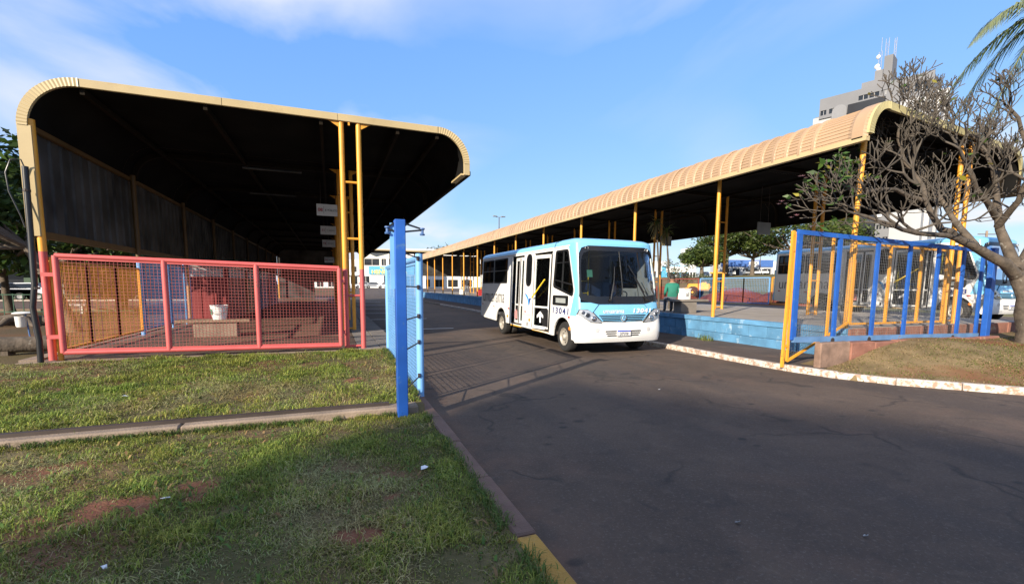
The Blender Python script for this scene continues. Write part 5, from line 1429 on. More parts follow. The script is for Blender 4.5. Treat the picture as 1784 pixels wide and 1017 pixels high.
def tree(label, base, height, rx, rz, lean=(0, 0), trunk_r=0.2, n_leaf=7000, size=0.2, fork=0.35, cols=GREENS, wts=(3, 3, 2, 2), group=None, seed=1, clumps=36, bark=DBARK, flat=1.0, name='tree', fill=0.85):
    rnd = random.Random(seed)
    base = Vector(base); t = thing(name, base, label, 'tree', group)
    top = base + Vector((lean[0], lean[1], height)); fk = base.lerp(top, fork)
    mb = MB(); mb.tube([base - Vector((0, 0, 0.1)), base.lerp(fk, 0.1), base.lerp(fk, 0.5) + Vector((rnd.uniform(-.1, .1), rnd.uniform(-.1, .1), 0)), fk], [trunk_r * 1.5, trunk_r * 1.12, trunk_r * 0.95, trunk_r * 0.85], 9)
    cc = top - Vector((0, 0, rz))
    P = []
    for i in range(clumps):
        # clump centres through the crown volume, more toward the shell
        while True:
            v = Vector((rnd.uniform(-1, 1), rnd.uniform(-1, 1), rnd.uniform(-0.75, 1)))
            if 0.25 < v.length < 1: break
        c = cc + Vector((v.x * rx, v.y * rx, v.z * rz * (1 if v.z > 0 else flat)))
        P.append((c, rnd.uniform(0.20, 0.36) * rx))
        if i < 14 or i % 3 == 0:
            mid = fk.lerp(c, 0.5) + Vector((rnd.uniform(-.2, .2) * rx * .4, rnd.uniform(-.2, .2) * rx * .4, -0.08 * rx))
            mb.tube([fk, mid, c], [trunk_r * 0.5, trunk_r * 0.28, trunk_r * 0.08], 6)
    mb.build('trunk', bark, t, smooth=60)
    pts = []
    per = n_leaf // clumps
    for c, r in P:
        q = RNG.normal(0, 1, (per, 3)); q /= np.linalg.norm(q, axis=1)[:, None]
        q *= (r * RNG.uniform(0.25, 1.05, per) ** 0.6)[:, None]; q[:, 2] *= 0.62
        pts.append(q + np.array(c)[None])
    V, F, T = leaf_cloud(np.concatenate(pts), size, cols, wts)
    tinted_mesh('crown', V, F, T, LEAFM, t, off=base)
    return t
tree('dark broad-leaved tree at the left edge beyond the canopy corner', (-14.9, 30.4, 0.2), 7.2, 5.0, 2.6, (-0.5, 0), 0.17, 9000, 0.42, 0.26, seed=3, clumps=46, cols=[(0.035, 0.07, 0.013), (0.06, 0.11, 0.02), (0.10, 0.15, 0.03), (0.02, 0.04, 0.01)])
tree('forked park tree behind the yellow mesh fence', (-7.6, 18.6, 0.2), 6.2, 2.6, 2.1, (-2.6, 0.6), 0.15, 6000, 0.34, 0.42, seed=5, group='park trees', clumps=34)
tree('park tree farther back behind the blue mesh fence', (-10.5, 30.5, 0.2), 7.0, 4.2, 2.4, (0.4, 0), 0.24, 6000, 0.36, 0.38, seed=6, group='park trees', clumps=34)
tree('park tree with pale trunk between the yellow mesh and the street', (-11.4, 26.5, 0.2), 6.6, 3.8, 2.4, (0, 0.5), 0.17, 6000, 0.36, 0.36, seed=9, group='park trees', clumps=34)
tree('far street tree left of the park trees', (-26, 52, 0.3), 8.5, 6.0, 3.2, (0, 0), 0.35, 6000, 0.5, 0.32, seed=10, clumps=40)
tree('far street tree seen above the kiosks', (-17, 54, 0.3), 8.0, 6.0, 3.0, (0, 0), 0.35, 6000, 0.5, 0.32, seed=12, clumps=40)
# trees across the hill, behind the service lane
def hz(x): return 0.5 + 0.059 * min(max(x - 29, 0), 80)
OLIVE = [(0.045, 0.072, 0.014), (0.07, 0.098, 0.02), (0.10, 0.125, 0.03), (0.028, 0.048, 0.010)]
for i, (px, py, D, h, rx, rz, lab) in enumerate((
        (1222, 481, 118, 8.5, 5.6, 3.2, 'small rounded tree at the left of the row on the hill'),
        (1265, 481, 125, 15.0, 9.0, 4.6, 'tall dark tree second in the row on the hill'),
        (1310, 482, 122, 13.0, 8.0, 4.6, 'dense tree in the middle of the row on the hill'),
        (1378, 482, 112, 15.5, 13.0, 4.2, 'widest spreading tree on the hill, in front of the pale shop'),
        (1452, 484, 118, 13.0, 9.0, 4.0, 'spreading tree on the hill half hidden by the far bus'))):
    b = at(px, py, D); b.z = hz(b.x)
    tree(lab, b, h, rx, rz, (0, 0), 0.5, 5200, 0.85, 0.35, OLIVE, seed=30 + i, group='trees along the hill street', clumps=52, flat=0.5)
b = at(1178, 500, 46); b.z = hz(b.x)
tree('thin sparse sapling on the slope right of the bus windscreen', b, 4.2, 1.7, 1.5, (0, 0), 0.07, 700, 0.22, 0.35, [(0.06, 0.07, 0.02), (0.08, 0.085, 0.035)], (1, 1), seed=44, clumps=26)
b = at(1216, 505, 50); b.z = hz(b.x)
tree('low feathery shrub on the slope above the maroon fence', b, 2.4, 1.2, 0.9, (0, 0), 0.05, 500, 0.2, 0.35, [(0.06, 0.08, 0.02), (0.09, 0.10, 0.035)], (1, 1), seed=45, clumps=18)
b = at(804, 440, 150)
tree('flat-topped green tree rising over the far end of the right canopy', (b.x, b.y, 0.9), 12.5, 12, 2.6, (0, 0), 0.5, 5000, 0.8, 0.5, OLIVE, seed=48, clumps=44, flat=0.4)

# ---- bare frangipani on the right lawn
fr = gz(1768, 602, 0.42)
ft = thing('frangipani_tree', fr, 'nearly bare grey frangipani with stubby forking branches on the right lawn', 'tree')
def cpt(px, py, D): return at(px, py, D)
D0 = FWD.dot(fr - Vector((0, 0, EYE)))
limb_defs = [   # (list of (px, py, depth offset), radii)
    ([(1790, 605, 0), (1784, 545, 0), (1776, 490, 0.0), (1764, 450, 0.1)], [0.42, 0.30, 0.26, 0.23]),
    ([(1770, 480, 0), (1725, 446, -0.2), (1672, 418, -0.5), (1640, 400, -0.7)], [0.22, 0.17, 0.13, 0.11]),
    ([(1672, 418, -0.5), (1620, 408, -0.9), (1572, 400, -1.3)], [0.10, 0.085, 0.07]),
    ([(1640, 400, -0.7), (1612, 350, -0.6), (1590, 300, -0.4)], [0.11, 0.085, 0.065]),
    ([(1700, 428, -0.3), (1660, 380, 0.2), (1625, 330, 0.6), (1600, 290, 1.0)], [0.13, 0.10, 0.08, 0.06]),
    ([(1764, 455, 0.1), (1742, 400, 0.3), (1736, 350, 0.4), (1730, 290, 0.5)], [0.20, 0.15, 0.12, 0.09]),
    ([(1736, 380, 0.4), (1700, 330, -0.3), (1680, 280, -0.6)], [0.12, 0.09, 0.07]),
    ([(1738, 395, 0.3), (1775, 350, -0.4), (1800, 300, -0.8)], [0.13, 0.10, 0.08]),
    ([(1770, 470, 0), (1795, 430, 0.3), (1830, 390, 0.4)], [0.19, 0.15, 0.11]),
    ([(1572, 400, -1.3), (1530, 385, -1.5), (1490, 372, -1.6)], [0.07, 0.055, 0.045]),
    ([(1612, 350, -0.6), (1560, 330, -0.9), (1510, 335, -1.2)], [0.08, 0.06, 0.05]),
    ([(1730, 290, 0.5), (1700, 240, 0.6), (1660, 220, 0.7)], [0.09, 0.07, 0.055]),
    ([(1800, 300, -0.8), (1780, 230, -0.9), (1760, 190, -1.0)], [0.08, 0.06, 0.05]),
    ([(1590, 300, -0.4), (1570, 260, -0.5), (1565, 230, -0.5)], [0.065, 0.055, 0.045]),
]
LPTS = [[cpt(px, py, D0 + dd) for px, py, dd in pts] for pts, rr in limb_defs]
mbt = MB()
for pts, (_, rr) in zip(LPTS, limb_defs):
    # soften the polyline with a few extra wobbling points
    Q, RR = [], []
    for i in range(len(pts) - 1):
        for t in (0, 0.5):
            p = pts[i].lerp(pts[i + 1], t)
            if t: p = p + Vector((random.uniform(-.06, .06), random.uniform(-.06, .06), random.uniform(-.03, .06)))
            Q.append(p); RR.append((rr[i] + (rr[i + 1] - rr[i]) * t) * 0.62)
    Q.append(pts[-1]); RR.append(rr[-1] * 0.62)
    mbt.tube(Q, RR, 9)
mbt.build('trunk', BARK, ft, smooth=60)
br = MB(); tips = []
rndf = random.Random(5)
def fork(p, d, r, L, lev):
    q = p + d * L
    md = p.lerp(q, 0.5) + Vector((rndf.uniform(-1, 1), rndf.uniform(-1, 1), rndf.uniform(-0.8, 0.3))) * L * 0.09
    r2 = max(r * 0.78, 0.0092)
    br.tube([p, md, q], [r, (r + r2) / 2, r2], 6)
    if lev == 0:
        tips.append((q, d)); return
    k = 2 if rndf.random() < 0.72 else 3
    a0 = rndf.uniform(0, 6.28)
    for i in range(k):
        ax = d.orthogonal().normalized(); ax.rotate(Matrix.Rotation(a0 + i * 6.28 / k, 3, d))
        nd = (d + ax * rndf.uniform(0.5, 0.85) + Vector((0, 0, 0.34))).normalized()
        fork(q, nd, r2 * 0.90, L * rndf.uniform(0.74, 0.95), lev - 1)
for pts, (_, rr), lev, L in zip(LPTS, limb_defs, (0, 0, 4, 5, 5, 5, 5, 4, 5, 4, 4, 5, 4, 5), (0, 0, .40, .42, .42, .30, .38, .33, .36, .36, .37, .31, .25, .36)):
    if not lev: continue
    d = (pts[-1] - pts[-2]).normalized()
    for s_ in range(2):
        nd = (d + Vector((rndf.uniform(-.6, .6), rndf.uniform(-.6, .6), rndf.uniform(-.1, .7)))).normalized()
        fork(pts[-1], nd, rr[-1] * 0.52, L, lev)
    nd = (d + Vector((rndf.uniform(-.9, .9), rndf.uniform(-.9, .9), rndf.uniform(0, .9)))).normalized()
    fork(pts[-2].lerp(pts[-1], 0.5), nd, rr[-1] * 0.5, L, lev - 1)
for i in (2, 3, 4, 6, 7, 8):
    pts = LPTS[i]; rr = limb_defs[i][1]
    for k_ in range(len(pts) - 1):
        nd = Vector((rndf.uniform(-1, 1), rndf.uniform(-1, 1), rndf.uniform(0.3, 1.1))).normalized()
        fork(pts[k_].lerp(pts[k_ + 1], rndf.uniform(.2, .8)), nd, 0.032, 0.40, 4)
br.build('branches', TWIG, ft, smooth=60)
# a few leaves and pink-white flower clusters at twig ends, most on the lower left
pl_, sz = [], []
for q, d in tips:
    r_ = rndf.random()
    sx_ = (q - Vector((0, 0, EYE))).dot(RIGHT) / FWD.dot(q - Vector((0, 0, EYE))) * FPX + PCX
    pr_ = 0.35 if sx_ < 1500 else 0.04
    if r_ < pr_:
        for k_ in range(rndf.randint(2, 5) if sx_ < 1500 else 1): pl_.append(q - d * rndf.uniform(0, 0.06))
V, F, T = leaf_cloud(np.array([tuple(p) for p in pl_]), 0.18, [(0.045, 0.095, 0.018), (0.08, 0.14, 0.028), (0.26, 0.23, 0.03)], (4, 3, 1.3), droop=-0.1, aspect=0.42)
tinted_mesh('leaves', V, F, T, LEAFM, ft, off=fr)
PET = mat('petal_pink', (0.85, 0.52, 0.55), 0.6, var=0.15)
left_tips = sorted(tips, key=lambda t: (t[0] - Vector((0, 0, EYE))).dot(RIGHT) / FWD.dot(t[0] - Vector((0, 0, EYE))))[:40]
for q, d in [left_tips[i] for i in (0, 9, 18, 30)]:
    mb = MB()
    for k_ in range(3):
        c = q + d * 0.08 + Vector((rndf.uniform(-.07, .07), rndf.uniform(-.07, .07), rndf.uniform(-.02, .08)))
        for j in range(5):
            t = j * 2 * math.pi / 5; e1 = Vector((math.cos(t), math.sin(t), 0.35)); e2 = Vector((-math.sin(t), math.cos(t), 0))
            mb.add([c, c + e1 * 0.03 + e2 * 0.016, c + e1 * 0.055, c + e1 * 0.03 - e2 * 0.016], [(0, 1, 2, 3)])
    mb.build('flower_cluster', PET, ft)['kind'] = 'stuff'

# ---- palm whose fronds hang into the top right corner
pb = at(1792, 590, 12.6); pb.z = 0.45
pt_ = thing('palm_tree', pb, 'palm with long drooping feathery fronds at the top right corner', 'palm')
ph = at(1850, 40, 12.6); ph = Vector((pb.x, pb.y, ph.z))
MB().tube([pb - Vector((0, 0, .2)), pb + Vector((0.04, 0, 2)), pb + Vector((0, 0.05, 4.5)), ph], [0.26, 0.2, 0.17, 0.16], 12).build('trunk', BARK, pt_, smooth=60)
def frond(tip_dir, L, rise, droop, seed, leafcol):
    rnd = random.Random(seed); d = Vector(tip_dir); d.z = 0; d.normalize(); n = 22
    pts = []
    for i in range(n + 1):
        t = i / n; pts.append(ph + d * (L * (t - 0.12 * t * t)) + Vector((0, 0, rise * t - droop * t * t)))
    mb = MB(); mb.tube(pts, [0.03 * (1 - 0.85 * i / n) for i in range(n + 1)], 5)
    o = mb.build('frond', mat('palm_rib', (0.14, 0.15, 0.05), 0.6), pt_, smooth=60)
    V, F, T = [], [], []
    side = d.cross(Vector((0, 0, 1)))
    for i in range(2, n * 4):
        t = i / (n * 4); k_ = min(int(t * n), n - 1); p = pts[k_].lerp(pts[k_ + 1], t * n - k_); ax = (pts[k_ + 1] - pts[k_]).normalized()
        ll = L * 0.30 * math.sin(math.pi * min(1, 0.18 + 0.8 * t)) * rnd.uniform(0.85, 1.1)
        for s_ in (-1, 1):
            dr = (ax * 0.75 + side * s_ * 0.65 + Vector((0, 0, rnd.uniform(-0.25, 0.15)))).normalized()
            m1 = p + dr * ll * 0.5 + Vector((0, 0, -0.05 * ll)); e = p + dr * ll * 0.9 + Vector((0, 0, -0.42 * ll))
            wv = ax * 0.017; b0 = len(V)
            V += [p - wv, p + wv, m1 + wv, m1 - wv, e]; F += [(b0, b0 + 1, b0 + 2), (b0, b0 + 2, b0 + 3), (b0 + 3, b0 + 2, b0 + 4)]
            c = np.array(leafcol) * rnd.uniform(0.75, 1.2); T += [c] * 5
    tinted_mesh('leaflets', np.array([tuple(v) for v in V]), np.array(F), np.array(T), LEAFM, o, off=pb)
    # leaflets hang under the rib: sub-part
LF = -RIGHT; BK = Vector((FWD.x, FWD.y, 0)).normalized()
for (dd, L, rise, droop, col, sd_) in ((LF * 1 + BK * 0.1, 2.6, 1.1, 2.1, (0.20, 0.23, 0.11), 1), (LF + BK * 0.5, 2.7, 0.1, 2.2, (0.075, 0.105, 0.035), 2), (LF * 0.8 - BK * 0.6, 2.7, -0.2, 3.0, (0.06, 0.085, 0.03), 3),
        (LF * 0.8 + BK * 0.8, 2.8, -0.3, 3.6, (0.05, 0.07, 0.025), 4), (LF * 0.7 + BK * 0.1, 2.1, -0.9, 3.2, (0.06, 0.08, 0.03), 9), (LF * -1, 2.2, 0.6, 1.8, (0.07, 0.1, 0.03), 5), (LF * -0.6 + BK, 2.2, 0.4, 2.0, (0.07, 0.1, 0.03), 6), (LF * -0.6 - BK, 2.2, 0.3, 2.0, (0.07, 0.1, 0.03), 7), (LF * 0.3 - BK, 2.2, 0.6, 1.9, (0.1, 0.13, 0.045), 8)):
    frond(dd, L, rise, droop, sd_, col)
# ---- yuccas behind the bus
for i, (px, D, ztop, lab) in enumerate(((1143, 19.5, 4.55, 'taller of two thin-stemmed yuccas behind the bus'), (1161, 19.6, 4.2, 'shorter yucca with hanging dead leaves behind the bus'))):
    b = at(px + 6, 500, D); b.z = PZ
    t = thing('yucca', b, lab, 'plant', 'yuccas on the right platform')
    h = at(px, 400, D); h.z = ztop
    MB().tube([b, b.lerp(h, 0.5) + Vector((0.05, 0, 0)), h], [0.05, 0.04, 0.035], 7).build('stem', TWIG, t, smooth=60)
    n = 90; a = RNG.uniform(0, 2 * np.pi, n); e = RNG.uniform(-1.4, 0.9, n)
    d = np.stack([np.cos(a) * np.cos(e), np.sin(a) * np.cos(e), np.sin(e)], -1); L = RNG.uniform(0.35, 0.6, n)
    P = np.repeat(np.array(h)[None], n, 0) - np.array([[0, 0, 1]]) * RNG.uniform(0, 0.25, (n, 1))
    s_ = np.cross(d, np.array([[0, 0, 1.0]])); s_ /= np.linalg.norm(s_, axis=1)[:, None]; s_ *= 0.022
    m_ = P + d * (L * .5)[:, None]; T_ = P + d * L[:, None] - np.array([[0, 0, 0.12]])
    V = np.stack([P - s_ * .6, P + s_ * .6, m_ + s_, m_ - s_, T_], 1).reshape(-1, 3); k_ = np.arange(n)[:, None] * 5
    F = np.concatenate([k_ + [[0, 1, 2]], k_ + [[0, 2, 3]], k_ + [[3, 2, 4]]], 0)
    T = np.repeat(np.where((e < -0.6)[:, None], pick(n, [(0.30, 0.25, 0.12)], [1]), pick(n, [(0.10, 0.16, 0.04), (0.16, 0.22, 0.06)], [1, 1])), 5, 0)
    tinted_mesh('leaves', V, F, T, LEAFM, t, off=b)
# ================================================================ THINGS UNDER THE LEFT CANOPY
bn = thing('bench', (-3.0, 14.6, 0.31), 'low concrete bench with a plank top carrying the white bucket, left platform', 'bench')
box('plank', mat('plank_wood', (0.24, 0.17, 0.11), 0.8, var=0.25, scale=6, bump=0.3), bn, -3.85, -2.12, 14.35, 14.85, 0.70, 0.775, bevel=0.008)
box('base', CONC, bn, -3.45, -2.42, 14.40, 14.80, 0.30, 0.70, bevel=0.02)
bk = thing('bucket', (-2.86, 14.55, 0.776), 'white plastic bucket standing on the plank bench', 'bucket')
MB().lathe([(0.0, 0.0), (0.0, 0.165), (0.34, 0.205), (0.345, 0.218), (0.385, 0.22), (0.385, 0.205), (0.05, 0.16), (0.05, 0.0)], (-2.86, 14.55, 0.778), 'z', 24).build('pail', WHITEP, bk, smooth=35)
MB().tube([(-2.86 + 0.215 * math.cos(R_(a)), 14.55 - 0.21 * abs(math.sin(R_(a))) - 0.02, 1.10 - 0.17 * math.sin(R_(a))) for a in range(0, 181, 20)], 0.006, 5).build('handle', STEEL, bk)
box('label_patch', mat('label_green', (0.10, 0.30, 0.18), 0.6), bk, -3.03, -2.99, 14.40, 14.415, 0.92, 1.05)
TAN = mat('kiosk_tan', (0.32, 0.21, 0.09), 0.6, var=0.2)
KRED = mat('kiosk_red', (0.19, 0.022, 0.022), 0.55, var=0.2)
KBLU = mat('kiosk_blue', (0.05, 0.075, 0.19), 0.55, var=0.2)
KPUR = mat('kiosk_violet', (0.12, 0.06, 0.14), 0.6, var=0.2)
def kiosk(y0, y1, mt, sgn, label, trim, board=True):
    k_ = thing('kiosk', (-4.3, (y0 + y1) / 2, 0.31), label, 'kiosk', 'kiosks along the left platform')
    MB().box(-5.0, -3.75, y0, y1, 0.31, 2.35).build('body', mt, k_)
    box('roof', STEEL, k_, -5.02, -3.55, y0 - 0.03, y1 + 0.03, 2.352, 2.42)
    n = max(3, int((y1 - y0) / 0.55))
    for i in range(n):                                   # shutter panels on the platform side
        a = y0 + (y1 - y0) * i / n + 0.04; b = y0 + (y1 - y0) * (i + 1) / n - 0.04
        box('shutter', mt, k_, -3.75, -3.70, a, b, 0.42, 1.95, bevel=0.008)
    for i in range(3):                                   # panels on the end seen from the street
        a = -4.97 + 0.41 * i
        box('end_panel', trim, k_, a, a + 0.36, y0 - 0.03, y0, 0.42, 1.95, bevel=0.008)
    if board:
        box('sign_board', mat('pale_board', (0.50, 0.50, 0.50), 0.6, var=0.1), k_, -3.70, -3.66, y0 + 0.2, y1 - 0.2, 1.98, 2.34)
        box('sign_board', mat('pale_board', (0.5, .5, .5), .6), k_, -4.9, -3.85, y0 - 0.05, y0 - 0.03, 2.0, 2.32)
kiosk(20.6, 24.4, KRED, 0, 'red kiosk nearest the pink gate on the left platform', KRED)
kiosk(24.9, 28.2, TAN, 0, 'tan kiosk between the red and the blue ones', TAN)
kiosk(28.7, 32.6, KBLU, 0, 'dark blue kiosk behind the tan one', KBLU)
kiosk(33.5, 38.0, KPUR, 0, 'violet kiosk deep under the left canopy', TAN, False)
for i, (y, lab, num, txt) in enumerate(((17.0, 'nearest hanging platform sign, numbered 08, beside the yellow ladder column', '08', 'B. PÚBLICO'), (23.0, 'second hanging platform sign under the left canopy', '11', 'T. JARDIM'), (27.2, 'third hanging platform sign under the left canopy', '12', 'CENTRO'), (34.0, 'farthest hanging platform sign under the left canopy', '14', 'PARQUE'))):
    s_ = thing('platform_sign', (0, y, 4.0), lab, 'sign', 'signs hanging under the left canopy')
    zc = 4.23 if i == 0 else 4.2
    if i == 2: zc = 3.95
    if i == 3: zc = 3.4
    box('board', mat('sign_board_white', (0.72, 0.72, 0.70), 0.5, var=0.05), s_, -0.38, 0.36, y, y + 0.04, zc - 0.19, zc + 0.19)
    for x in (-0.25, 0.22): MB().cyl((x, y + 0.02, zc + 0.19), (x, y + 0.02, 5.2), 0.008, n=5).build('hanger', DKSTEEL, s_)
    text('sign_number', num, 0.15, REDP, s_, (-0.34, y - 0.004, zc - 0.05), (1, 0, 0), (0, 0, 1), bold=0.004)
    text('sign_text', txt, 0.095, TEXTG, s_, (-0.12, y - 0.004, zc - 0.04), (1, 0, 0), (0, 0, 1), sx=0.8)
    box('sign_rule', TEXTG, s_, -0.165, -0.158, y - 0.004, y, zc - 0.12, zc + 0.12)

# ================================================================ LEFT PARK
tb = thing('litter_bin', (-8.1, 17.0, 0.2), 'white plastic litter bin on a pole with a domed lid in the park', 'bin')
BX, BY = gz(45, 590, 0.22).x, gz(45, 590, 0.22).y
tb.location = (BX, BY, 0.2)
MB().lathe([(a * 0.62, b * 0.66) for a, b in [(0.55, 0.0), (0.55, 0.14), (0.60, 0.165), (1.0, 0.185), (1.02, 0.19), (1.02, 0.175), (0.6, 0.15), (0.58, 0)]], (BX - 0.06, BY, 0.2), 'z', 18).build('drum', WHITEP, tb, smooth=35)
MB().lathe([(a * 0.62, b * 0.75) for a, b in [(1.14, 0.30), (1.16, 0.30), (1.20, 0.22), (1.225, 0.0)]], (BX, BY, 0.2), 'z', 20).build('lid', WHITEP, tb, smooth=50)
for dx_ in (0.08, 0.2):
    MB().cyl((BX + dx_, BY + 0.04, 0.15), (BX + dx_ - 0.06, BY + 0.04, 0.94), 0.018, n=8).build('pole', NAVY, tb, smooth=40)
MB().lathe([(a * 0.62, b * 0.62) for a, b in [(0.55, 0.0), (0.55, 0.12), (1.0, 0.16), (1.02, 0.14), (0.6, 0.1), (0.58, 0)]], (BX + 0.22, BY + 0.12, 0.2), 'z', 16).build('drum', mat('dark_green_plastic', (0.03, 0.05, 0.04), 0.5), tb, smooth=35)
lgp = gz(55, 612, 0.25)
lg_ = thing('log_bench', lgp, 'grey log bench lying beside the black conduit pole', 'bench')
mb = MB(); d = Vector((1, 0.1, 0)).normalized()
mb.tube([lgp + Vector((-0.55 + 1.1 * i / 6, 0.02 * i, 0.16)) + Vector((0, 0, random.uniform(-.01, .01))) for i in range(7)], [0.17, 0.175, 0.17, 0.172, 0.17, 0.168, 0.165], 14)
mb.build('log', BARK, lg_, smooth=50)
for x in (-0.4, 0.4): MB().box(lgp.x + x - 0.06, lgp.x + x + 0.06, lgp.y - 0.1, lgp.y + 0.16, 0.1, 0.30).build('chock', DBARK, lg_)
rt = thing('root_mound', gz(35, 566, 0.2), 'dark gnarled root mound on the ground behind the litter bin', 'roots')
mb = MB(); c = rt.location
for i in range(9):
    a = i * 0.75; e = Vector((math.cos(a) * 1.4, math.sin(a) * 0.8, -0.05))
    mb.tube([c + Vector((0, 0, 0.22)), c + e * 0.5 + Vector((0, 0, 0.22)), c + e], [0.2, 0.13, 0.03], 7)
mb.build('roots', DBARK, rt, smooth=60)
pw = thing('park_railing', (-14, 29, 0.2), 'dark green park railing beyond the tree trunks on the left', 'railing')
for i in range(24):
    x = -16 + i * 0.35
    MB().beam((x, 28.6, 0.2), (x, 28.6, 1.2), 0.03, 0.03).build('bar', mat('rail_green', (0.03, 0.09, 0.05), 0.5), pw)
for z in (0.35, 1.15): MB().beam((-16.1, 28.6, z), (-7.8, 28.6, z), 0.04, 0.04).build('rail', mat('rail_green', (0.03, 0.09, 0.05), 0.5), pw)
tbn = thing('park_bench', (-11.5, 19.5, 0.2), 'white concrete bench seen through the yellow mesh', 'bench')
bq = gz(127, 545, 0.22)
tbn.location = (bq.x, bq.y, 0.2)
box('seat', WHITEP, tbn, bq.x - 0.6, bq.x + 0.6, bq.y - 0.2, bq.y + 0.2, 0.58, 0.66, bevel=0.01)
for dx_ in (-0.45, 0.35): box('leg', WHITEP, tbn, bq.x + dx_, bq.x + dx_ + 0.1, bq.y - 0.16, bq.y + 0.16, 0.15, 0.58)

# ================================================================ CARS
def make_car(name, p, ang, mt, label, group, pickup=False):
    c = thing(name, p, label, 'car', group)
    prof = [(-2.05, 0.35), (-2.1, 0.6), (-2.05, 0.82), (-1.2, 0.92), (-0.65, 1.38), (0.85, 1.42), (1.6, 0.98), (2.0, 0.9), (2.08, 0.55), (2.0, 0.35)]
    M = Matrix.Rotation(ang, 3, 'Z')
    def T(mb):
        mb.v = [tuple(M @ Vector(v)) for v in mb.v]; return mb
    mb = MB().plate(roundpoly(prof, 0.12, 2), [], lambda a, b, t: (a, (-0.82 + 1.64 * t) * (1 - 0.16 * max(0, b - 0.9) / 0.5), b), 1)
    T(mb).build('body', mt, c, world=False, fix=True)
    win = [(-1.08, 0.94), (-0.62, 1.32), (0.80, 1.35), (1.42, 0.98)]
    for s_ in (-1, 1):
        mb = MB().plate(win, [], lambda a, b, t: (a, s_ * (0.815 * (1 - 0.16 * max(0, b - 0.9) / 0.5) + 0.01 * t), b), 1)
        T(mb).build('window', DARKW, c, world=False, fix=True)
        for x in (-1.3, 1.28):
            mbw = MB().lathe([(s_ * 0.66, 0.0), (s_ * 0.66, 0.31), (s_ * 0.84, 0.31), (s_ * 0.85, 0.2), (s_ * 0.83, 0.18)], (x, 0, 0.31), 'y', 14)
            w_ = T(mbw).build('wheel', RUBBER, c, world=False)
            T(MB().lathe([(s_ * 0.84, 0.19), (s_ * 0.83, 0.0)], (x, 0, 0.31), 'y', 12)).build('rim', STEEL, w_, world=False)
    for x, xw in ((-1.14, -0.66), (1.53, 0.9)):
        q = [(x, -0.68, 0.95), (x, 0.68, 0.95), (xw, 0.6, 1.36), (xw, -0.6, 1.36)]
        d_ = 0.03 if x > 0 else -0.03
        T(MB().add([(a + d_, b, z + 0.015) for a, b, z in q], [(0, 1, 2, 3)])).build('windscreen', DARKW, c, world=False)
    for s_ in (-1, 1):
        T(MB().box(-2.1, -2.02, s_ * 0.62 - 0.14, s_ * 0.62 + 0.14, 0.62, 0.74)).build('headlight', SILVER, c, world=False)
    return c
CARW = mat('car_white', (0.72, 0.72, 0.71), 0.3, var=0.03, coat=0.4); CARG = mat('car_silver', (0.36, 0.37, 0.38), 0.3, metal=0.4, var=0.03); CARD = mat('car_navy', (0.02, 0.025, 0.05), 0.25, var=0.05, coat=0.4)
for i, (px, mt, lab, ang) in enumerate(((632, CARW, 'white car left of the ladder column, parked on the far street', 0.1), (652, CARG, 'pale hatchback right of the ladder column, parked by the pharmacy', 3.0), (672, CARW, 'white car under the pharmacy sign on the far street', 0.0), (598, CARW, 'white car seen through the pink gate on the far street', 0.1))):
    p = at(px, 501, 112); p.z = far_rise(np.array(p.y)) + 0.0
    make_car('parked_car', (p.x, p.y, float(p.z)), ang, mt, lab, 'cars parked on the far street')
for i, (px, D, mt, lab, ang) in enumerate(((1176, 128, CARG, 'silver car at the left of the cars on the hill', 0.9), (1192, 126, CARD, 'dark blue car among the cars on the hill', 0.9), (1228, 130, CARW, 'white car beside the small tree on the hill', 0.6), (1275, 128, CARW, 'white car behind the thin yellow pillar pair on the hill', 0.8), (1302, 126, CARG, 'silver car under the big trees on the hill', 0.9), (1316, 124, CARW, 'white car in front of the pale shop on the hill', 0.9), (1330, 122, CARW, 'white car at the right of the cars on the hill', 0.9))):
    p = at(px, 480, D); p.z = 0.5 + 0.059 * min(max(p.x - 29, 0), 80) * 1.0 + 0.05
    make_car('hill_car', p, ang, mt, lab, 'cars parked on the hill street')
for i, (px, lab) in enumerate(((8, 'dark car under the trees at the left edge'), (40, 'white car between the left trees'))):
    p = gz(px, 512, 0.3); p = Vector((p.x, 49.5, 0.3)); q = ray(px, 505); q = q * (49.5 / q.y); p = Vector((q.x, 49.5, 0.27))
    make_car('street_car', p, 0.0, CARD if i == 0 else CARW, lab, 'cars on the cross street')

# ================================================================ FAR BUILDINGS
def facade(root, mt, p0, p1, z0, z1, depth, openings, wmat=DARKW, name='wall'):
    """wall from p0 to p1 (plan) with real window recesses; openings as (a0, a1, b0, b1) in metres along and up"""
    p0 = Vector((p0[0], p0[1], 0)); p1 = Vector((p1[0], p1[1], 0)); d = (p1 - p0); L = d.length; d.normalize(); n = Vector((d.y, -d.x, 0))   # n: outward, to the right of travel
    f = lambda a, b, t: tuple(p0 + d * a - n * (0.35 * t) + Vector((0, 0, b)))
    o = MB().plate([(0, z0), (L, z0), (L, z1), (0, z1)], [[(a0, b0), (a0, b1), (a1, b1), (a1, b0)] for a0, a1, b0, b1 in openings], f, 1).build(name, mt, root, fix=True)
    for a0, a1, b0, b1 in openings:
        MB().plate([(a0, b0), (a1, b0), (a1, b1), (a0, b1)], [], lambda a, b, t: tuple(p0 + d * a - n * (0.22 + 0.04 * t) + Vector((0, 0, b))), 1).build('window', wmat, root, fix=True)
        if a1 - a0 > 0.9:
            MB().plate([((a0 + a1) / 2 - 0.05, b0), ((a0 + a1) / 2 + 0.05, b0), ((a0 + a1) / 2 + 0.05, b1), ((a0 + a1) / 2 - 0.05, b1)], [], lambda a, b, t: tuple(p0 + d * a - n * (0.17 + 0.04 * t) + Vector((0, 0, b))), 1).build('mullion', STEEL, root, fix=True)
    return o
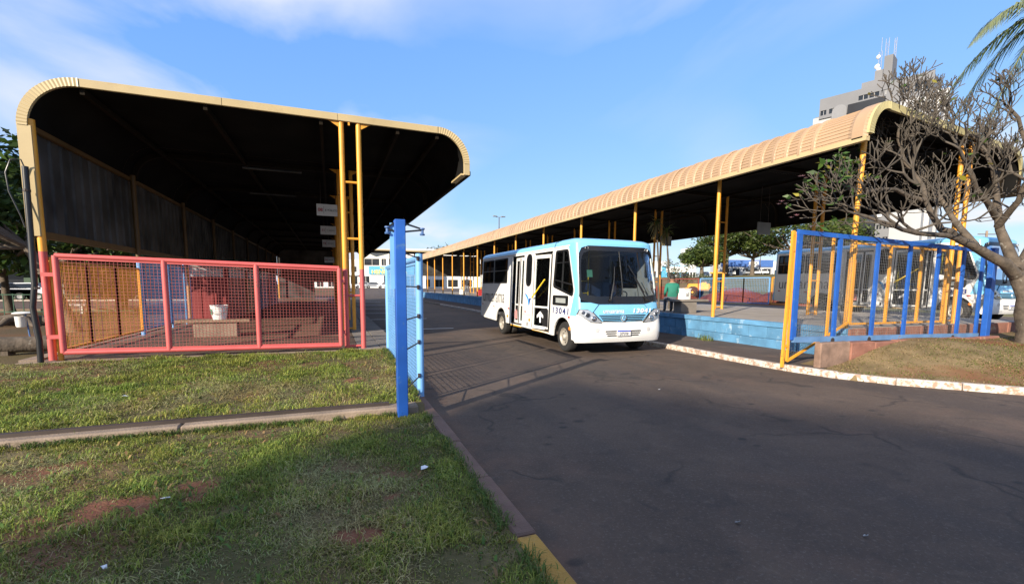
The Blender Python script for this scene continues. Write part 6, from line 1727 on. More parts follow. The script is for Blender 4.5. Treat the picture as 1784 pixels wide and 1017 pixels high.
CREAM = mat('cream_render', (0.60, 0.57, 0.50), 0.8, var=0.08, scale=0.3); OFFW = mat('off_white_render', (0.66, 0.65, 0.62), 0.8, var=0.08, scale=0.3)
CGREY = mat('tower_concrete', (0.165, 0.165, 0.17), 0.8, var=0.1, scale=0.2); TWHITE = mat('tower_white', (0.36, 0.36, 0.36), 0.7, var=0.07, scale=0.15, spot=(0.36, 0.34, 0.32), spot_amt=0.35, spot_scale=0.2, spot_soft=0.2)
TDARK = mat('tower_dark_glass', (0.014, 0.016, 0.022), 0.5, var=0.3, scale=0.3, spec=0.25)

# pharmacy at the end of the road
FB = 118
a = at(628, 495, FB); b = at(742, 495, FB); zg = float(far_rise(np.array(a.y)))
ph_ = thing('pharmacy_building', ((a.x + b.x) / 2, a.y, zg), 'pale shop with a blue sign in yellow letters at the end of the road', 'building')
d = (b - a); d.z = 0; Lf = d.length; d.normalize()
def zpx(py, px=690, D=FB): return at(px, py, D).z
z_s0, z_s1 = zpx(478), zpx(464)
op = [(Lf * 0.36, Lf * 0.56, zg + 0.1, z_s0 - 0.3), (Lf * 0.60, Lf * 0.92, zg + 0.1, z_s0 - 0.3), (Lf * 0.02, Lf * 0.14, zg + 0.1, z_s0 - 0.5)]
facade(ph_, OFFW, a, b, zg - 1, zpx(463), 0, op)
A2 = a + d * (Lf * 0.08); nrm = Vector((d.y, -d.x, 0))
MB().beam(A2 + d * (Lf * 0.06) + nrm * 0.25 + Vector((0, 0, (z_s0 + z_s1) / 2 - A2.z)), b + nrm * 0.25 + Vector((0, 0, (z_s0 + z_s1) / 2 - b.z)), 0.3, z_s1 - z_s0).build('sign_panel', mat('sign_blue', (0.05, 0.30, 0.48), 0.5), ph_)
SY = mat('sign_yellow', (0.72, 0.70, 0.10), 0.5)
to = A2 + d * (Lf * 0.10) + nrm * 0.43; to.z = z_s0 + 0.15
text('sign_text', 'HENRIFARMA', 1.35, SY, ph_, to, d, (0, 0, 1), depth=0.03, bold=0.03, sx=1.12)
to2 = to + d * 2.2; to2.z = z_s0 + 1.38
text('sign_text', 'Farmácia', 0.85, SY, ph_, to2, d, (0, 0, 1), depth=0.03, bold=0.01)
# upper storey set back
a3 = at(632, 495, FB + 6); b3 = at(705, 495, FB + 6)
facade(ph_, CREAM, a3, b3, zpx(464), zpx(436, 690, FB + 6), 0, [(0.6, 4.6, zpx(461), zpx(449)), (5.2, 6.4, zpx(461), zpx(449)), (7.2, 9.0, zpx(461), zpx(449))])
box('roof', OFFW, ph_, min(a3.x, b3.x), max(a3.x, b3.x), min(a3.y, b3.y) + 0.3, max(a3.y, b3.y) + 8, zpx(437, 690, FB + 6), zpx(435, 690, FB + 6))
a4 = at(548, 495, FB); b4 = at(627, 495, FB); z4 = float(far_rise(np.array(a4.y)))
pb_ = thing('corner_shop', (a4.x, a4.y, z4), 'pale corner building left of the pharmacy, half hidden by the ladder column', 'building')
L4 = math.hypot(b4.x - a4.x, b4.y - a4.y)
facade(pb_, OFFW, a4, b4, z4 - 1, zpx(452, 600), 0, [(L4 * (i + 0.2) / 4, L4 * (i + 0.8) / 4, z4 + 0.2, z4 + 2.8) for i in range(4)] + [(L4 * (i + 0.25) / 4, L4 * (i + 0.75) / 4, z4 + 4.0, z4 + 5.4) for i in range(4)])
d4 = Vector((b4.x - a4.x, b4.y - a4.y, 0)).normalized()
MB().beam(Vector((a4.x, a4.y, z4 + 3.2)), Vector((b4.x, b4.y, z4 + 3.2)), 1.2, 0.25).build('awning', mat('parapet_grey', (0.45, 0.44, 0.43), 0.8), pb_)
wh = thing('white_hall', at(780, 495, 135), 'long white hall wall behind the far end of the lane', 'building')
a = at(690, 495, 138); b = at(850, 495, 138)
facade(wh, OFFW, a, b, 0, zpx(437, 760, 138), 0, [(3 + 4.2 * i, 6 + 4.2 * i, 1.2, zpx(487, 760, 138)) for i in range(5)])
dd = (b - a); MB().beam(Vector((a.x, a.y, zpx(436, 760, 138))), Vector((b.x, b.y, zpx(436, 760, 138))), 1.0, 0.5).build('parapet', mat('parapet_grey', (0.45, 0.44, 0.43), 0.8), wh)
# third canopy across the end of the lane
c3 = thing('far_canopy', (5, 66, 0), 'small dark canopy with rounded end beyond the lane', 'bus shelter')
P3 = profile(1.0, 14.2, 6.55, 6.3, 5.5, 0.2, 0.75, 8)
band(P3, lambda x: 66.0, lambda x: 71.0, -0.16, 0.0).build('roof', FASC, c3, fix=True, smooth=30)
loft(offset(P3, -0.18), 66.05, 70.9).build('shade_sheet', UNDER, c3, smooth=30)  # added dark sheet, painted shade under the far roof
for x in (4, 8.2, 11.8):
    for y in (66.4, 70.4): MB().cyl((x, y, 0), (x, y, 6.35), 0.09, n=8).build('column', FASC, c3, smooth=40)

# tower block
cr = at(1594, 495, 108); cl = at(1396, 495, 126); TB = 3.0
tw = thing('tower_block', ((cr.x + cl.x) / 2, (cr.y + cl.y) / 2, TB), 'grey and white high-rise with antennas rising behind the right canopy', 'tower')
d = cr - cl; d.z = 0; LT = d.length; d.normalize(); nT = Vector((d.y, -d.x, 0))          # outward, toward the lane
def ht(py, px, D): return at(px, py, D).z
HT = ht(146, 1606, 110)
fl = 3.0
tp = lambda a, o_, z: cl + d * a + nT * o_ + Vector((0, 0, z - cl.z))
def tbox(name, mt, a0, a1, o0, o1, z0, z1, par=tw):
    P = [tp(a_, o_, z_) for z_ in (z0, z1) for o_ in (o0, o1) for a_ in (a0, a1)]
    return MB().add(P, [(0, 2, 3, 1), (4, 5, 7, 6), (0, 1, 5, 4), (2, 6, 7, 3), (0, 4, 6, 2), (1, 3, 7, 5)]).build(name, mt, par, fix=True)
# bays along the facade: white block, grey service bay, dark glass, grey bay, white block
w0, w1, w2, w3, w4 = 0.17 * LT, 0.33 * LT, 0.64 * LT, 0.76 * LT, LT
HB = HT - 4.0
tbox('core', CGREY, 0.3, LT - 0.3, -9.5, -0.6, TB, HB)
tbox('white_bay', TWHITE, 0, w0, -10, 0, TB, HB - 0.4)
tbox('white_bay', TWHITE, w3, w4, -10, 0.3, TB, HB)
tbox('glass_bay', TDARK, w1, w2, -8, 1.2, TB, HT - 3.3)
def bayfront(a0, a1, name):
    ops = []
    z = TB + 1.2
    n_ = 2; wv = (a1 - a0) / n_
    while z + 1.4 < HB - 1.0:
        for k_ in range(n_): ops.append((wv * k_ + wv * 0.18, wv * (k_ + 1) - wv * 0.14, z, z + 1.05))
        z += fl
    facade(tw, CGREY, tp(a0, 0.0, TB), tp(a1, 0.0, TB), TB, HB, 0, ops, name='bay_wall')
bayfront(w0 + 0.02, w1 - 0.02, 'bay_wall'); bayfront(w2 + 0.02, w3 - 0.02, 'bay_wall')
z = TB + 3
while z < HB - 3:                                   # spandrel bands on the dark glass bay
    tbox('glass_band', mat('tower_band', (0.028, 0.030, 0.036), 0.5), w1 + 0.05, w2 - 0.05, 1.2, 1.24, z, z + 0.5); z += fl
# attic storey with openings, parapet steps, lift tower
facade(tw, CGREY, tp(0.06 * LT, 0.4, HB), tp(w4, 0.4, HB), HB - 1.0, HT, 0, [(0.3, 1.6, HB - 0.2, HB + 1.0), (2.2, 3.8, HB - 0.2, HB + 1.0)] + [(w1 + 0.5 + 2.2 * i, w1 + 2.4 + 2.2 * i, HB + 1.3, HB + 2.4) for i in range(3)] + [(0.70 * LT, 0.76 * LT, HB + 0.6, HB + 2.2), (0.80 * LT, 0.915 * LT, HB + 0.2, HB + 2.2)], name='attic_wall')
tbox('attic_block', CGREY, 0.06 * LT, w4 - 0.2, -9.8, -0.2, HB - 1.0, HT - 0.3)
tbox('arch_panel', mat('tower_panel', (0.20, 0.20, 0.205), 0.8, var=0.05), w0 + 0.3, w1 - 0.3, 0.42, 0.6, HB - 6, HB - 0.2)
aw = MB(); ca = (w0 + w1) / 2; ra = (w1 - w0) / 2 - 0.3
pts = [tp(ca + ra * math.cos(math.pi * i / 12), 0.51, HB - 0.2 + ra * math.sin(math.pi * i / 12)) for i in range(13)]
aw.v = [tuple(p + nT * 0.09) for p in pts] + [tuple(p - nT * 0.09) for p in pts]
aw.f = [tuple(range(13))] + [(i, i + 1, 14 + i, 13 + i) for i in range(12)]
aw.build('arch_panel', mat('tower_panel', (0.36, 0.36, 0.37), 0.8), tw)
for k_ in range(2):
    for zz in (HB - 3.4,):
        tbox('window', DARKW, w0 + 0.7 + k_ * 1.7, w0 + 1.9 + k_ * 1.7, 0.6, 0.64, zz, zz + 0.9)
tbox('roof_step', CGREY, 0.42 * LT, 0.66 * LT, -7, -0.5, HT - 0.4, HT + 1.6)
tbox('roof_step', CGREY, 0.52 * LT, 0.66 * LT, -6, -1.0, HT + 1.6, HT + 3.8)
tbox('lift_tower', CGREY, 0.60 * LT, 0.67 * LT, -4, 0.2, HB, HT + 6.2)
tbox('side_fin', TWHITE, w4 - 0.1, w4 + 1.4, -11.5, -9.5, TB, HT - 1.5)
tbox('side_block', mat('tower_side', (0.44, 0.43, 0.42), 0.8, var=0.1, scale=0.3), w4 - 0.05, w4 + 0.9, -9, -3, TB, HB + 0.5)
z = TB + 2
while z < HB:
    for o_ in (-8.2, -5.6): tbox('window', DARKW, w4 + 0.9, w4 + 0.94, o_, o_ + 1.4, z, z + 1.2)
    z += fl
z = TB + 2
while z < HB - 4:                                    # air conditioners
    if int(z) % 2 == 0:
        tbox('air_conditioner', WHITEP, w2 + 0.4, w2 + 1.2, 0.02, 0.5, z - 0.9, z - 0.3)
    z += fl
def mast(a_, o_, z0, z1, r):
    mb = MB(); c = tp(a_, o_, z0)
    for i in range(3):
        t = i * 2.1; mb.cyl(c + Vector((r * math.cos(t), r * math.sin(t), 0)), c + Vector((r * math.cos(t), r * math.sin(t), z1 - z0)), 0.05, n=5)
    k_ = int((z1 - z0) / 0.8)
    for i in range(k_):
        z = i * 0.8
        for j in range(3):
            t, u = j * 2.1, (j + 1) * 2.1
            mb.cyl(c + Vector((r * math.cos(t), r * math.sin(t), z)), c + Vector((r * math.cos(u), r * math.sin(u), z + 0.8)), 0.03, n=4)
    mb.build('antenna_mast', mat('mast_grey', (0.30, 0.30, 0.33), 0.5), tw)
mast(0.545 * LT, -2.5, HT + 3.8, HT + 8.6, 0.4); mast(0.60 * LT, -2.0, HT + 6.2, HT + 11.0, 0.4); mast(0.665 * LT, -2.0, HT + 6.0, HT + 10.5, 0.25)
c = tp(0.545 * LT, -2.5, HT + 8.6); MB().cyl(c, c + Vector((0, 0, 3.2)), 0.05, n=5).build('whip_antenna', STEEL, tw)
for i, (a_, z_, r_) in enumerate(((0.52, HT + 5.2, 0.6), (0.525, HT + 7.4, 0.5), (0.535, HT + 4.4, 0.5))):
    c = tp(a_ * LT, -2.2, z_); MB().lathe([(0.0, r_), (-0.15, r_ * 0.8), (-0.3, 0.0)], c, 'x', 14).build('dish', WHITEP, tw, smooth=40)

# shop row across the street beyond the park
for i, (xa, xb, zt_, mt, lab) in enumerate(((-74, -52, 5.2, mat('shop_ochre', (0.22, 0.15, 0.08), 0.8, var=0.15, scale=0.4), 'ochre low shop at the far left beyond the cross street'), (-51, -36, 4.4, mat('shop_dark', (0.09, 0.09, 0.095), 0.8, var=0.15, scale=0.4), 'dark fronted shop beyond the cross street behind the left tree'), (-35.5, -22, 5.6, mat('shop_green', (0.08, 0.13, 0.09), 0.8, var=0.15, scale=0.4), 'dull green shop beyond the park trees'), (-21.5, -7, 4.8, mat('shop_brown', (0.13, 0.085, 0.06), 0.8, var=0.15, scale=0.4), 'brown shop beyond the mesh fences of the left platform'))):
    s_ = thing('street_shop', ((xa + xb) / 2, 58, 0.2), lab, 'building', 'shops across the street from the park')
    n_ = int((xb - xa) / 3.6); wv = (xb - xa) / n_
    facade(s_, mt, (xa, 57.5), (xb, 57.5), 0.1, zt_, 0, [(wv * (k_ + 0.12), wv * (k_ + 0.88), 0.4, 2.9) for k_ in range(n_)])
    box('block', mt, s_, xa, xb, 57.86, 66, 0.1, zt_ - 0.03)
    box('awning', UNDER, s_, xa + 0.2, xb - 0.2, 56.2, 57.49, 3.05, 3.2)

# shops and blocks on the hill
def shop(px0, px1, pyg, pyt, D, mt, label, band_mt=None, txt=None, ops=3):
    a = at(px0, pyg, D); b = at(px1, pyg, D); zt_ = at((px0 + px1) / 2, pyt, D).z; zg_ = hz(a.x) - 1
    s_ = thing('shop_building', ((a.x + b.x) / 2, (a.y + b.y) / 2, zg_), label, 'building')
    L = math.hypot(b.x - a.x, b.y - a.y); h = zt_ - zg_
    facade(s_, mt, a, b, zg_, zt_, 0, [(L * (i + 0.15) / ops, L * (i + 0.85) / ops, zg_ + 1.2, zg_ + 1.2 + min(2.4, h * 0.4)) for i in range(ops)])
    d_ = Vector((b.x - a.x, b.y - a.y, 0)).normalized(); n_ = Vector((d_.y, -d_.x, 0))
    P = [Vector((a.x, a.y, 0)) - n_ * 0.4, Vector((b.x, b.y, 0)) - n_ * 0.4, Vector((b.x, b.y, 0)) - n_ * 8, Vector((a.x, a.y, 0)) - n_ * 8]
    MB().add([(p.x, p.y, z_) for z_ in (zg_, zt_ - 0.05) for p in P], [(0, 1, 2, 3), (4, 5, 6, 7), (0, 1, 5, 4), (1, 2, 6, 5), (2, 3, 7, 6), (3, 0, 4, 7)]).build('block', mt, s_, fix=True)
    if band_mt:
        MB().beam(Vector((a.x, a.y, zt_ - 1.3)) + n_ * 0.15, Vector((b.x, b.y, zt_ - 1.3)) + n_ * 0.15, 0.2, 2.2).build('sign_panel', band_mt, s_)
    if txt:
        o_ = Vector((a.x, a.y, zt_ - 1.9)) + d_ * (L * 0.45) + n_ * 0.28
        text('sign_text', txt, 1.7, TEXTB, s_, o_, d_, (0, 0, 1), depth=0.02)
    return s_
SGREY = mat('shop_grey', (0.42, 0.43, 0.45), 0.7, var=0.08, scale=0.3); SBLUE = mat('shop_blue', (0.06, 0.14, 0.38), 0.5); SKYB = mat('shop_sky', (0.10, 0.42, 0.68), 0.6); 
shop(1255, 1345, 482, 452, 150, SGREY, 'grey shop with a white sign behind the spreading hill trees', SBLUE, None, 5)
s5 = shop(1311, 1321, 474, 455, 147, WHITEP, 'small white sign block with dark letters among the hill trees', None, 'nu', 1)
shop(1196, 1212, 482, 432, 190, OFFW, 'pale slim tower block far behind the hill trees', None, None, 3)
shop(1160, 1198, 482, 463, 170, SKYB, 'sky blue low shop far right of the bus windscreen', WHITEP, None, 3)
shop(1095, 1162, 484, 455, 175, OFFW, 'pale low building behind the bus roof', None, None, 4)
shop(1345, 1460, 484, 456, 160, OFFW, 'pale low building behind the far bus', None, None, 5)

# ================================================================ SOIL MOUNDS, LOADER, POLES
def mound(cx, cy, L, wv, h, label, seed):
    xs = np.linspace(-wv, wv, 24); ys = np.linspace(-L, L, 40)
    def zf(X, Y):
        r = np.sqrt((X / wv) ** 2 + (Y / L) ** 2)
        return np.maximum(0.55 + h * np.clip(1 - r, 0, 1) ** 0.8 * (0.75 + 0.5 * fbm(X * .9 + seed, Y * .9 + seed, seed)), 0.3) - 0.1 * (r > 0.97)
    o = grid('soil_mound', REDSOIL, xs, ys, lambda X, Y: zf(X, Y) - 0.5)
    o.location = (cx, cy, 0.5)
    tag(o, label, 'soil mound', 'heaps of red soil behind the fence')
mound(31.0, 23.6, 3.4, 2.6, 1.35, 'red soil heap at the right behind the blue fence', 3)
mound(31.5, 29.0, 3.6, 2.6, 1.35, 'red soil heap in the middle behind the blue fence', 5)
mound(31.5, 39.0, 5.5, 2.6, 1.45, 'red soil heap at the left behind the maroon fence', 7)
ld_p = Vector((33.6, 34.4, 0.72))
ld = thing('loader', ld_p, 'yellow wheel loader between the red soil heaps', 'loader')
LY_ = mat('loader_yellow', (0.72, 0.33, 0.03), 0.5, var=0.1)
o = MB().box(-0.7, 0.7, -0.4, 1.7, 0.7, 1.35); o.build('engine_hood', LY_, ld, world=False, bevel=0.12)
MB().box(-0.65, 0.65, -1.6, -0.4, 0.6, 1.1).build('rear_frame', LY_, ld, world=False, bevel=0.06)
cb = MB().plate([(-1.5, 1.1), (-0.35, 1.1), (-0.45, 2.3), (-1.4, 2.3)], [], lambda a, b, t: (-0.55 + 1.1 * t, a, b), 1).build('cab', DARKW, ld, world=False, fix=True)
MB().box(-0.65, 0.65, -1.55, -0.3, 2.3, 2.42).build('cab_roof', LY_, cb, world=False, bevel=0.04)
for s_ in (-1, 1):
    for y, r in ((-1.0, 0.62), (1.1, 0.55)):
        w_ = MB().lathe([(s_ * 0.62, 0), (s_ * 0.62, r * 0.9), (s_ * 0.68, r), (s_ * 0.95, r), (s_ * 1.0, r * 0.85), (s_ * 1.0, r * 0.5), (s_ * 0.95, 0)], (0, y, r), 'x', 20).build('wheel', RUBBER, ld, world=False, smooth=40)
        MB().lathe([(s_ * 1.005, r * 0.5), (s_ * 0.97, r * 0.4), (s_ * 0.97, 0)], (0, y, r), 'x', 14).build('rim', LY_, w_, world=False)
    MB().beam((s_ * 0.45, 0.2, 1.4), (s_ * 0.45, 2.5, 0.6), 0.12, 0.25).build('lift_arm', LY_, ld, world=False)
MB().plate([(2.4, 0.2), (3.0, 0.15), (3.1, 0.3), (2.55, 0.4), (2.45, 0.9), (2.3, 0.9)], [], lambda a, b, t: (-1.0 + 2 * t, a, b), 1).build('bucket', DKSTEEL, ld, world=False, fix=True)
ld.rotation_euler.z = 0.55
def street_lamp(px, pyt, D, label, dbl=True):
    p = at(px, 495, D); zt_ = at(px, pyt, D).z
    s_ = thing('street_lamp', (p.x, p.y, 0.5), label, 'street lamp', 'street lamps behind the right canopy')
    MB().tube([(p.x, p.y, 0.3), (p.x, p.y, zt_ * 0.5), (p.x, p.y, zt_)], [0.16, 0.12, 0.08], 8).build('pole', mat('lamp_pole', (0.10, 0.11, 0.13), 0.6), s_, smooth=40)
    for s2 in (-1, 1):
        MB().beam((p.x, p.y, zt_ - 0.05), (p.x + s2 * 1.0, p.y, zt_ + 0.1), 0.08, 0.08).build('arm', STEEL, s_)
        MB().box(p.x + s2 * 0.7 - 0.35, p.x + s2 * 0.7 + 0.35, p.y - 0.15, p.y + 0.15, zt_ + 0.02, zt_ + 0.18).build('lamp_head', STEEL, s_, bevel=0.04)
street_lamp(869, 380, 75, 'double-armed street lamp rising above the right canopy')
street_lamp(1322, 396, 150, 'slim dark pole rising from the hill trees')
up = thing('utility_pole', at(1712, 470, 70), 'distant utility pole with cross-arm right of the far bus', 'utility pole')
p = at(1712, 470, 70); zt_ = at(1712, 403, 70).z
MB().cyl((p.x, p.y, 2), (p.x, p.y, zt_), 0.16, n=8).build('pole', CONC, up, smooth=40)
MB().beam((p.x - 1.2, p.y + 0.5, zt_ - 0.5), (p.x + 1.2, p.y - 0.5, zt_ - 0.5), 0.12, 0.12).build('cross_arm', DBARK, up)
wire = thing('overhead_cable', at(0, 258, 30), 'thin dark overhead cable crossing the sky at the left edge', 'cable')
a, b = at(-30, 252, 26), at(34, 266, 30); MB().tube([a, a.lerp(b, 0.5) + Vector((0, 0, -0.05)), b, b.lerp(at(600, 300, 60), 0.3)], 0.012, 5).build('strand', BLACK, wire)

# ================================================================ RIGHT PLATFORM THINGS AND PEOPLE
rb = thing('platform_bench', (11.9, 13.2, PZ), 'concrete slab bench on the right platform beside the bus', 'bench')
box('slab', CONCG, rb, 11.25, 12.75, 12.95, 13.45, 1.24, 1.31, bevel=0.008)
box('base', CONCG, rb, 11.55, 12.25, 13.0, 13.4, PZ, 1.24, bevel=0.01)
wb = thing('white_tub', (11.85, 13.15, 1.31), 'white tub with a printed patch standing on the slab bench', 'tub')
MB().plate(rrect(11.62, 11.98, 13.0, 13.3, 0.05, 3), [], lambda a, b, t: (a, b, 1.312 + 0.36 * t), 1).build('tub', WHITEP, wb, fix=True, smooth=40)
MB().plate(rrect(11.60, 12.0, 12.98, 13.32, 0.05, 3), [], lambda a, b, t: (a, b, 1.672 + 0.03 * t), 1).build('lid', WHITEP, wb, fix=True)
text('tub_print', 'al', 0.2, TEXTG, wb, (11.74, 12.997, 1.42), (1, 0, 0), (0, 0, 1))
def person(label, loc, rot, joints, edges, radii, cloth, extra, scale=1.0, cat='person'):
    """one continuous skinned body; clothing colours by height bands as child shells"""
    p = thing('person', loc, label, cat)
    me = bpy.data.meshes.new('body'); me.from_pydata([Vector(j) * scale for j in joints], edges, []); me.update()
    o = link('body', me, None, None)
    md = o.modifiers.new('skin', 'SKIN'); md.use_smooth_shade = True
    for i, r in enumerate(radii): me.skin_vertices[0].data[i].radius = (r[0] * scale, r[1] * scale)
    me.skin_vertices[0].data[0].use_root = True
    o.modifiers.new('sub', 'SUBSURF').levels = 1; o.modifiers['sub'].render_levels = 1
    bpy.context.view_layer.update()
    m2 = bpy.data.meshes.new_from_object(o.evaluated_get(bpy.context.evaluated_depsgraph_get()))
    bpy.data.objects.remove(o); m2.name = 'body'
    m2.materials.clear()
    for mt in cloth: m2.materials.append(mt)
    for f in m2.polygons:
        f.material_index = extra(f.center / scale); f.use_smooth = True
    b = bpy.data.objects.new('body', m2); COL.objects.link(b); b.parent = p
    p.rotation_euler.z = rot
    return p
def head(p, c, r, hair_mt, facing=(0, -1, 0)):
    f = Vector(facing); side = f.cross(Vector((0, 0, 1))); c = Vector(c)
    mb = MB(); mb.lathe([(-1.15 * r, 0.0), (-1.05 * r, 0.42 * r), (-0.7 * r, 0.68 * r), (-0.2 * r, 0.82 * r), (0.35 * r, 0.86 * r), (0.8 * r, 0.66 * r), (1.05 * r, 0.3 * r), (1.1 * r, 0)], c, 'z', 14)
    h = mb.build('head', SKIN, p, world=False, smooth=60)
    MB().tube([c + f * 0.78 * r + Vector((0, 0, 0.15 * r)), c + f * 1.08 * r + Vector((0, 0, -0.15 * r))], [0.08 * r, 0.16 * r], 6).build('nose', SKIN, h, world=False)
    for s_ in (-1, 1):
        MB().tube([c + side * s_ * 0.82 * r + Vector((0, 0, 0.15 * r)), c + side * s_ * 0.92 * r - f * 0.1 * r, c + side * s_ * 0.82 * r + Vector((0, 0, -0.25 * r))], 0.1 * r, 5).build('ear', SKIN, h, world=False)
    mb = MB(); mb.lathe([(-0.2 * r, 0.86 * r), (0.35 * r, 0.95 * r), (0.85 * r, 0.75 * r), (1.12 * r, 0.34 * r), (1.2 * r, 0)], c - f * 0.14 * r, 'z', 14)
    mb.build('hair', hair_mt, h, world=False, smooth=60)
JACK = mat('black_jacket', (0.018, 0.018, 0.022), 0.8); JEAN = mat('grey_trousers', (0.10, 0.115, 0.14), 0.85); SHOE = mat('dark_shoe', (0.02, 0.02, 0.02), 0.6); HAIR = mat('dark_hair', (0.015, 0.012, 0.010), 0.7); GSH = mat('green_shirt', (0.015, 0.16, 0.11), 0.8)
# walking man on the right platform (walks toward the left)
J = [(0, 0, 0.94), (0, 0.0, 1.16), (0, -0.02, 1.38), (0, -0.03, 1.50), (0, -0.04, 1.58),
     (-0.18, -0.02, 1.40), (-0.23, 0.08, 1.14), (-0.22, -0.02, 0.90), (-0.22, -0.06, 0.82),
     (0.18, -0.02, 1.40), (0.24, -0.10, 1.15), (0.20, -0.26, 0.98), (0.18, -0.33, 0.94),
     (-0.10, 0.0, 0.88), (-0.11, -0.16, 0.50), (-0.11, -0.24, 0.09), (-0.11, -0.36, 0.04),
     (0.10, 0.0, 0.88), (0.11, 0.06, 0.50), (0.11, 0.30, 0.14), (0.11, 0.22, 0.04)]
Eg = [(0, 1), (1, 2), (2, 3), (3, 4), (2, 5), (5, 6), (6, 7), (7, 8), (2, 9), (9, 10), (10, 11), (11, 12), (0, 13), (13, 14), (14, 15), (15, 16), (0, 17), (17, 18), (18, 19), (19, 20)]
Rd = [(0.15, 0.11), (0.155, 0.12), (0.16, 0.12), (0.065, 0.065), (0.06, 0.06), (0.075, 0.075), (0.06, 0.06), (0.045, 0.045), (0.035, 0.045), (0.075, 0.075), (0.06, 0.06), (0.045, 0.045), (0.035, 0.045), (0.10, 0.10), (0.075, 0.075), (0.055, 0.055), (0.045, 0.04), (0.10, 0.10), (0.075, 0.075), (0.055, 0.055), (0.045, 0.04)]
def ex1(c):
    if c.z > 1.5: return 3
    if c.z > 0.92 and not (abs(c.x) > 0.15 and (c.z < 0.95)): return 0
    if abs(c.x) > 0.17: return 3
    return 1 if c.z > 0.1 else 2
w1 = person('man in a black jacket and grey trousers walking on the right platform', (12.0, 42.3, PZ), -0.9, J, Eg, Rd, [JACK, JEAN, SHOE, SKIN], ex1)
head(w1, (0, -0.05, 1.63), 0.105, HAIR)
# seated man in green, seen from behind
J2 = [(0, 0, 0.50), (0, 0.02, 0.72), (0, -0.02, 0.96), (0, -0.05, 1.08), (0, -0.06, 1.14),
      (-0.19, -0.02, 0.97), (-0.24, 0.0, 0.72), (-0.20, -0.22, 0.60), (-0.16, -0.30, 0.58),
      (0.19, -0.02, 0.97), (0.24, 0.0, 0.72), (0.20, -0.22, 0.60), (0.16, -0.30, 0.58),
      (-0.10, -0.04, 0.48), (-0.12, -0.44, 0.50), (-0.12, -0.46, 0.08), (-0.12, -0.58, 0.03),
      (0.10, -0.04, 0.48), (0.12, -0.44, 0.50), (0.12, -0.46, 0.08), (0.12, -0.58, 0.03)]
def ex2(c):
    if c.z > 1.05: return 3
    if c.z > 0.58 and not (c.y < -0.12): return 0
    if c.z > 0.55 and c.y < -0.12: return 3
    return 1 if c.z > 0.08 else 2
w2 = person('man in a green shirt sitting on the slab bench, seen from behind', (11.42, 13.35, PZ + 0.02), 2.7, J2, Eg, Rd, [GSH, JEAN, SHOE, SKIN], ex2)
head(w2, (0, -0.06, 1.22), 0.11, HAIR)
# red and white things seen on the platform far down
for i, (y, mt, lab) in enumerate(((40.0, REDP, 'red box on the platform beside the walking man'), (46.0, WHITEP, 'white box far along the right platform'))):
    s_ = thing('crate', (12.6, y, PZ), lab, 'box')
    box('body', mt, s_, 12.3, 12.9, y - 0.3, y + 0.3, PZ, PZ + 0.5, bevel=0.03); box('lid', mt, s_, 12.27, 12.93, y - 0.33, y + 0.33, PZ + 0.502, PZ + 0.56, bevel=0.02)
for i, (y, lab) in enumerate(((13.0, 'dim square notice board under the near right canopy'), (18.5, 'dim square notice board behind the bus under the right canopy'))):
    s_ = thing('notice_board', (15.3, y, 3.6), lab, 'sign', 'boards hung on the column pairs')
    box('board', mat('notice_grey', (0.18, 0.18, 0.17), 0.6), s_, 15.0, 15.65, y, y + 0.04, 3.75, 4.2)
    for x in (15.12, 15.52): MB().cyl((x, y + 0.02, 4.2), (x, y + 0.02, 5.5), 0.01, n=5).build('hanger', DKSTEEL, s_)

# ================================================================ LITTER AND SMALL MARKS
PAP = mat('paper_white', (0.75, 0.75, 0.76), 0.7, var=0.05)
def scrap(px, py, z, size, label, mt=PAP):
    p = gz(px, py, z); mb = MB(); rnd = random.Random(px)
    n = 7; ring = [(p.x + size * math.cos(i * 6.28 / n) * rnd.uniform(0.5, 1), p.y + size * math.sin(i * 6.28 / n) * rnd.uniform(0.4, 0.9), p.z + rnd.uniform(0.012, 0.035)) for i in range(n)]
    mb.v = [(p.x, p.y, p.z + size * 0.7)] + ring + [(a, b, c - 0.004) for a, b, c in ring]
    mb.f = [(0, 1 + i, 1 + (i + 1) % n) for i in range(n)] + [(1 + i, 8 + i, 8 + (i + 1) % n, 1 + (i + 1) % n) for i in range(n)] + [tuple(8 + i for i in reversed(range(n)))]
    o = mb.build('paper_scrap', mt, None)
    tag(o, label, 'litter', 'litter on the ground')
scrap(217, 692, 0.21, 0.05, 'crumpled white paper on the lawn beyond the concrete beam')
scrap(738, 818, 0.10, 0.045, 'white paper scrap on the lawn near the kerb')
scrap(288, 872, 0.10, 0.04, 'pale paper scrap beside the bare red patch of lawn')
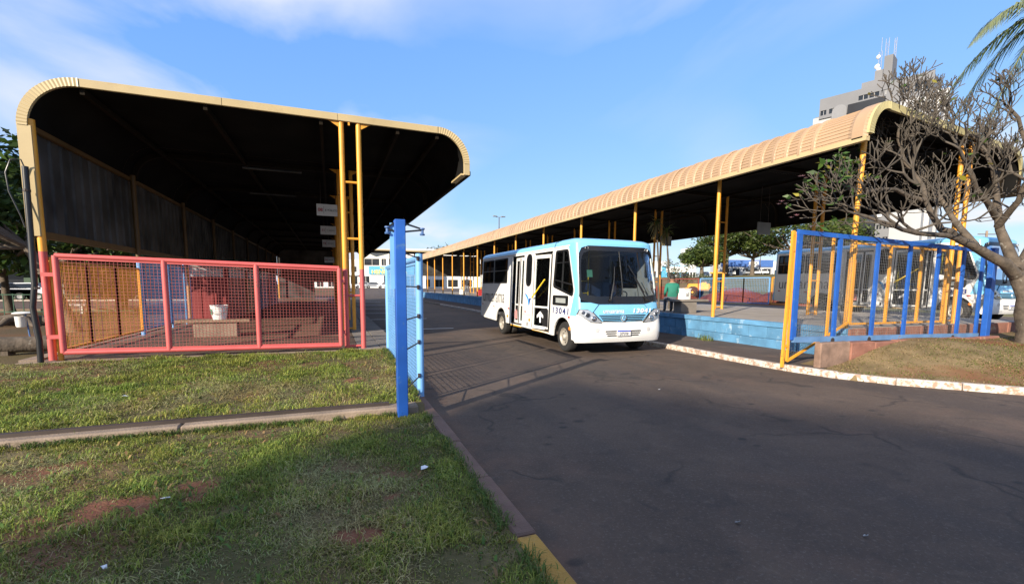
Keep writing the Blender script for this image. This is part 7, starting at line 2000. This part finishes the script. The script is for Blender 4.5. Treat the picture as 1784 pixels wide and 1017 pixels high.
scrap(183, 992, 0.10, 0.02, 'tiny white scrap at the bottom of the lawn')
scrap(1508, 936, 0.0, 0.02, 'pale scrap on the asphalt at lower right', mat('pale_scrap', (0.4, 0.4, 0.4), 0.8))
scrap(1285, 912, 0.0, 0.028, 'flattened grey scrap on the asphalt', mat('grey_scrap', (0.2, 0.2, 0.2), 0.8))
scrap(1148, 680, 0.0, 0.03, 'white scrap on the asphalt in front of the bus')
# weed at the foot of the blue wall
wd = gz(1232, 592, 0.12)
n = 70; X = RNG.normal(wd.x - 0.1, 0.09, n); Y = RNG.normal(wd.y, 0.16, n)
V, F, T = blades('w', X, Y, np.full(n, 0.12), RNG.uniform(0.12, 0.26, n), RNG.uniform(0.01, 0.02, n), RNG.uniform(0.3, 1.0, n), pick(n, [(0.12, 0.17, 0.03), (0.2, 0.2, 0.05)], [2, 1]), '')
o = tinted_mesh('weed_tuft', V, F, T, GRASSM); tag(o, 'small weed tuft growing at the foot of the blue wall', 'weed')

# unseen tall block added behind the camera to cast the foreground shade
sh = Vector((SUN_TO.x, SUN_TO.y, 0)).normalized(); sv = Vector((-sh.y, sh.x, 0))
TAN = -SUN_TO.z / math.hypot(SUN_TO.x, SUN_TO.y)
U0 = -62.0
ab = thing('shade_block', sh * U0 + sv * -8, 'tall flat-roofed unseen block added behind the camera to shade the foreground', 'building')
H1 = (7.6 - U0) * TAN
pA = sh * U0 + sv * -26.0; pB = sh * U0 + sv * 4.25
ops = [(1.5 + 3.4 * i, 3.6 + 3.4 * i, 1.4 + 3.1 * k_, 2.8 + 3.1 * k_) for i in range(8) for k_ in range(int(H1 / 3.1) - 1)]
facade(ab, CREAM, pA, pB, -0.1, H1, 0, ops)
P = [pA - sh * 0.36, pB - sh * 0.36, pB - sh * 14, pA - sh * 14]
MB().add([(p.x, p.y, z_) for z_ in (-0.1, H1 - 0.02) for p in P], [(0, 1, 2, 3), (4, 5, 6, 7), (0, 1, 5, 4), (1, 2, 6, 5), (2, 3, 7, 6), (3, 0, 4, 7)]).build('block', CREAM, ab, fix=True)
